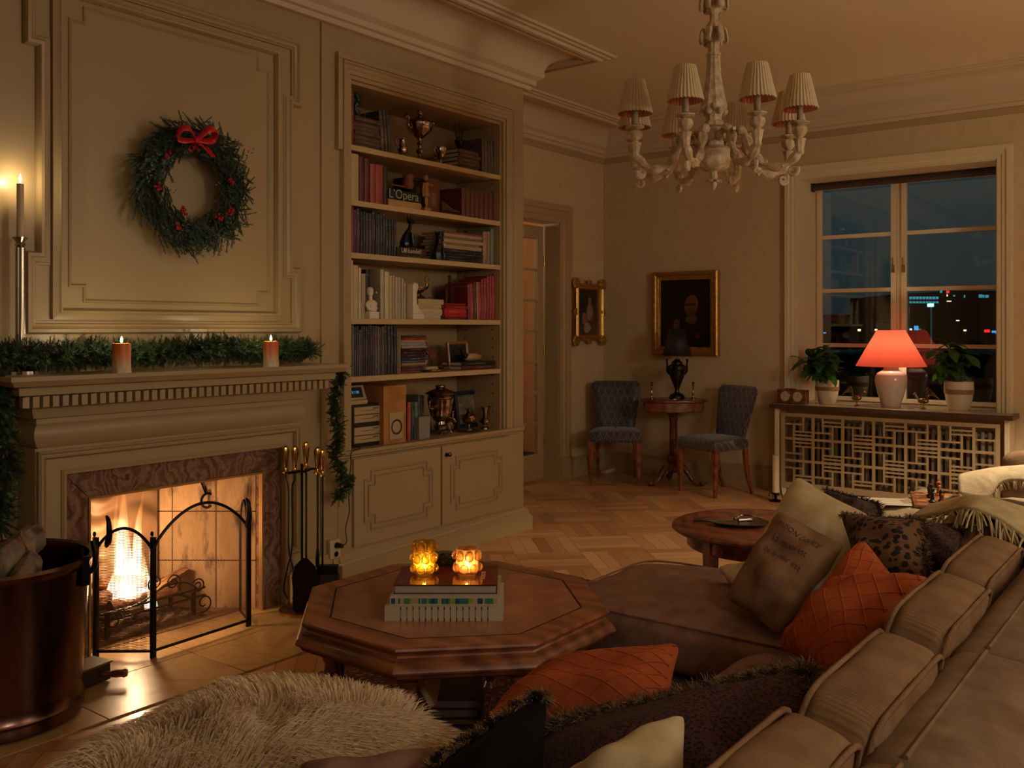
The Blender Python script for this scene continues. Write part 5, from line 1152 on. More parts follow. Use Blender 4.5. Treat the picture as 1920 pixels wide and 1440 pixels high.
# small portrait on the door wall
PY_ = YD-.03
pt = thing('ornate_painting', 'small old painting of a lady in an ornate gilded frame beside the door', 'painting', (7.25, PY_, 1.24), world=True)
x0, x1, z0, z1 = 7.045, 7.50, 1.235, 1.755; W_, H_ = x1-x0, z1-z0
def toQ(u, v, h): return Vector((x0+u, PY_-h, z0+v))
m = MB(); m.sweep([(0, 0), (0, H_), (W_, H_), (W_, 0)], [(0, -.03), (0, .03), (-.015, .045), (-.03, .03), (-.045, .035), (-.06, .012), (-.06, -.03)], toQ, closed=True)
for u in (0, W_/2, W_):
    for v in (0, H_/2, H_):
        if (u, v) == (W_/2, H_/2): continue
        c = toQ(u, v, .03); s_ = .05 if u in (0, W_) and v in (0, H_) else .035
        for k in range(7):
            a = k*2*pi/6; r_ = 0 if k == 6 else .6*s_; m.sphere(c+Vector((r_*cos(a), 0, r_*sin(a))), s_*.5, 8, 6, sy=.7)
obj('frame', m, GOLD, pt)
m = MB(); m.box(x0+.05, x1-.05, PY_-.006, PY_+.005, z0+.05, z1-.05); cv_ = obj('canvas', m, mat('brown_oil_canvas', '#2a1b12', .35, var=.5, vscale=7, vcol='#120c09'), pt)
def tL(u, v, h): return Vector((x0+.06+u, PY_-.006-h, z0+.06+v))
paint(cv_, 'q', [('dress', '#5a3a26', [(.03, 0), (.06, .11), (.12, .17), (.16, .26), (.25, .27), (.29, .17), (.31, .08), (.30, 0)]), ('bodice', '#8a7a66', [(.15, .18), (.17, .26), (.23, .26), (.25, .19), (.22, .13), (.18, .13)]), ('face', '#96694a', [(.175, .28), (.175, .32), (.20, .345), (.225, .32), (.225, .285), (.20, .265)]),
    ('hair', '#3a2a20', [(.16, .31), (.165, .36), (.20, .385), (.24, .36), (.24, .31), (.22, .335), (.185, .335)]), ('arm', '#8d6042', [(.08, .1), (.07, .16), (.10, .20), (.14, .17), (.17, .12), (.12, .09)]), ('lace', '#a3927c', [(.10, .03), (.12, .09), (.18, .10), (.22, .05), (.16, .01)])], tL)

# ------------------------------------------------------------------ upholstered chairs
def damask(name, base, fig):
    n = N(name); c = n.n('ShaderNodeTexCoord'); s = n.n('ShaderNodeSeparateXYZ'); n.l(c.outputs['Object'], s.inputs[0])
    v = n.math('ADD', s.outputs[2], s.outputs[1])
    P = .058; ux = n.math('DIVIDE', n.math('ADD', s.outputs[0], 5), P); uz = n.math('DIVIDE', n.math('ADD', v, 5), P*1.5)
    odd = n.math('MODULO', n.math('FLOOR', uz), 2.0); fx = n.math('ABSOLUTE', n.math('SUBTRACT', n.math('FRACT', n.math('ADD', ux, n.math('MULTIPLY', odd, .5))), .5))
    fz = n.math('FRACT', uz)
    edge = n.math('ABSOLUTE', n.math('SUBTRACT', n.math('ADD', fx, n.math('MULTIPLY', n.math('POWER', fz, 1.6), .5)), .46))
    k = n.math('LESS_THAN', edge, .05)
    heart = n.math('LESS_THAN', n.math('ADD', n.math('MULTIPLY', fx, 1.6), n.math('ABSOLUTE', n.math('SUBTRACT', fz, .35))), .22)
    f = n.math('MULTIPLY', n.math('MAXIMUM', k, n.math('MULTIPLY', heart, .7)), n.math('ADD', .35, n.noise(c.outputs['Object'], 60, 2)))
    n.l(n.mix(f, lin(base), lin(fig)), n.b.inputs['Base Color']); n.b.inputs['Roughness'].default_value = .55; n.b.inputs['Sheen Weight'].default_value = .3
    n.bump(f, .2, .002); return n.m
DAM = damask('damask_cloth', '#38323a', '#75675f')
def make_chair(label):
    t_ = thing('dining_chair', label, 'chair')
    # seat: rounded trapezoid slab, crowned
    m = MB(); rr_ = []
    def outline(s_, z, n_=8):
        p = []; fw, bw, d0, d1, r = .235*s_, .20*s_, -.23*s_, .20*s_, .05
        for (cx, cy, a0) in ((fw-r, d0+r, -pi/2), (bw-r, d1-r, 0), (-bw+r, d1-r, pi/2), (-fw+r, d0+r, pi)):
            for k in range(n_): a = a0+k*(pi/2)/(n_-1); p.append(Vector((cx+r*cos(a), cy+r*sin(a), z)))
        return p
    m.rings([outline(.96, .365), outline(1, .375), outline(1.01, .40), outline(1, .43), outline(.97, .447), outline(.9, .458), outline(.6, .468), outline(.2, .472)])
    obj('seat', m, DAM, t_, ang=60)
    # back slab, widening upwards and leaning back
    m = MB(); cols = []; NX, NZ = 12, 14
    for side in (0, 1):
        for i in range(NZ+1):
            t = i/NZ; z = .44+.43*t
            hw = .165+.065*t
            if t > .86: hw -= (.045*(1-math.sqrt(max(0, 1-((t-.86)/.14)**2))))
            for j in range(NX+1):
                u = j/NX*2-1; th = .030*(1-abs(u)**6)**.5*(1-t**10)**.4+.004
                yb = .165+.10*t+.02*(1-u*u); cols.append((u*hw, yb+(th if side else -th), z))
    n1 = (NX+1)*(NZ+1); fs_ = []
    for i in range(NZ):
        for j in range(NX):
            a = i*(NX+1)+j; fs_.append((a, a+1, a+NX+2, a+NX+1)); fs_.append((n1+a, n1+a+NX+1, n1+a+NX+2, n1+a+1))
    for i in range(NZ):
        for a in (i*(NX+1), i*(NX+1)+NX): fs_.append((a, a+NX+1, n1+a+NX+1, n1+a) if a % (NX+1) == 0 else (a, n1+a, n1+a+NX+1, a+NX+1))
    for j in range(NX): fs_.append((j+1, j, n1+j, n1+j+1)); a = NZ*(NX+1)+j; fs_.append((a, a+1, n1+a+1, n1+a))
    m.add(cols, fs_); obj('backrest', m, DAM, t_, ang=60)
    for s_ in (-1, 1):
        m = MB(); m.rings([[(s_*(.205-.0*z_)+w_*q[0], -.195+w_*q[1], z_) for q in ((-1, -1), (1, -1), (1, 1), (-1, 1))] for z_, w_ in ((0, .011), (.03, .012), (.2, .018), (.33, .024), (.41, .025))]); obj('leg', m, CHAIRW, t_, bevel=.003)
        m = MB(); m.rings([[(s_*(.165)+w_*q[0], y_+w_*q[1], z_) for q in ((-1, -1), (1, -1), (1, 1), (-1, 1))] for z_, w_, y_ in ((0, .012, .25), (.12, .015, .205), (.25, .017, .18), (.38, .018, .17))]); obj('leg', m, CHAIRW, t_, bevel=.003)
    return t_
ch1 = make_chair('upholstered dining chair against the corner wall, its back nearest the door')
def place(o, p, face): o.location = (p[0], p[1], 0); o.rotation_euler = (0, 0, math.atan2(face[1], face[0])+pi/2)
place(ch1, (7.13, 4.31), (-.87, -.50)); ch1['group'] = 'upholstered chairs'
ch2 = dup(ch1, (0, 0, 0), 0, 'upholstered dining chair between pedestal table and radiator cover, seat catching light', 'upholstered chairs')
place(ch2, (7.13, 3.36), (-.93, .36))

# ------------------------------------------------------------------ pedestal table and what stands on it
tx, ty = 7.30, 3.83
pt = thing('pedestal_table', 'small dark mahogany pedestal table with serpentine top between the two chairs', 'table', (tx, ty, 0), rz=ANG-pi/2)
def serp(s_, n_=48):
    out = []
    for i in range(n_):
        a = 2*pi*i/n_; x, y = cos(a), sin(a); sx_ = abs(x)**.55*(1 if x > 0 else -1); sy_ = abs(y)**.55*(1 if y > 0 else -1)
        out.append((.27*s_*sx_*(1+.05*cos(4*a)), .19*s_*sy_*(1+.07*cos(4*a))))
    return out
m = MB(); m.rings([[(x, y, z) for x, y in serp(s_)] for s_, z in ((.93, .71), (1.0, .716), (1.01, .724), (1.0, .732), (.96, .736))]); obj('table_top', m, MAHOG, pt)
m = MB(); m.rings([[(x, y, z) for x, y in serp(s_)] for s_, z in ((.86, .63), (.9, .64), (.9, .71))]); obj('apron', m, OAK, pt)
m = MB(); m.lathe([(.06, .63), (.05, .60), (.034, .58), (.04, .56), (.032, .54), (.036, .30), (.034, .27), (.055, .25), (.06, .22), (.045, .19), (.03, .17), (.05, .15), (.05, .12), (.03, .10)], seg=32, flute=8, famp=.04); obj('pedestal', m, MAHOG, pt)
for k in range(3):
    a = -pi/2+k*2*pi/3+pi; m = MB(); pts = [Vector((r_*cos(a), r_*sin(a), z_)) for r_, z_ in ((.02, .17), (.08, .16), (.13, .10), (.17, .045), (.22, .02), (.255, .03))]
    m.tube(smoothpts(pts), [.024]*6+[.026]*6+[.022]*6+[.019]*7+[.017]*6, 10); m.sphere((.255*cos(a), .255*sin(a), .026), .024); m.v = [(x, y, max(z, .002)) for x, y, z in m.v]; obj('leg', m, MAHOG, pt)
URN = mat('dark_bronze_urn', '#4a4238', .28, .9, var=.6, vscale=14, vcol='#1c1a18', bump=.3, bscale=50)
q = atD(1265, 750, CA*tx+SA*ty); lp = thing('urn_lamp', 'unlit bronze urn table lamp with black shade on the pedestal table', 'lamp', (tx+RV.x*.03, ty+RV.y*.03, .736), rz=ANG-pi/2)
m = MB(); m.lathe([(.068, 0), (.07, .012), (.065, .03), (.05, .045), (.025, .055), (.018, .075), (.02, .09), (.035, .13), (.06, .19), (.078, .25), (.08, .27), (.07, .29), (.05, .30), (.045, .32), (.03, .33), (.02, .345)], seg=32); obj('urn', m, URN, lp)
for s_ in (-1, 1):
    m = MB(); m.tube(smoothpts([(s_*.06, 0, .21), (s_*.085, 0, .24), (s_*.085, 0, .29), (s_*.088, 0, .33)]), .008); m.sphere((s_*.088, 0, .335), .012); obj('handle', m, URN, lp)
m = MB(); m.cyl((0, 0, .34), (0, 0, .50), .006); obj('stem', m, BRASS, lp)
m = MB(); m.lathe([(.125, .375), (.062, .60)], seg=32, cap=False); obj('lamp_shade', m, mat('black_silk_shade', '#16191c', .6), lp, solid=.002)
for dx, lab in ((-.19, 'small silver candlestick on the door side of the urn lamp'), (.17, 'small silver candlestick on the window side of the urn lamp')):
    p = Vector((tx, ty, .737))+RV*dx; t_ = thing('candlestick', lab, 'candlestick', tuple(p), group='silver candlesticks')
    m = MB(); m.lathe([(.026, 0), (.026, .005), (.01, .015), (.007, .03), (.012, .045), (.007, .06), (.006, .11), (.012, .12), (.008, .13), (.014, .145), (.012, .145)], seg=16); obj('stick', m, SILVER, t_)
m = MB(); p = Vector((tx, ty, .737))+RV*-.01+Vector((-.1, -.075, 0)); m.lathe([(.016, 0), (.018, .004), (.012, .008), (.003, .01)], tuple(p), 14); obj('small_box', m, SKIN_W, None, 'tiny pale dish in front of the urn lamp', 'dish')
m = MB(); c = onZ(1140, 884, .01); m.box(c.x-.10, c.x+.09, c.y-.035, c.y+.02, .001, .035); obj('power_strip', m, mat('white_plastic', '#c9bb9a', .4), None, 'white power strip on the floor behind the corner chair', 'power strip', bevel=.006)

# ------------------------------------------------------------------ radiator cover, radiator, counter
CY0, CY1 = 1.225, 2.965
n = N('dark_wood_counter'); n.b.inputs['Base Color'].default_value = (*lin('#c4ac80'), 1); COUNT = mat('stone_sill', '#b59c72', .22, var=.2, vscale=4); EDGE = mat('dark_counter_edge', '#4b3527', .3)
cn = thing('radiator_counter', 'long window counter with pale top and dark edge above the radiator', 'counter', (7.6, 2.1, .7), world=True)
m = MB(); m.box(7.345, XW-.045, CY0+.015, CY1-.015, .700, .7345); m.box(XW-.045, XG-.04, WY0+.01, WY1-.01, .7005, .7345); obj('top', m, COUNT, cn, bevel=.002)
m = MB(); m.sweep([(XW, CY1), (7.345, CY1), (7.345, CY0), (XW, CY0)], [(-.015, .70), (.012, .70), (.02, .707), (.014, .715), (.022, .722), (.022, .733), (-.015, .7345)], xy); obj('edge_moulding', m, EDGE, cn)
rc = thing('radiator_cover', 'cream fretwork radiator cover with geometric lattice doors under the window', 'radiator cover', (7.42, 2.1, 0), world=True)
for yy in (CY0+.012, CY1-.045):
    m = MB(); m.box(7.375, XW-.025, yy, yy+.033, .0, .699); obj('side_panel', m, PAINT2, rc, bevel=.002)
py0, py1, pz0, pz1 = CY0+.075, CY1-.06, .055, .665
m = MB(); fw = .030
X_, T_ = 7.385, .018
m.box(X_, X_+T_, py0, py0+fw, pz0, pz1); m.box(X_, X_+T_, py1-fw, py1, pz0, pz1); m.box(X_, X_+T_, py0+fw, py1-fw, pz1-fw, pz1); m.box(X_, X_+T_, py0+fw, py1-fw, pz0, pz0+.05)
obj('door_frame', m, PAINT, rc, bevel=.002)
m = MB(); ncol, nrow = 6.6, 3; a0, a1, b0, b1 = py0+fw, py1-fw, pz0+.05, pz1-fw; cw = (a1-a0)/ncol; chh = (b1-b0)/nrow; w_ = .0135
def vb(y, za, zb, w=w_): m.box(X_+.002, X_+T_-.002, y-w/2, y+w/2, za, zb)
def hb(z, ya, yb, w=w_):
    ya, yb = min(ya, yb), max(ya, yb)
    ya = max(ya, a0)
    if yb > ya: m.box(X_+.003, X_+T_-.003, ya, yb, z-w/2, z+w/2)
for c_ in range(7):
    yR = a1-c_*cw; yL = yR-cw          # cells from the image's left end (large y)
    if c_: vb(yR, b0, b1, .02)
    for r_ in range(3):
        z_ = b0+r_*chh
        if r_: hb(z_, yL, yR, .02)
        U = lambda u: yR-u*cw
        V = lambda v: z_+v*chh
        if yR-cw*.99 < a0: 
            hb(V(.5), a0, yR); continue
        if (c_+r_) % 2 == 0:
            vb(U(.33), V(.0), V(.66)); hb(V(.66), U(0), U(.66)); vb(U(.66), V(.33), V(1)); hb(V(.33), U(.33), U(1)); hb(V(.17), U(.33), U(1))
        else:
            vb(U(.33), V(.33), V(1)); hb(V(.33), U(0), U(.66)); vb(U(.66), V(.0), V(.66)); hb(V(.66), U(.33), U(1)); hb(V(.83), U(.33), U(1))
obj('fretwork', m, PAINT, rc)
for yy in (py0+.005, (py0+py1)/2-.02, py1-.045):
    m = MB(); m.rings([[(X_+.009+q[0]*.008, yy+.02+q[1]*w2, z2) for q in ((-1, -1), (1, -1), (1, 1), (-1, 1))] for z2, w2 in ((0, .012), (.054, .02))]); obj('foot', m, PAINT2, rc)
rd = thing('radiator', 'ribbed cast iron radiator seen through the fretwork', 'radiator', (7.52, 2.1, 0), world=True)
RADM = mat('radiator_paint', '#7d6c52', .5); m = MB(); y = CY0+.14
k = 0
while y < CY1-.12:
    m.box(7.45, 7.53, y, y+.026, .10, .60); y += .048; k += 1
obj('ribs', m, RADM, rd, bevel=.008)
m = MB(); m.cyl((7.49, CY0+.13, .14), (7.49, CY1-.11, .14), .02); m.cyl((7.49, CY0+.13, .57), (7.49, CY1-.11, .57), .02)
obj('header', m, RADM, rd)
m = MB(); m.cyl((7.49, CY1-.13, 0.0), (7.49, CY1-.13, .14), .012); obj('pipe', m, RADM, rd)

# ------------------------------------------------------------------ lamp with red shade
lx, ly, lz = 7.68, 2.125, .735
rl = thing('table_lamp', 'lit table lamp with white ceramic vase base and red shade on the window counter', 'lamp', (lx, ly, lz))
CER = mat('white_ceramic', '#d6cbb8', .18, coat=.5)
m = MB(); m.lathe([(.070, 0), (.074, .006), (.078, .03), (.10, .10), (.118, .17), (.122, .205), (.118, .235), (.10, .262), (.07, .278), (.058, .285), (.055, .30), (.058, .31), (.05, .31)], seg=48); obj('base', m, CER, rl)
m = MB(); m.cyl((0, 0, .30), (0, 0, .40), .012); m.tube([(0, 0, .40), (0, 0, .598)], .003); m.tube([(-.105, 0, .588), (.105, 0, .588)], .0025); obj('stem', m, BRASS, rl)
n = N('red_pleated_shade'); tl_ = n.n('ShaderNodeBsdfTranslucent'); df = n.n('ShaderNodeBsdfDiffuse'); mx = n.n('ShaderNodeMixShader'); mx.inputs[0].default_value = .55
tl_.inputs[0].default_value = (*lin('#d65c48'), 1); df.inputs[0].default_value = (*lin('#c05040'), 1); n.l(df.outputs[0], mx.inputs[1]); n.l(tl_.outputs[0], mx.inputs[2]); n.l(mx.outputs[0], n.out.inputs[0])
m = MB(); rr_ = []
for r_, z_ in ((.262, .315), (.105, .598)): rr_.append([(r_*(1+.006*cos(40*a))*cos(a), r_*(1+.006*cos(40*a))*sin(a), z_) for a in [i*2*pi/160 for i in range(160)]])
m.rings(rr_, True, False); obj('lamp_shade', m, n.m, rl)
m = MB(); m.sphere((0, 0, .425), .028, sz=1.3); obj('bulb', m, glow('lit_bulb', '#ffd9a0', 1.5), rl)
light('table_lamp_light', 'POINT', (lx, ly, lz+.43), 5.6, (1, .78, .52), .026)

# ------------------------------------------------------------------ potted plants
LEAF = N('rubber_leaf'); LEAF.b.inputs['Base Color'].default_value = (*lin('#2f5a24'), 1); LEAF.b.inputs['Roughness'].default_value = .32
ts_ = LEAF.n('ShaderNodeBsdfTranslucent'); ts_.inputs[0].default_value = (*lin('#4f8a2a'), 1); mx = LEAF.n('ShaderNodeMixShader'); mx.inputs[0].default_value = .25
LEAF.l(LEAF.mix(LEAF.noise(LEAF.coord('Object'), 9, 2), lin('#24481f'), lin('#4a6a34')), LEAF.b.inputs['Base Color'])
LEAF.l(LEAF.b.outputs[0], mx.inputs[1]); LEAF.l(ts_.outputs[0], mx.inputs[2]); LEAF.l(mx.outputs[0], LEAF.out.inputs[0]); LEAF = LEAF.m
STEMM = mat('green_brown_stem', '#5a4a2a', .6); SOIL = mat('potting_soil', '#2a1c12', .95, bump=1, bscale=60)
POT = mat('glazed_pot', '#cfbf9f', .25, coat=.3); BAND = mat('pot_bark_band', '#a07848', .6, var=.5, vscale=30, stretch=(1, 1, 6))
def leaf(m, p, d, L, W, rg, droop=.35):
    d = Vector(d).normalized(); up = Vector((0, 0, 1)); s_ = d.cross(up)
    s_ = s_.normalized() if s_.length > .01 else Vector((1, 0, 0)); nn = s_.cross(d).normalized(); s_ = (s_*cos(.3)+nn*sin(.3)*rg.uniform(-1, 1)).normalized()
    vs = []; NN = 7
    for i in range(NN):
        t = i/(NN-1); w = W*sin(pi*min(1, .04+t*.96))**.7*(.6+.6*t if t < .66 else 1)*.5; c = p+d*L*t+Vector((0, 0, -droop*L*t*t))
        for k in (-1, -.5, 0, .5, 1): vs.append(c+s_*w*k+nn*(abs(k)*w*.25))
    m.add(vs, [(i*5+j, i*5+j+1, i*5+j+6, i*5+j+5) for i in range(NN-1) for j in range(4)])
def plant(name, label, x, y, r, h, seed, spread, hh, nst, lsz, bias=(0, 0)):
    rg = random.Random(seed); t_ = thing(name, label, 'plant', (x, y, .735))
    m = MB(); m.lathe([(r*.66, 0), (r*.7, .004), (r*.9, h*.35), (r, h*.7), (r*1.0, h), (r*.93, h), (r*.92, h*.85), (r*.3, h*.84)], seg=40, cap=False); m.lathe([(.002, .001), (r*.66, .001)], seg=40, cap=False); po = obj('pot', m, POT, t_)
    m = MB(); m.lathe([(r*.975, h*.56), (r*1.008, h*.56), (r*1.018, h*.73), (r*.985, h*.73)], seg=40, cap=False); obj('band', m, BAND, po)
    m = MB(); m.lathe([(r*.92, h*.86), (r*.5, h*.88), (.001, h*.9)], seg=24, cap=False); obj('soil', m, SOIL, t_)
    ms_ = MB(); ml = MB()
    for i in range(nst):
        a = rg.uniform(0, 2*pi); R_ = spread*rg.uniform(.25, 1); z1 = h+hh*rg.uniform(.35, 1)*(1-.25*R_/spread); base = Vector((rg.uniform(-.3, .3)*r, rg.uniform(-.3, .3)*r, h*.86)); tip = Vector((R_*cos(a)+bias[0], R_*sin(a)+bias[1], z1))
        pts = smoothpts([base, base.lerp(tip, .5)+Vector((0, 0, .04)), tip], 5); ms_.tube(pts, .0035, 6)
        for k in range(rg.randint(5, 8)):
            u = rg.uniform(.35, 1) if k else 1; q = pts[int(u*(len(pts)-1))]; a2 = rg.uniform(0, 2*pi)
            leaf(ml, q, (cos(a2), sin(a2), rg.uniform(-.7, 1.1)), lsz*rg.uniform(.7, 1.15), lsz*.62*rg.uniform(.8, 1.1), rg)
    obj('stems', ms_, STEMM, t_); obj('foliage', ml, LEAF, t_, ang=80); return t_
plant('potted_plant', 'bushy glossy leaved plant in a banded white pot beside the chess clock', 7.60, 2.60, .092, .195, 5, .17, .30, 18, .135, (-.07, .02))
plant('potted_plant', 'glossy leaved plant with bare lower stems in a banded white pot at far window end', 7.63, 1.62, .102, .215, 8, .13, .32, 15, .135, (-.03, .06))
# roosters
RM = mat('brass_rooster_metal', '#8f7a50', .3, 1)
def rooster(x, y, sg, label):
    t_ = thing('rooster_figurine', label, 'figurine', (x, y, .735), rz=pi/2 if sg > 0 else -pi/2, group='metal roosters on the window counter'); t_.scale = (1.35, 1.35, 1.35)
    m = MB(); m.sphere((0, 0, .045), .018, sx=1.7, sz=.9); m.tube(smoothpts([(.02, 0, .05), (.035, 0, .065), (.04, 0, .078)]), .008); m.sphere((.044, 0, .08), .009); m.tube([(.05, 0, .08), (.062, 0, .078)], [.004, .0005]); m.prism([(.036, .086), (.04, .1), (.046, .092), (.05, .1), (.052, .086)], -.002, .002, 'y')
    for s_ in (-1, 1): m.tube([(0, s_*.008, .035), (0, s_*.01, .003)], .0025); m.tube([(-.012, s_*.01, .003), (.016, s_*.01, .003)], .0025)
    obj('body', m, RM, t_)
    m = MB()
    for k in range(6):
        a = 1.0+.17*k; m.tube(smoothpts([(-.018, 0, .05), (-.022-.003*k, .002*k, .078), (-.03-.007*k, .002*k, .108-.007*k), (-.042-.009*k, .002*k, .108-.010*k)]), .0028, 6)
    obj('tail', m, RM, t_)
rooster(7.56, 2.355, -1, 'small metal rooster standing between the bushy plant and the lit lamp')
rooster(7.56, 1.855, 1, 'small metal rooster pecking between lit lamp and far plant')
# chess clock
cc_ = thing('chess_clock', 'wooden chess clock with two round white dials on the counter end', 'clock', (7.47, 2.835, .735), rz=pi/2+radians(0))
m = MB(); m.box(-.125, .125, -.03, .03, .002, .115); m.box(-.07, .02, -.012, .012, .115, .122); obj('case', m, CHAIRW, cc_, bevel=.003)
cc_.rotation_euler = (0, 0, -pi/2-.12)
for s_ in (-1, 1):
    Mx = Matrix.Translation((s_*.055, -.031, .058)) @ Matrix.Rotation(pi/2, 4, 'X')
    m = MB(); m.lathe([(.041, -.002), (.044, .002), (.041, .004), (.040, .002)], seg=32, M=Mx, cap=False); dl = obj('bezel', m, BRASS, cc_)
    m = MB(); m.lathe([(.040, 0), (.0399, .0015), (.0005, .0015)], seg=32, M=Mx, cap=False); obj('dial', m, mat('dial_white', '#cdbf9c', .4), dl)
    m = MB()
    for k in range(12):
        a = k*pi/6; m.box(-.0012, .0012, .028, .036, .0016, .0022, Mx @ Matrix.Rotation(a, 4, 'Z'))
    m.box(-.0015, .0015, -.004, .022, .0022, .003, Mx @ Matrix.Rotation(-.5 if s_ > 0 else .2, 4, 'Z')); m.box(-.001, .001, -.004, .03, .0025, .0033, Mx @ Matrix.Rotation(-2.0 if s_ > 0 else -1.6, 4, 'Z')); obj('hands', m, HB, dl)
# floor candle by the radiator cover
c = onZ(1452, 935, 0)
t_ = thing('floor_candle', 'tall pale candle in a black scrolled holder on the floor before the radiator', 'candle', (c.x-.1, c.y-.05, 0))
m = MB(); m.lathe([(.05, 0), (.05, .006), (.01, .02), (.012, .05), (.03, .065), (.028, .07), (.01, .068)], seg=20)
for a in range(4): scroll(m, (0, 0, .035), .0, 0, 0, 1, .003) if False else m.tube(smoothpts([(.012*cos(a*pi/2), .012*sin(a*pi/2), .05), (.05*cos(a*pi/2), .05*sin(a*pi/2), .06), (.055*cos(a*pi/2), .055*sin(a*pi/2), .03)]), .003, 6)
obj('holder', m, BLACK, t_)
m = MB(); m.lathe([(.026, .068), (.026, .36), (.02, .362), (.001, .358)], seg=20); obj('candle', m, IVORY, t_)

# ------------------------------------------------------------------ chandelier
CW = mat('painted_carved_wood', '#cdb794', .5, var=.3, vscale=30, vcol='#a58a66', bump=.3, bscale=60)
cp = atD(1338, 300, 4.5); CR = .405
cd = thing('chandelier', 'carved cream wooden chandelier with eight arms and pleated shades', 'chandelier', (cp.x, cp.y, 2.0), world=False)
Z0 = 2.0
def L(prof): return [(r, z-Z0) for r, z in prof]
m = MB(); m.lathe(L([(.02, 3.2), (.07, 3.19), (.06, 3.15), (.02, 3.12), (.02, 3.04), (.04, 3.03), (.03, 2.98), (.03, 2.90), (.035, 2.87), (.018, 2.85), (.02, 2.82), (.035, 2.80), (.03, 2.76), (.026, 2.74), (.035, 2.735), (.037, 2.725), (.028, 2.715), (.024, 2.67), (.034, 2.665), (.034, 2.655), (.030, 2.65), (.034, 2.56), (.049, 2.47), (.060, 2.42), (.06, 2.40), (.038, 2.37), (.035, 2.345), (.045, 2.335), (.05, 2.325), (.05, 2.315), (.04, 2.31)]), seg=40, flute=10, famp=.05); obj('column', m, CW, cd)
def leaves(m, z, r0, r1, drop, cnt, w=.018, up=.03):
    for k in range(cnt):
        a = 2*pi*k/cnt; u = Vector((cos(a), sin(a), 0)); s_ = Vector((-sin(a), cos(a), 0))
        pts = smoothpts([u*r0+Vector((0, 0, z-Z0)), u*(r0+r1)*.55+Vector((0, 0, z-Z0+up)), u*r1+Vector((0, 0, z-Z0+up*.6)), u*(r1+.004)+Vector((0, 0, z-Z0-drop)), u*(r1-.012)+Vector((0, 0, z-Z0-drop*.9))], 4)
        m.tube(pts, [w*.6+.4*w*sin(pi*i/(len(pts)-1)) for i in range(len(pts))], 8, flat=.45)
m = MB(); leaves(m, 2.74, .028, .058, .022, 6, .017, .04); leaves(m, 2.90, .028, .06, .022, 6, .017, .045); leaves(m, 3.05, .028, .06, .022, 6, .017, .04)
for k in range(12):
    a = k*pi/6; m.sphere((.052*cos(a), .052*sin(a), 2.39-Z0+(.014 if k % 2 else -.006)), .017, 10, 8)
obj('acanthus_leaves', m, CW, cd)
m = MB(); m.lathe(L([(.045, 2.31), (.055, 2.30), (.05, 2.28), (.05, 2.22), (.09, 2.205), (.10, 2.195), (.085, 2.18), (.078, 2.17), (.082, 2.15), (.075, 2.125), (.05, 2.105), (.02, 2.10), (.016, 2.09), (.02, 2.08), (.014, 2.06)]), seg=40, flute=8, famp=.05); leaves(m, 2.06, .012, .03, .01, 6, .010, -.005); m.lathe(L([(.014, 2.05), (.016, 2.035), (.008, 2.02), (.001, 2.01)]), seg=16); obj('hub', m, CW, cd)
SH = N('pleated_cream_shade'); tl_ = SH.n('ShaderNodeBsdfTranslucent'); df = SH.n('ShaderNodeBsdfDiffuse'); mx = SH.n('ShaderNodeMixShader'); mx.inputs[0].default_value = .25
geo = SH.n('ShaderNodeNewGeometry'); SH.l(SH.mix(geo.outputs['Backfacing'], lin('#d8c39c'), lin('#b5603e')), df.inputs[0]); tl_.inputs[0].default_value = (*lin('#d0aa78'), 1); SH.l(df.outputs[0], mx.inputs[1]); SH.l(tl_.outputs[0], mx.inputs[2]); SH.l(mx.outputs[0], SH.out.inputs[0]); SH = SH.m
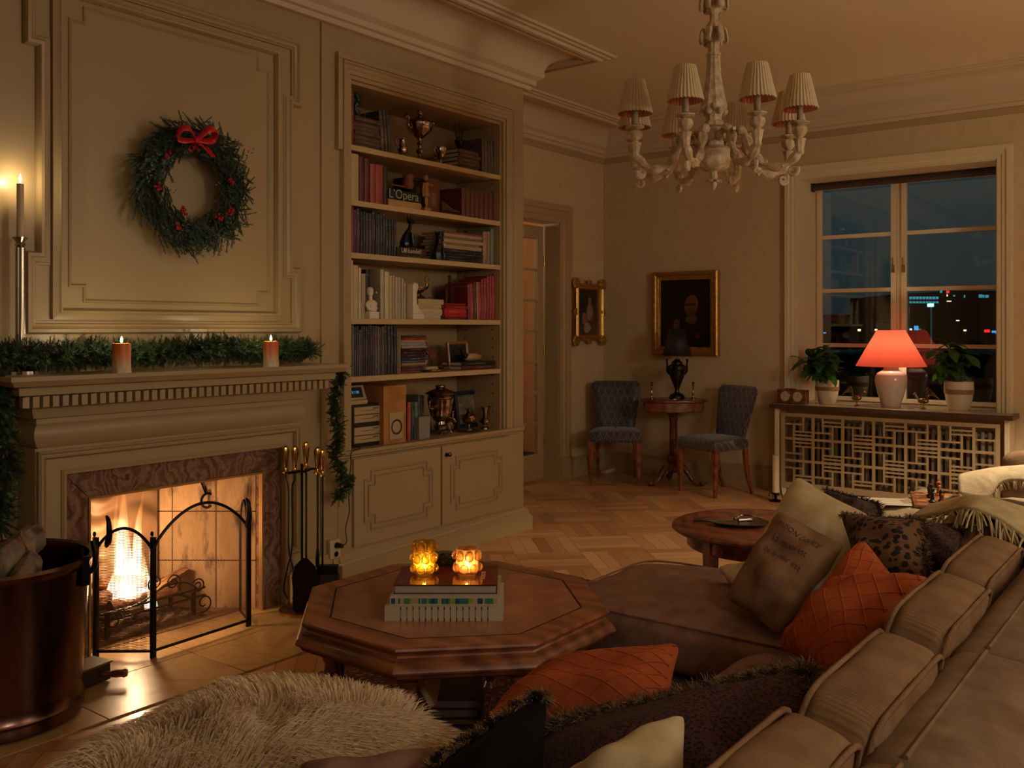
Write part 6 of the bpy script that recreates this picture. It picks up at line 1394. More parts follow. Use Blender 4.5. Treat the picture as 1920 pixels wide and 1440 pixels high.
# direction from chandelier towards the camera
tocam = math.atan2(-cp.y, -cp.x)
for k in range(8):
    a = tocam+radians(-17.5+45*k)*1; a = tocam-radians(17.5)+k*pi/4
    a = tocam-radians(17.5)-k*pi/4
    u = Vector((cos(a), sin(a), 0)); s_ = Vector((-sin(a), cos(a), 0))
    def A(r, z): return u*r+Vector((0, 0, z-Z0))
    m = MB(); pts = smoothpts([A(.05, 2.25), A(.10, 2.285), A(.15, 2.27), A(.175, 2.21), A(.21, 2.145), A(.28, 2.10), A(.35, 2.11), A(CR, 2.16)], 6)
    m.tube(pts, [.019+.006*sin(i*.85) for i in range(len(pts))], 8)
    def vol(cr, cz, r0, st, sg):
        q = []
        for i in range(22): t = i/21; an = st+sg*t*3.2*pi; rr2 = r0*(1-.8*t); q.append(A(cr+rr2*cos(an), cz+rr2*sin(an)))
        m.tube(q, [.010*(1-.5*i/21) for i in range(22)], 6)
    vol(.125, 2.255, .04, 2.2, -1); vol(.19, 2.235, .034, 1.2, 1); vol(.375, 2.075, .024, .5, -1); vol(.23, 2.12, .025, -1.5, 1)
    for t in range(6, 40, 4):
        if t < len(pts): m.sphere(pts[t]+s_*.009+Vector((0, 0, -.006)), .010, 8, 6, sz=.7); m.sphere(pts[t]-s_*.009+Vector((0, 0, -.006)), .010, 8, 6, sz=.7)
    ar = obj('arm', m, CW, cd)
    c0 = u*CR
    m = MB(); m.lathe(L([(.014, 2.145), (.02, 2.155), (.018, 2.165), (.026, 2.21), (.03, 2.215), (.016, 2.22), (.014, 2.225), (.03, 2.24), (.036, 2.255), (.03, 2.27), (.014, 2.275), (.02, 2.28), (.042, 2.288), (.043, 2.292), (.02, 2.30), (.012, 2.305)]), tuple(c0), 24, flute=8, famp=.05); obj('candle_cup', m, CW, ar)
    m = MB(); m.cyl(c0+Vector((0, 0, 2.30-Z0)), c0+Vector((0, 0, 2.42-Z0)), .015, seg=14); obj('candle_sleeve', m, mat('aged_sleeve', '#a08f6c', .5, var=.4, vscale=30) if k == 0 else bpy.data.materials['aged_sleeve'], ar)
    m = MB(); rr_ = []
    for r_, z_ in ((.081, 2.352), (.078, 2.365), (.045, 2.508)):
        rr_.append([c0+Vector((r_*(1+.035*cos(30*b))*cos(b), r_*(1+.035*cos(30*b))*sin(b), z_-Z0+(.002*cos(30*b) if z_ < 2.36 else 0))) for b in [i*2*pi/180 for i in range(180)]])
    m.rings(rr_, True, False); obj('lamp_shade', m, SH, ar, ang=80)

# ------------------------------------------------------------------ the city at night
NIGHT = mat('night_ground', '#0b0f10', .9); NB = mat('night_facade', '#0d1416', .9)
m = MB(); m.box(8.6, 900, -400, 500, -12.1, -12); obj('street_ground', m, NIGHT, None, 'dark ground of the city far below the window', 'ground', kind='structure')
CY = mat('cyan_window_light', '#000000', .5, emit='#4fc6d8', es=.55); RD = mat('red_light', '#000000', .5, emit='#ff2020', es=2.2); WH = mat('warm_street_light', '#000000', .5, emit='#ffe0a8', es=2.2); BL = mat('blue_light', '#000000', .5, emit='#3fa8ff', es=1.2); CYL = mat('cyan_lamp_light', '#000000', .5, emit='#8ff4f0', es=4)
D = 90.
def far_box(name, px0, px1, py0, py1, d, th, m_, parent=None, **k):
    a = atD(px0, py0, d); b = atD(px1, py1, d); rt = Vector((SA, -CA, 0)); f = Vector((CA, SA, 0)); mb = MB(); W_ = (px1-px0)/FPX*d
    vs = [a+Vector((0, 0, b.z-a.z))*v+rt*W_*u+f*th*w for w in (0, 1) for v in (1, 0) for u in (0, 1)]
    mb.add(vs, [(0, 1, 3, 2), (4, 6, 7, 5), (0, 4, 5, 1), (2, 3, 7, 6), (0, 2, 6, 4), (1, 5, 7, 3)]); return obj(name, mb, m_, parent, flat=True, **k)
b1 = thing('office_building', 'distant dark office block with rows of cyan lit windows', 'building', tuple(atD(1740, 620, D)), world=True)
far_box('wall', 1700, 1775, 550, 668, D, 15, NB, b1)
for r_ in range(2):
    for k in range(9): far_box('window', 1706+k*6.2, 1706+k*6.2+4.2, 556+r_*9, 561+r_*9-(r_*1.5), D-.3, .1, CY, b1)
b2 = thing('apartment_tower', 'distant dark building with scattered lit windows and a red roof light', 'building', tuple(atD(1820, 620, D+10)), world=True)
far_box('wall', 1776, 1900, 545, 668, D+10, 15, NB, b2)
for (a, b, c_, d_, mm) in ((1763, 1767, 543, 549, CY), (1775, 1780, 545, 550, RD), (1758, 1764, 556, 560, CY), (1773, 1777, 552, 556, WH), (1788, 1791, 553, 556, CY), (1808, 1810, 553, 558, CY), (1836, 1842, 552, 558, CY), (1843, 1846, 553, 558, CY), (1848, 1854, 553, 558, CY), (1775, 1784, 564, 565.5, WH)): far_box('window', a, b, c_, d_, D+9.6, .1, mm, b2)
sl = thing('street_light', 'distant street light on a tall pole glowing cyan', 'street light', tuple(atD(1747, 660, 55)), world=True)
far_box('pole', 1746, 1747.6, 576, 668, 55, .1, mat('self_lit_pole', '#4a6a6a', .6, emit='#2a6a6c', es=.25), sl); far_box('lamp_head', 1743, 1751, 569, 575, 55, .3, CYL, sl)  # pole emits a dim glow in place of lamplight falling on it
for i, (a, b, c_, d_, mm, lab) in enumerate(((1848, 1856, 618, 623, RD, 'distant red light above the far plant'), (1862, 1868, 620, 624, BL, 'distant blue light beside the red one'), (1869, 1875, 622, 626, BL, 'second distant blue light next to window edge'), (1809, 1812, 618, 621, WH, 'distant warm point light over the road'), (1795, 1799, 600, 602, WH, 'tiny distant warm light over the trees'), (1642, 1645, 617, 620, WH, 'distant warm light left of lamp shade'), (1610, 1614, 617, 621, WH, 'distant bright light over the bushy plant'), (1540, 1549, 623, 625, BL, 'distant blue light low in the left casement'), (1708, 1710, 616, 619, CYL, 'distant pale light right of lamp shade'), (1716, 1722, 611, 619, BL, 'distant bluish sign light over the road'))):
    pl = thing('street_lamp', lab, 'street lamp', tuple(atD(a, c_, 70)), world=True)
    far_box('lamp_head', a, b, c_, d_, 70, .2, mm, pl); far_box('pole', (a+b)/2-.4, (a+b)/2+.4, d_, 615+13.3/70*FPX, 70.05, .1, NB, pl)
br_ = thing('bridge', 'long bridge with faintly glowing railing crossing the night view', 'bridge', tuple(atD(1700, 660, 45)), world=True)
far_box('railing', 1500, 1905, 656, 660, 45, .3, mat('self_lit_railing', '#2a3a3c', .7, emit='#16282a', es=.25), br_); far_box('deck', 1500, 1905, 664, 615+13.33/45*FPX, 45.2, 4, NB, br_)  # railing stands out by a faint emission put into its material
far_box('dark_treeline', 1500, 1905, 590, 811, 120, 5, mat('dark_trees', '#0a0f0e', 1), None, label='dark line of trees behind the bridge', cat='trees', kind='stuff')
# ------------------------------------------------------------------ rug
def rugmat():
    n = N('persian_rug'); v = n.coord('Object')
    a = n.n('ShaderNodeTexVoronoi'); a.inputs['Scale'].default_value = 45; n.l(v, a.inputs[0])
    b = n.n('ShaderNodeTexVoronoi', feature='DISTANCE_TO_EDGE'); b.inputs['Scale'].default_value = 9; n.l(v, b.inputs[0])
    c1 = n.ramp(a.outputs['Distance'], [(.15, lin('#5a1418')), (.4, lin('#6e1c20')), (.55, lin('#1d1a2a')), (.75, lin('#8f6a50'))])
    n.l(n.mix(n.math('LESS_THAN', b.outputs[0], .015), c1, lin('#7a5a48')), n.b.inputs['Base Color']); n.b.inputs['Roughness'].default_value = .95
    n.bump(n.noise(v, 400, 2), .4, .003); return n.m
rgm = thing('persian_rug', 'deep red patterned rug with cream fringe under the octagonal coffee table', 'rug', (3.0, 1.8, 0), world=True)
m = MB(); m.box(1.85, 4.22, .7, 2.82, .0005, .010); obj('pile', m, rugmat(), rgm)
m = MB(); rg = random.Random(21)
for i in range(420):
    y = .7+2.12*i/419; m.add([(4.218, y-.002, .009), (4.218, y+.002, .009), (4.27+rg.uniform(0, .02), y+rg.uniform(-.006, .006), .003)], [(0, 1, 2)]); m.add([(1.852, y-.002, .009), (1.852, y+.002, .009), (1.79+rg.uniform(0, .02), y+rg.uniform(-.006, .006), .003)], [(0, 1, 2)])
obj('fringe', m, mat('cream_fringe', '#c9b48c', .9), rgm, flat=True)

# ------------------------------------------------------------------ octagonal coffee table
OC = Vector((2.318, 2.012, 0))
ct = thing('coffee_table', 'octagonal walnut coffee table with moulded edge and inlaid line', 'table', (OC.x, OC.y, 0))
def octa(r, z):     # r: apothem
    k = r/cos(pi/8); return [(k*cos(pi/8+i*pi/4), k*sin(pi/8+i*pi/4), z) for i in range(8)]
RW = mat('burr_walnut_panel', '#b27550', .28, var=.4, vscale=11, vcol='#905a38', coat=.35); BW = wood('walnut_border', '#a5643f', '#784328', .3, (3, 3, 3), .3); DW = wood('dark_walnut_moulding', '#965c3a', '#653a24', .33, (3, 3, 10), .25)
m = MB(); m.rings([octa(.385, .4555), octa(.385, .4705)]); obj('centre_panel', m, RW, ct)
m = MB(); o1, o2, o3 = octa(.3855, .4702), octa(.3915, .4702), octa(.3915, .455); m.add(o1+o2, [(i, (i+1) % 8, 8+(i+1) % 8, 8+i) for i in range(8)]); obj('inlay_line', m, HB, ct)
m = MB(); m.rings([octa(.392, .4704), octa(.462, .4704)], cap=False); m.rings([octa(.462, .4704), octa(.470, .468), octa(.472, .462), octa(.468, .456), octa(.462, .452), octa(.458, .445), octa(.462, .438)], cap=False); obj('border', m, BW, ct, ang=25)
m = MB(); m.rings([octa(.455, .440), octa(.462, .440), octa(.470, .436), octa(.470, .430), octa(.478, .426), octa(.486, .418), octa(.490, .408), octa(.488, .402), octa(.478, .398), octa(.470, .385), octa(.455, .376), octa(.40, .374)], cap=True); obj('moulding', m, DW, ct, ang=25)
m = MB(); m.rings([octa(.40, .362), octa(.42, .365), octa(.42, .377)]); obj('apron', m, DW, ct)
for i in range(8):
    a = pi/8+i*pi/4; r_ = .415
    m = MB(); m.lathe([(.020, .011), (.025, .03), (.016, .05), (.027, .075), (.018, .10), (.014, .13), (.024, .2), (.018, .235), (.028, .26), (.022, .28), (.028, .30), (.022, .33), (.03, .345), (.03, .366)], (r_*cos(a), r_*sin(a), 0), 16); obj('leg', m, DW, ct)
# books and candle holders on the table
def cambook(px0, px1, z0, th, d0, dep, mats, label, name='book', skew=0., spine=True, group=None):
    """a book lying with its spine facing the camera"""
    a = Vector((0, 0, 0)); l0 = (px0-960)/FPX*d0; l1 = (px1-960)/FPX*d0
    f = Vector((CA, SA, 0)); b = MB(); c_ = .003
    M_ = Matrix((RV, f, Vector((0, 0, 1)))).transposed().to_4x4() @ Matrix.Translation((0, d0, z0))
    if skew: M_ = M_ @ Matrix.Translation(((l0+l1)/2, 0, 0)) @ Matrix.Rotation(skew, 4, 'Z') @ Matrix.Translation((-(l0+l1)/2, 0, 0))
    b.box(l0, l1, 0, dep, 0, c_, M_); b.box(l0, l1, 0, dep, th-c_, th, M_)
    if spine: b.box(l0, l1, 0, .003, c_, th-c_, M_)
    b.box(l0+.004, l1-.004, .003 if spine else .004, dep-.004, c_, th-c_, M_, mi=1)
    return obj(name, b, mats, None, label, 'book', group), M_, l0, l1
WHB = mat('white_book', '#b7aa90', .45)
bk1, M1, a0_, a1_ = cambook(721, 943.5, .4708, .043, 2.815, .27, (WHB, PAGES), 'thick white book with dark spine bars, lowest on the coffee table')
m = MB()
for k in range(15):
    x = a0_+.047+k*.0187; m.box(x, x+.003, -.0008, .0, .0, .009, M1); m.box(x, x+.003, -.0008, 0, .035, .043, M1); m.box(x+.0008, x+.0018, -.0006, 0, .009, .035, M1)
obj('spine_bars', m, mat('dark_bars', '#241f1e', .6), bk1)
bk2, M2, a0_, a1_ = cambook(731, 938, .5142, .0245, 2.83, .25, (WHB, PAGES), 'white book with green and teal striped spine, in the middle of the table stack')
x = a0_+.004; rg = random.Random(5); i = 0
cols_ = [mat('stripe_olive', '#8a9438', .5), mat('stripe_teal', '#1d6a6a', .5), mat('stripe_navy', '#1d3f55', .5), mat('stripe_sand', '#b09468', .5), mat('stripe_green', '#3d7a4a', .5)]
while x < a1_-.015:
    w_ = rg.choice((.006, .008, .012, .016)); m = MB(); m.box(x, x+w_, -.0008, 0, .004, .0205, M2); obj('spine_stripe', m, cols_[rg.randrange(5)], bk2); x += w_+rg.choice((0, .0, .003))
bk3, M3, a0_, a1_ = cambook(738, 932, .5389, .028, 2.862, .225, (mat('dark_red_cover', '#5f1a16', .12, coat=.6), mat('grey_pages', '#a39a88', .8)), 'glossy dark red book on top of the table stack, open side outward', spine=False)
ct3 = mat('cover_print', '#c09a72', .5)
text('lettering', 'INTERIORS', .020, M3 @ Matrix.Translation((a1_-.045, .11, .0281)) @ Matrix.Rotation(pi/2, 4, 'Z'), ct3, bk3)
zt3 = .5671
def glassmat(name, col, tint):
    n = N(name); n.t.nodes.remove(n.b); g = n.n('ShaderNodeBsdfGlossy'); g.inputs['Roughness'].default_value = .04; tr = n.n('ShaderNodeBsdfTransparent'); tr.inputs[0].default_value = (*tint, 1); tl_ = n.n('ShaderNodeBsdfTranslucent'); tl_.inputs[0].default_value = (*lin(col), 1)
    lw = n.n('ShaderNodeLayerWeight'); lw.inputs[0].default_value = .25; m1 = n.n('ShaderNodeMixShader'); m1.inputs[0].default_value = .35; m2 = n.n('ShaderNodeMixShader')
    n.l(tr.outputs[0], m1.inputs[1]); n.l(tl_.outputs[0], m1.inputs[2]); n.l(n.math('MULTIPLY', lw.outputs[0], .8), m2.inputs[0]); n.l(m1.outputs[0], m2.inputs[1]); n.l(g.outputs[0], m2.inputs[2]); n.l(m2.outputs[0], n.out.inputs[0]); return n.m
def holder(label, px, d, z, h, r, rows, gm, lit):
    l = (px-960)/FPX*d; p = RV*l+Vector((CA, SA, 0))*d; t_ = thing('tealight_holder', label, 'candle holder', (p.x, p.y, z))
    m = MB(); m.lathe([(r*.8, .0), (r*.9, .004), (r, h*.15), (r, h*.9), (r*1.02, h), (r*.94, h), (r*.92, h*.15), (r*.7, .008), (.001, .007)], seg=32, cap=False); gl = obj('glass', m, gm, t_)
    m = MB()
    for q in range(rows):
        for k in range(7):
            a = 2*pi*(k+(q % 2)*.5)/7; m.sphere((r*.98*cos(a), r*.98*sin(a), h*(q+.62)/(rows+.25)), r*.40, 14, 9)
    obj('glass_beads', m, gm, gl)
    if lit:
        m = MB(); m.lathe([(r*.7, .008), (r*.7, .022), (r*.3, .021)], seg=20); obj('tealight', m, mat('self_lit_wax', '#e8cfa0', .5, emit='#ffb860', es=1.6) if 'self_lit_wax' not in bpy.data.materials else bpy.data.materials['self_lit_wax'], t_)  # wax emission stands in for the flame's light in it
        m = MB(); m.lathe([(.001, .024), (.0045, .031), (.006, .037), (.004, .046), (.0008, .056)], seg=10); obj('flame', m, FLM, t_); light('tealight_light', 'POINT', (p.x, p.y, z+.037), .42, (1, .68, .32), .0045)
holder('tall amber bubble glass holder with lit tealight on the book stack', 795, 2.99, zt3, .103, .034, 3, glassmat('amber_glass', '#d8b048', (.98, .86, .5)), True)
holder('orange bubble glass holder with lit tealight on the book stack', 876, 2.99, zt3, .082, .036, 2, glassmat('orange_glass', '#f0b87c', (1, .88, .68)), True)
holder('unlit clear grey bubble glass holder behind the amber one', 833, 3.13, .4708+.0, .128, .040, 3, glassmat('smoke_glass', '#8a8a80', (.78, .80, .76)), False)
# books under the table
c_ = [('#3a2420', 'brown', .03), ('#2a1f1e', 'black', .028), ('#54302a', 'dull red', .034), ('#241c1a', 'black', .024), ('#4a3a34', 'grey-brown', .03), ('#2e2422', 'dark brown', .03)]
z = .0108; rg = random.Random(9)
for i, (col, wd, th) in enumerate(c_):
    cambook(768+rg.uniform(-3, 3), 900+rg.uniform(-4, 6), z, th-.0008, 2.93+rg.uniform(0, .02), .24, (mat('undertable_'+col[1:], col, .35), mat('aged_pages', '#6f5a4e', .8) if i == 0 else bpy.data.materials['aged_pages']), '%s book in the pile under the coffee table, %s from the floor' % (wd, ORD[i]), group='books piled under the coffee table', skew=rg.uniform(-.05, .05), spine=False); z += th
mo = MB(); Mo = Matrix((RV, Vector((CA, SA, 0)), Vector((0, 0, 1)))).transposed().to_4x4() @ Matrix.Translation(((806-960)/FPX*2.86, 2.86, z+.002)) @ Matrix.Rotation(radians(62), 4, 'Y')
mo.box(-.13, 0, 0, .2, 0, .003, Mo); mo.box(-.13, 0, 0, .2, .019, .022, Mo); mo.box(-.127, -.003, .002, .198, .003, .019, Mo, mi=1)
obj('book', mo, (mat('orange_cover', '#c86a30', .4), PAGES), None, 'orange book tilted on the pile under the coffee table', 'book')

bk4, M4, a0_, a1_ = cambook(818, 935, .0108, .022, 2.62, .26, (mat('dark_cover', '#2a2426', .25), PAGES), 'dark picture book lettered in pale type in front of the pile')
text('lettering', 'icons', .034, M4 @ Matrix.Translation(((a0_+a1_)/2+.02, .235, .0221)), mat('faded_print', '#7d6f6a', .5), bk4)
m = MB(); m.lathe([(.055, .0222), (.055, .0226)], seg=24); m.v = [tuple(M4 @ Vector((x+(a0_+a1_)/2, y+.12, z))) for x, y, z in m.v]; obj('printed_face', m, mat('grey_print', '#5a4c46', .5), bk4)

# ------------------------------------------------------------------ fabrics
def fabric(name, col, col2=None, rough=.9, weave=220, sheen=.25, wr=.35, wsc=9, stripe=False):
    n = N(name); v = n.coord('Object'); c = lin(col); d = lin(col2) if col2 else tuple(x*.75 for x in c)
    n.l(n.mix(n.ramp(n.noise(v, 14, 5), [(.3, 0.), (.7, 1.)]), c, d), n.b.inputs['Base Color']); n.b.inputs['Roughness'].default_value = rough; n.b.inputs['Sheen Weight'].default_value = sheen*.15; n.b.inputs['Sheen Tint'].default_value = (*c, 1)
    h1 = n.noise(v, wsc, 2)
    if stripe:
        w = n.n('ShaderNodeTexWave'); w.inputs['Scale'].default_value = 45; w.inputs['Distortion'].default_value = 1.5; w.bands_direction = 'X'; n.l(v, w.inputs[0]); h2 = w.outputs[1]
    else: h2 = n.noise(v, weave, 2)
    n.b.inputs['Specular IOR Level'].default_value = .15
    n.bump(n.math('ADD', h1, n.math('MULTIPLY', h2, .08)), wr, .03); return n.m
CORD = fabric('brown_corduroy', '#92704f', '#77583c', stripe=True, wr=.4)
SUEDE = fabric('brown_velvet_seat', '#957260', '#7c5a4a', wsc=5, wr=.3, sheen=.5)
BACKF = fabric('taupe_chenille', '#8c7358', '#74593f', weave=160, wr=.35)
CREAMF = fabric('cream_cotton', '#cdb890', '#b8a078', weave=300, wr=.25, wsc=6)
ORANGE_ = fabric('burnt_orange_cotton', '#b4592e', '#9a4a26', weave=260, wr=.2)
DARKF = fabric('black_velvet', '#120e0c', '#0a0807', wr=.2, sheen=.1)
def uvmat(base, name, fn):
    pass
def leopard(name, base, spot, scale, uv=True):
    n = N(name); v = n.coord('Object'); a = n.n('ShaderNodeTexVoronoi'); a.inputs['Scale'].default_value = scale; n.l(v, a.inputs[0])
    k = n.math('LESS_THAN', n.math('ADD', a.outputs['Distance'], n.math('MULTIPLY', n.noise(v, scale*1.5, 2), .25)), .56)
    n.l(n.mix(k, lin(base), lin(spot)), n.b.inputs['Base Color']); n.b.inputs['Roughness'].default_value = .9
    n.bump(n.noise(v, 200, 3), .6, .006); return n.m
LEO = leopard('leopard_plush', '#6e4c2c', '#140c08', 42); DOT = leopard('dark_dotted_velvet', '#4a2620', '#140c0b', 140); DPLUSH = leopard('dark_shaggy_plush', '#4a3024', '#2a1a14', 70)
def puff_box(C, X, Y, Z, hx, hy, hz, puff=.18, p=7., n_=12):
    """rounded cushion block: axes X, Y (face plane), Z (thickness)"""
    m = MB(); X, Y, Z = Vector(X).normalized(), Vector(Y).normalized(), Vector(Z).normalized(); idx = {}
    def V(a, b, c):
        k = (round(a, 4), round(b, 4), round(c, 4))
        if k not in idx:
            s_ = (abs(a)**p+abs(b)**p+abs(c)**p)**(1/p); a1, b1, c1 = a/s_, b/s_, c/s_; e = (1-a1*a1)*(1-b1*b1)
            idx[k] = len(m.v); wv = .045*(sin(5*a1+4*b1+C[0]*9)+.7*sin(9*b1-6*a1+C[0]*5)+.5*sin(13*a1*b1+C[1]*7)); c1 *= 1+wv; m.v.append(tuple(Vector(C)+X*a1*hx*(1+.02*(1-b1*b1))+Y*b1*hy*(1+.05*(1-a1*a1)*(1-c1*c1))+Z*c1*hz*(1-puff*.6+puff*1.6*e)))
        return idx[k]
    g = [-1+2*i/n_ for i in range(n_+1)]
    for ax in range(3):
        for s_ in (-1, 1):
            for i in range(n_):
                for j in range(n_):
                    q = [(g[i], g[j]), (g[i+1], g[j]), (g[i+1], g[j+1]), (g[i], g[j+1])]
                    f = [V(*((s_, a, b) if ax == 0 else (a, s_, b) if ax == 1 else (a, b, s_))) for a, b in q]
                    m.f.append(tuple(f if (s_ > 0) != (ax == 1) else reversed(f))); m.mi.append(0)
    return m
def rim(C, X, Y, Z, hx, hy, hz, s_, th=.005, p=7.):
    X, Y, Z = Vector(X).normalized(), Vector(Y).normalized(), Vector(Z).normalized(); pts = []
    for i in range(64):
        a = 2*pi*i/64; c, s = cos(a), sin(a); k = (abs(c)**9+abs(s)**9)**(1/9); pts.append(Vector(C)+X*c/k*hx*.975+Y*s/k*hy*.975+Z*s_*hz*.80)
    m = MB(); m.tube(pts, th, 6, closed=True); return m
def cushion(name, label, C, X, Y, Z, hx, hy, hz, m_, group=None, cat='cushion', puff=.18):
    t_ = thing(name, label, cat, tuple(C), group=group, world=True)
    obj('cover', puff_box(C, X, Y, Z, hx, hy, hz, puff), m_, t_, ang=70)
    for s_ in (-1, 1): obj('piping', rim(C, X, Y, Z, hx, hy, hz, s_), m_, t_, ang=70)
    return t_
def pillow(name, label, cs, th, m_, group=None, N_=26, seed=0, pinch=.10, parts=None, wr=.006, fold=0., cat='pillow'):
    """cs: four corners in order round the edge"""
    cs = [Vector(c) for c in cs]; rg = random.Random(seed); ctr = sum(cs, Vector())/4
    nrm = (cs[2]-cs[0]).cross(cs[3]-cs[1]).normalized(); ph = [rg.uniform(0, 6) for _ in range(6)]
    def S(u, v, side):
        # pinch the edges in between the corners
        ck = 1-.075*(u*v)**6; uu = u*(1-pinch*(1-v*v))*ck; vv = v*(1-pinch*(1-u*u))*ck; a, b = (uu+1)/2, (vv+1)/2
        p = cs[0]*(1-a)*(1-b)+cs[1]*a*(1-b)+cs[2]*a*b+cs[3]*(1-a)*b
        e = max(0, 1-u**4)**.55*max(0, 1-v**4)**.55*(.55+.45*(1-u*u)*(1-v*v))
        w_ = wr*(sin(5*u+ph[0]+3*v)+sin(7*v+ph[1]-2*u)+.6*sin(11*u*v+ph[2]))*e
        return p+nrm*side*(th*e+w_)
    t_ = thing(name, label, cat, tuple(ctr), group=group, world=True); m = MB(); m.uv = []; idx = {}
    for side in (1, -1):
        for i in range(N_+1):
            for j in range(N_+1):
                if (i in (0, N_) or j in (0, N_)) and side < 0: idx[(side, i, j)] = idx[(1, i, j)]; continue
                idx[(side, i, j)] = len(m.v); u, v = -1+2*i/N_, -1+2*j/N_; m.v.append(tuple(S(u, v, side))); m.uv.append(((u+1)/2, (v+1)/2))
        for i in range(N_):
            for j in range(N_):
                f = [idx[(side, i, j)], idx[(side, i+1, j)], idx[(side, i+1, j+1)], idx[(side, i, j+1)]]; m.f.append(tuple(f if side > 0 else reversed(f))); m.mi.append(0)
    cv = obj('cover', m, m_, t_, ang=80); return t_, cv, S, nrm
def edge_pts(S, which, n_=40):
    f = {'01': lambda t: (t, -1), '12': lambda t: (1, t), '23': lambda t: (-t, 1), '30': lambda t: (-1, -t)}[which]
    return [S(*f(-1+2*i/(n_-1)), 1) for i in range(n_)]
def fur(name, pts, L, cnt, m_, parent, seed=1, spread=1., w=.0016, rad=.01):
    rg = random.Random(seed); m = MB(); n_ = len(pts)
    for i in range(cnt):
        k = rg.uniform(0, n_-1.01); a = pts[int(k)].lerp(pts[int(k)+1], k % 1); d = Vector((rg.uniform(-1, 1), rg.uniform(-1, 1), rg.uniform(-.7, 1))).normalized()*spread; s_ = d.cross(Vector((rg.uniform(-1, 1), rg.uniform(-1, 1), 1))).normalized()*w
        a = a+d*rad*rg.random(); l = L*rg.uniform(.5, 1.1); b = a+d*l*.6+Vector((0, 0, -.1*l)); c = a+d*l+Vector((0, 0, -.35*l)); m.add([a-s_, a+s_, b+s_*.6, b-s_*.6, c], [(0, 1, 2, 3), (3, 2, 4)])
    return obj(name, m, m_, parent, flat=True)
FURB = mat('brown_tipped_fur', '#96764e', .8, var=.7, vscale=60, vcol='#1a120c', sheen=.4)

# ------------------------------------------------------------------ sofa
sf = thing('corner_sofa', 'large brown corner sofa with chaise facing the fireplace', 'sofa', (2.0, .7, 0), world=True)
XS = [.35, .78, 1.345, 1.905, 2.47, 3.03, 3.42]
prof = [(.425, .30), (.432, .70), (.42, .735), (.395, .752), (.358, .757), (.30, .752), (.255, .735), (.232, .70), (.225, .62), (.225, .08), (.425, .08)]
for a, b in zip(XS[:-1], XS[1:]):
    m = MB(); cy, cz_ = .33, .55; rr_ = []
    for x, k in ((a+.002, .955), (a+.010, .985), (a+.03, 1.), ((a+b)/2, 1.012), (b-.03, 1.), (b-.010, .985), (b-.002, .955)): rr_.append([(x, cy+(y-cy)*k, cz_+(z-cz_)*k) for y, z in prof])
    m.rings(rr_); bs = obj('back_section', m, BACKF, sf, ang=60)
    m = MB(); m.tube([(a+.012, .356, .7575), (b-.012, .356, .7575)], .004, 6); m.tube([(a+.012, .43, .715), (b-.012, .43, .715)], .004, 6); obj('piping', m, BACKF, bs)
m = MB(); m.box(.7, 3.38, .43, 1.03, .07, .27); m.box(2.58, 3.28, 1.03, 1.76, .07, .27); obj('base', m, SUEDE, sf, bevel=.02, seg=3)
obj('chaise_cushion', puff_box((2.925, 1.17, .365), (0, 1, 0), (1, 0, 0), (0, 0, 1), .665, .355, .098, .12, 6), SUEDE, sf, ang=70)
m = rim((2.925, 1.17, .365), (0, 1, 0), (1, 0, 0), (0, 0, 1), .665, .355, .098, 1, .004); obj('chaise_piping', m, SUEDE, sf)
for a, b in ((.72, 1.62), (1.63, 2.56)):
    obj('seat_cushion', puff_box(((a+b)/2, .76, .365), (1, 0, 0), (0, 1, 0), (0, 0, 1), (b-a)/2, .325, .10, .14, 6), SUEDE, sf, ang=70)
obj('arm', puff_box((3.46, .72, .35), (0, 1, 0), (0, 0, 1), (1, 0, 0), .46, .28, .11, .1, 5), BACKF, sf, ang=70)
obj('arm', puff_box((.62, .72, .33), (0, 1, 0), (0, 0, 1), (1, 0, 0), .46, .25, .10, .1, 5), BACKF, sf, ang=70)
for x, y in ((.75, .47), (.75, 1.0), (3.3, .47), (2.62, 1.72), (3.24, 1.72), (2.0, 1.0)):
    m = MB(); m.cyl((x, y, .0105 if x > 1.85 else 0.001), (x, y, .075), .022, .028); obj('foot', m, BLACK, sf)
LBL = ['brown corduroy back cushion nearest the camera at the bottom of the sofa', 'second brown corduroy back cushion counted from the camera', 'third brown corduroy back cushion beside the orange pillows', 'farthest low brown corduroy back cushion under the fringed throw']
for (a, b, yc, zt_, hh), lab in zip(((.93, 1.345, .455, .80, .19), (1.37, 1.79, .45, .80, .19), (1.87, 2.29, .465, .80, .19), (2.42, 2.92, .50, .77, .18)), LBL):
    lean = radians(14); Yd = Vector((0, -sin(lean), cos(lean))); Zd = Vector((0, cos(lean), sin(lean))); C = Vector(((a+b)/2, yc, zt_))-Yd*hh
    cushion('back_cushion', lab, C, (1, 0, 0), Yd, Zd, (b-a)/2, hh, .065, CORD, 'corduroy back cushions on the sofa')
Yd = Vector((-.15, 0, 1)).normalized(); cushion('back_cushion', 'upright brown corduroy cushion under the fringed throw at the sofa corner', Vector((3.16, .60, .595)), (0, 1, 0), Yd, (1, 0, .15), .115, .18, .075, CORD)

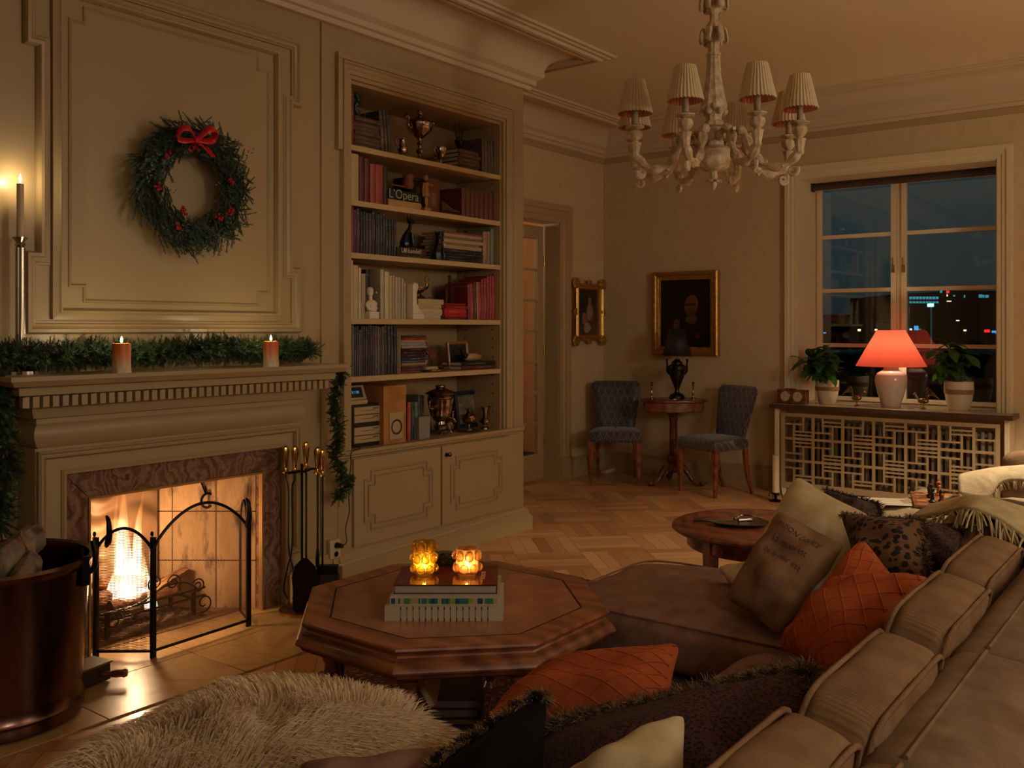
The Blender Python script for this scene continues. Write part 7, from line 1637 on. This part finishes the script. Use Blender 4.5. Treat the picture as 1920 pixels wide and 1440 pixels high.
# ------------------------------------------------------------------ scatter pillows
def Q(l): return [atD(*c) for c in l]
pillow('cream_pillow', 'large plain cream pillow standing on edge at the chaise end', Q([(1492, 886, 3.42), (1638, 966, 3.10), (1530, 1150, 2.95), (1372, 1100, 3.22)]), .075, CREAMF, seed=1, pinch=.07)
pillow('cream_pillow', 'small corner of a cream pillow behind the printed pillow on the chaise', Q([(1345, 1062, 3.2), (1405, 1050, 3.3), (1440, 1100, 3.25), (1385, 1112, 3.1)]), .03, CREAMF, seed=8, pinch=.05)
BRF = fabric('brown_printed_linen', '#8a6a4e', '#73553d', weave=240, wr=.5, wsc=8)
t_, cv, S, nr = pillow('printed_pillow', 'brown pillow printed with French script in front of the cream pillow', Q([(1461, 952, 3.10), (1590, 1022, 2.84), (1462, 1196, 2.66), (1354, 1122, 2.90)]), .065, BRF, seed=2, pinch=.06, wr=.011)
PR_ = mat('faded_brown_ink', '#3f2f2c', .9)
sd_ = 1 if nr.dot(Vector((0, 0, CAMH))-S(0, 0, 1)) > 0 else -1
def on_pillow(s_, size, v, parent):
    cu = bpy.data.curves.new('t', 'FONT'); cu.body = s_; cu.size = size; cu.align_x = 'CENTER'; cu.align_y = 'CENTER'; t = bpy.data.objects.new('t', cu); COL.objects.link(t)
    dg = bpy.context.evaluated_depsgraph_get(); me = bpy.data.meshes.new_from_object(t.evaluated_get(dg)); bpy.data.objects.remove(t); mb = MB()
    mb.add([S(max(-.95, min(.95, q.co.x+.14)), -(q.co.y)+v, sd_)+nr*sd_*.0015 for q in me.vertices], [tuple(p.vertices) for p in me.polygons]); obj('lettering', mb, PR_, parent, flat=True)
for s_, z_, v_ in (('MAISON DOUCE', .165, -.60), ('La maison est', .19, -.32), ('o\u00f9 le coeur est', .18, -.06)): on_pillow(s_, z_, v_, cv)
def pintuck(S, nr, parent, sd, lines=5, m_=None):
    m = MB()
    for k in range(-lines, lines+1):
        c = k/lines*1.7
        for sg in (1, -1):
            pts = [(u, sg*u*.9+c) for u in [-.97+1.94*i/40 for i in range(41)]]; run = []
            for u, v in pts+[(9, 9)]:
                if abs(v) <= .97 and abs(u) < 1: run.append(S(u, v, sd)-nr*sd*.0002)
                else:
                    if len(run) > 2: m.tube(run, .0022, 5)
                    run = []
    obj('pintucks', m, m_ or ORANGE_, parent)
for lab, cs, sd0 in (('burnt orange pintucked pillow, the one behind with its corner pointing up', [(1618, 1004, 2.72), (1720, 1130, 2.45), (1600, 1240, 2.35), (1478, 1190, 2.62)], 3),
                ('burnt orange pintucked pillow in front with one corner reaching right', [(1560, 1090, 2.50), (1753, 1076, 2.22), (1556, 1268, 2.10), (1457, 1214, 2.36)], 4),
                ('burnt orange pintucked pillow lying by the coffee table edge of the sofa', [(985, 1275, 2.12), (1280, 1204, 2.02), (1258, 1335, 1.88), (902, 1352, 1.98)], 5)):
    t_, cv, S, nr = pillow('orange_pillow', lab, Q(cs), .07, ORANGE_, 'burnt orange pillows on the sofa', seed=sd0, pinch=.05); sd = 1 if nr.dot(Vector((0, 0, CAMH))-S(0, 0, 1)) > 0 else -1; pintuck(S, nr, cv, sd)
t_, cv, S, nr = pillow('leopard_pillow', 'leopard print plush pillow behind the orange pillows', Q([(1572, 962, 3.05), (1738, 974, 2.80), (1745, 1105, 2.56), (1610, 1110, 2.75)]), .07, LEO, seed=6)
fur('fur_edge', edge_pts(S, '01')+edge_pts(S, '12'), .022, 2600, FURB, cv, 3)
t_, cv, S, nr = pillow('shaggy_pillow', 'dark shaggy pillow behind the cream and leopard pillows', Q([(1545, 916, 3.45), (1650, 945, 3.3), (1655, 1040, 3.1), (1560, 1030, 3.25)]), .06, DPLUSH, seed=7); fur('fur_edge', edge_pts(S, '01')+edge_pts(S, '12'), .025, 1800, mat('dark_fur', '#3a2820', .9, var=.6, vscale=60), cv, 4)
t_, cv, S, nr = pillow('shaggy_pillow', 'dark dotted pillow between leopard pillow and the back cushion', Q([(1700, 968, 2.95), (1808, 1000, 2.78), (1800, 1080, 2.62), (1700, 1070, 2.75)]), .06, DOT, seed=9); fur('fur_edge', edge_pts(S, '01'), .022, 900, bpy.data.materials['dark_fur'], cv, 5)
t_, cv, S, nr = pillow('fur_trimmed_pillow', 'dark dotted pillow with thick brown fur trim in the sofa foreground', Q([(1012, 1372, 1.80), (1543, 1250, 1.74), (1420, 1560, 1.42), (960, 1640, 1.50)]), .07, DOT, seed=10, pinch=.03)
fur('fur_trim', edge_pts(S, '01', 60), .038, 13000, FURB, cv, 6, w=.0012, rad=.016); fur('fur_trim', edge_pts(S, '12', 40)[:10], .028, 900, FURB, cv, 7, w=.0012, rad=.014)
t_, cv, S, nr = pillow('cream_pillow', 'cream pillow rising from the bottom edge between dark pillow and sofa cushion', Q([(1052, 1452, 1.42), (1288, 1332, 1.44), (1290, 1560, 1.25), (1050, 1650, 1.25)]), .06, CREAMF, seed=11, pinch=.07)
t_, cv, S, nr = pillow('leopard_edged_pillow', 'black velvet pillow with leopard fur edge seen from behind', Q([(800, 1448, 1.62), (1028, 1296, 1.76), (1012, 1560, 1.50), (830, 1640, 1.45)]), .055, DARKF, seed=12, pinch=.02)
LEOF = leopard('leopard_fur_strands', '#8a6a44', '#17100b', 36); fur('fur_edge', edge_pts(S, '01', 50), .020, 7000, LEOF, cv, 8, w=.0012, rad=.018)
pillow('brown_pillow', 'plain brown fabric pillow at the bottom edge beside the sheepskin', Q([(555, 1428, 1.70), (822, 1402, 1.80), (900, 1560, 1.60), (560, 1600, 1.50)]), .05, SUEDE, seed=13)

# ------------------------------------------------------------------ sheepskin on a footstool
fsx, fsy = 1.16, 1.52
ft_ = thing('footstool', 'low round footstool hidden under the sheepskin', 'footstool', (fsx, fsy, 0))
m = MB(); m.lathe([(.28, .10), (.33, .12), (.34, .3), (.32, .37), (.25, .395), (.01, .40)], seg=32); obj('seat', m, SUEDE, ft_)
for a in range(4):
    m = MB(); an = pi/4+a*pi/2; m.cyl((.22*cos(an), .22*sin(an), 0.001), (.22*cos(an), .22*sin(an), .12), .02, .026); obj('leg', m, MAHOG, ft_)
SKINW = N('long_wool'); SKINW.b.inputs['Base Color'].default_value = (*lin('#f0dab2'), 1); SKINW.b.inputs['Roughness'].default_value = .7; SKINW.b.inputs['Sheen Weight'].default_value = .3
tls = SKINW.n('ShaderNodeBsdfTranslucent'); tls.inputs[0].default_value = (*lin('#d8bd88'), 1); mx = SKINW.n('ShaderNodeMixShader'); mx.inputs[0].default_value = .3; SKINW.l(SKINW.b.outputs[0], mx.inputs[1]); SKINW.l(tls.outputs[0], mx.inputs[2]); SKINW.l(mx.outputs[0], SKINW.out.inputs[0]); SKINW = SKINW.m
sk = thing('sheepskin', 'fluffy cream sheepskin draped over the footstool by the fire', 'sheepskin', (fsx, fsy, .4), world=True)
def skr(a):      # outline radius
    return .43*(1+.10*sin(2*a+.6)+.07*sin(3*a-1)+.05*sin(5*a))+.20*math.exp(-((a-.85)/.42)**2)
def skz(r, a):
    R_ = skr(a); t = r/R_; return .455+.045*(1-t*t)-.05*max(0, (r-.30)/.2)**1.5+.012*sin(4*a+6*t)
m = MB(); NR, NA = 14, 72
vs = [(fsx+skr(2*pi*j/NA)*i/NR*cos(2*pi*j/NA), fsy+skr(2*pi*j/NA)*i/NR*sin(2*pi*j/NA), skz(skr(2*pi*j/NA)*i/NR, 2*pi*j/NA)) for i in range(NR+1) for j in range(NA)]
m.add(vs, [(i*NA+j, i*NA+(j+1) % NA, (i+1)*NA+(j+1) % NA, (i+1)*NA+j) for i in range(NR) for j in range(NA)])
obj('hide', m, SKINW, sk, solid=.01)
m = MB(); rg = random.Random(77)
for i in range(26000):
    a = rg.uniform(0, 2*pi); r = skr(a)*math.sqrt(rg.random()); x, y = fsx+r*cos(a), fsy+r*sin(a); z = skz(r, a)
    cl = sin(x*23+2*sin(y*17))+sin(y*29+1.5*sin(x*21)); sw = a*1.0+.7*sin(x*9+y*5)+cl*.5; t = r/skr(a)
    L_ = .058*rg.uniform(.7, 1.25)*(1+.15*cl*.5); fl = 3.9+.9*sin(x*6+1)+.7*sin(y*7+x*3); o = Vector((cos(a), sin(a), 0))*(.05+.95*t*t*t)+Vector((cos(fl), sin(fl), 0))*(.75-.35*t)+Vector((cos(sw), sin(sw), 0))*.25; up = Vector((0, 0, 1.15-.75*t+.2*rg.random()))
    d = (o+up).normalized(); p0 = Vector((x, y, z)); side = d.cross(Vector((rg.uniform(-1, 1), rg.uniform(-1, 1), .3))).normalized()*.0021
    p1 = p0+d*L_*.45; p2 = p0+d*L_*.8+o*L_*.12; p3 = p0+d*L_+o*L_*.35+Vector((0, 0, -.18*L_))
    m.add([p0-side, p0+side, p1+side*.9, p1-side*.9, p2+side*.6, p2-side*.6, p3], [(0, 1, 2, 3), (3, 2, 4, 5), (5, 4, 6)])
obj('wool', m, SKINW, sk, flat=True)

# ------------------------------------------------------------------ round side table
rx, ry = 3.77, 1.56
st = thing('round_side_table', 'round polished mahogany side table behind the chaise', 'table', (rx, ry, 0))
m = MB(); m.lathe([(.35, .495), (.37, .50), (.378, .508), (.376, .516), (.366, .521), (.34, .522), (.001, .520)], seg=72); obj('table_top', m, MAHOG, st)
m = MB(); m.lathe([(.30, .435), (.31, .435), (.315, .44), (.315, .497), (.30, .497), (.30, .435)], seg=48, cap=False); obj('apron', m, MAHOG, st)
for k in range(4):
    a = ANG+pi+.55+k*pi/2; m = MB(); u = Vector((cos(a), sin(a), 0)); m.rings([[Vector((u.x*.30, u.y*.30, z_))+Vector((cos(a+q)*w_, sin(a+q)*w_, 0)) for q in (pi/4, 3*pi/4, 5*pi/4, 7*pi/4)] for z_, w_ in ((.0105 if True else 0, .018), (.3, .026), (.495, .03))]); obj('leg', m, MAHOG, st)
PEW = mat('pewter', '#8a7f70', .25, 1)
t_ = thing('pewter_tray', 'pewter leaf shaped dish with handle on the round side table', 'tray', (3.72, 1.64, .5225), rz=ANG-pi/2)
m = MB(); m.rings([[(.12*k_*cos(a), .075*k_*sin(a)*(1+.2*cos(a)), z_) for a in [i*pi/16 for i in range(32)]] for k_, z_ in ((.6, 0.001), (.9, .003), (1.02, .012), (1.0, .013), (.88, .006), (.3, .005))]); m.tube(smoothpts([(-.10, .0, .012), (-.15, .01, .016), (-.19, .03, .012)]), .006); obj('dish', m, PEW, t_)
m = MB(); m.tube(smoothpts([(-.02, .02, .02), (.02, .05, .03), (.06, .03, .03), (.10, .03, .02)]), .005); m.tube([(.0, .03, .012), (.06, .045, .014)], .008); obj('tongs', m, PEW, t_)

# ------------------------------------------------------------------ ottoman with chessboard, armchair with blanket
p = atD(1806, 935, 4.7)
om = thing('ottoman', 'pale square ottoman carrying a chess board beyond the sofa', 'ottoman', (p.x, p.y, 0), rz=0)
m = puff_box((0, 0, .27), (1, 0, 0), (0, 1, 0), (0, 0, 1), .40, .34, .2, .03, 9); obj('cover', m, fabric('pale_linen', '#a08d6e', '#8e7a5c'), om, ang=70)
for sx_ in (-1, 1):
    for sy_ in (-1, 1): m = MB(); m.cyl((sx_*.32, sy_*.26, 0.001), (sx_*.32, sy_*.26, .08), .02, .025); obj('foot', m, MAHOG, om)
zo = .474
bd = thing('chess_board', 'flat chess board with squares lying on the ottoman', 'chess board', (p.x-RV.x*.04, p.y-RV.y*.04, zo), rz=.3)
m = MB(); m.box(-.2, .2, -.2, .2, 0.0, .014); obj('board', m, OAK, bd, bevel=.002)
ml_, md_ = MB(), MB()
for i in range(8):
    for j in range(8): (ml_ if (i+j) % 2 else md_).box(-.18+.045*i, -.135+.045*i, -.18+.045*j, -.135+.045*j, .014, .0146)
obj('light_squares', ml_, BEECH, bd); obj('dark_squares', md_, DW, bd)
m = MB(); m.box(-.10, .10, -.14, .14, 0.001, .003, Matrix.Translation((p.x-RV.x*.33, p.y-RV.y*.33+.04, zo)) @ Matrix.Rotation(.4, 4, 'Z')); obj('paper', m, mat('white_paper', '#b8aa90', .7), None, 'white sheet of paper beside the chess board', 'paper')
def piece(kind, m_, i, j, lab):
    pr = {'pawn': [(.014, 0), (.014, .004), (.008, .012), (.006, .026), (.009, .03), (.005, .031), (.009, .038), (.006, .045), (.001, .047)], 'king': [(.017, 0), (.017, .006), (.010, .014), (.007, .045), (.012, .05), (.009, .053), (.013, .068), (.004, .073), (.003, .085), (.001, .086)], 'knight': [(.016, 0), (.016, .006), (.009, .012), (.011, .03), (.013, .042), (.008, .055), (.002, .06)]}[kind]
    c, s = cos(.3), sin(.3); x, y = -.1575+.045*i, -.1575+.045*j; t = (p.x-RV.x*.04+x*c-y*s, p.y-RV.y*.04+x*s+y*c, zo+.0148); m = MB(); m.lathe(pr, t, 14); obj('chess_piece', m, m_, None, lab, 'chess piece', 'chess pieces on the board')
BXW = mat('boxwood', '#b06a35', .35)
for k, (kind, m_, i, j, lab) in enumerate((('king', HB, 1, 6, 'black chess king, nearest the white paper'), ('pawn', BXW, 1, 5, 'light wooden pawn next to the black knight'), ('knight', HB, 2, 5, 'black chess knight beside the light pawn'), ('king', HB, 4, 6, 'tall black chess queen at the far row'), ('knight', HB, 5, 6, 'black bishop beside the queen'), ('king', BXW, 6, 5, 'light wooden king before the woven blanket'),
    ('king', HB, 6, 2, 'lone black chess piece standing toward the armchair'), ('pawn', BXW, 5, 0, 'light pawn near the armchair side'), ('king', BXW, 3, 0, 'light wooden queen at the near board corner'), ('pawn', HB, 3, 3, 'black pawn in the board centre'))): piece(kind, m_, i, j, lab)
q = atD(1975, 930, 4.75)
ac = thing('armchair', 'dark wood framed armchair with brown upholstery at the far end of the sofa', 'armchair', (q.x, q.y, 0))
obj('seat', puff_box((0, 0, .36), (1, 0, 0), (0, 1, 0), (0, 0, 1), .30, .28, .09, .1, 6), BACKF, ac, ang=70)
obj('backrest', puff_box((.05, -.02, .56), (0, 1, 0), (0, 0, 1), (1, 0, 0), .26, .15, .07, .1, 6), BACKF, ac, ang=70)
for s_ in (-1, 1):
    m = MB(); m.tube(smoothpts([(-.28, s_*.27, .02), (-.28, s_*.28, .35), (-.24, s_*.28, .56), (-.05, s_*.28, .60), (.12, s_*.27, .58)]), .02); obj('arm', m, MAHOG, ac); m = MB(); m.cyl((.25, s_*.24, .001), (.22, s_*.24, .3), .018, .024); obj('leg', m, MAHOG, ac)
WOV = fabric('cream_woven_wool', '#cdbb98', '#b8a27c', weave=120, wr=.5)
def throw(name, label, grid, m_, fr=None, fl=.06):
    """grid: rows of world points"""
    t_ = thing(name, label, 'throw', tuple(grid[0][0]), world=True); R0 = [smoothpts(r, 5) for r in grid]; Cn = len(R0[0]); cols = [smoothpts([r[j] for r in R0], 5) for j in range(Cn)]
    m = MB(); n1 = len(cols[0]); m.add([cols[j][i] for j in range(Cn) for i in range(n1)], [(j*n1+i, (j+1)*n1+i, (j+1)*n1+i+1, j*n1+i+1) for j in range(Cn-1) for i in range(n1-1)]); obj('cloth', m, m_, t_, solid=.012, ang=80)
    if fr is not None:
        rg = random.Random(5); pts = [c[fr] for c in cols] if fr in (0, -1) else cols[0]; f = MB()
        for i in range(len(pts)*3):
            k = rg.uniform(0, len(pts)-1.01); a = pts[int(k)].lerp(pts[int(k)+1], k % 1); d = Vector((rg.uniform(-.5, .5), rg.uniform(-.5, .5), -.5)).normalized(); inner = (a-(cols[min(int(k), Cn-1)][1 if fr == 0 else -2] if fr in (0, -1) else cols[1][int(k)])).normalized(); d = (d*.6+inner).normalized()
            f.tube([a, a+d*fl*.5+Vector((0, 0, .002)), a+d*fl*rg.uniform(.8, 1.1)+Vector((0, 0, -.012))], [.0035, .0035, .002], 5)
        obj('fringe', f, m_, t_)
    return t_
throw('fringed_throw', 'cream fringed wool throw over the far sofa corner', [[atD(1708, 972, 3.2), atD(1765, 965, 3.0), atD(1813, 955, 2.82), atD(1870, 974, 2.74), atD(1930, 1016, 2.66), atD(1990, 1050, 2.6)], [atD(1740, 950, 3.35), atD(1790, 937, 3.2), atD(1830, 932, 3.0), atD(1880, 945, 2.9), atD(1960, 985, 2.8), atD(2030, 1010, 2.75)], [atD(1762, 946, 3.6), atD(1812, 936, 3.5), atD(1860, 938, 3.35), atD(1920, 953, 3.25), atD(2000, 980, 3.2), atD(2060, 1000, 3.1)]], fabric('cream_throw_wool', '#c9b488', '#b19a6c', weave=150, wr=.5), 0, .07)
throw('woven_blanket', 'off-white woven blanket draped over the armchair', [[atD(1797, 925, 4.45), atD(1850, 935, 4.4), atD(1880, 905, 4.4), atD(1930, 905, 4.3), atD(1990, 930, 4.2)], [atD(1797, 893, 4.55), atD(1850, 885, 4.5), atD(1890, 878, 4.5), atD(1940, 876, 4.4), atD(2000, 890, 4.3)], [atD(1812, 890, 4.8), atD(1860, 880, 4.8), atD(1900, 876, 4.8), atD(1950, 876, 4.7), atD(2010, 890, 4.6)]], WOV, 0, .03)
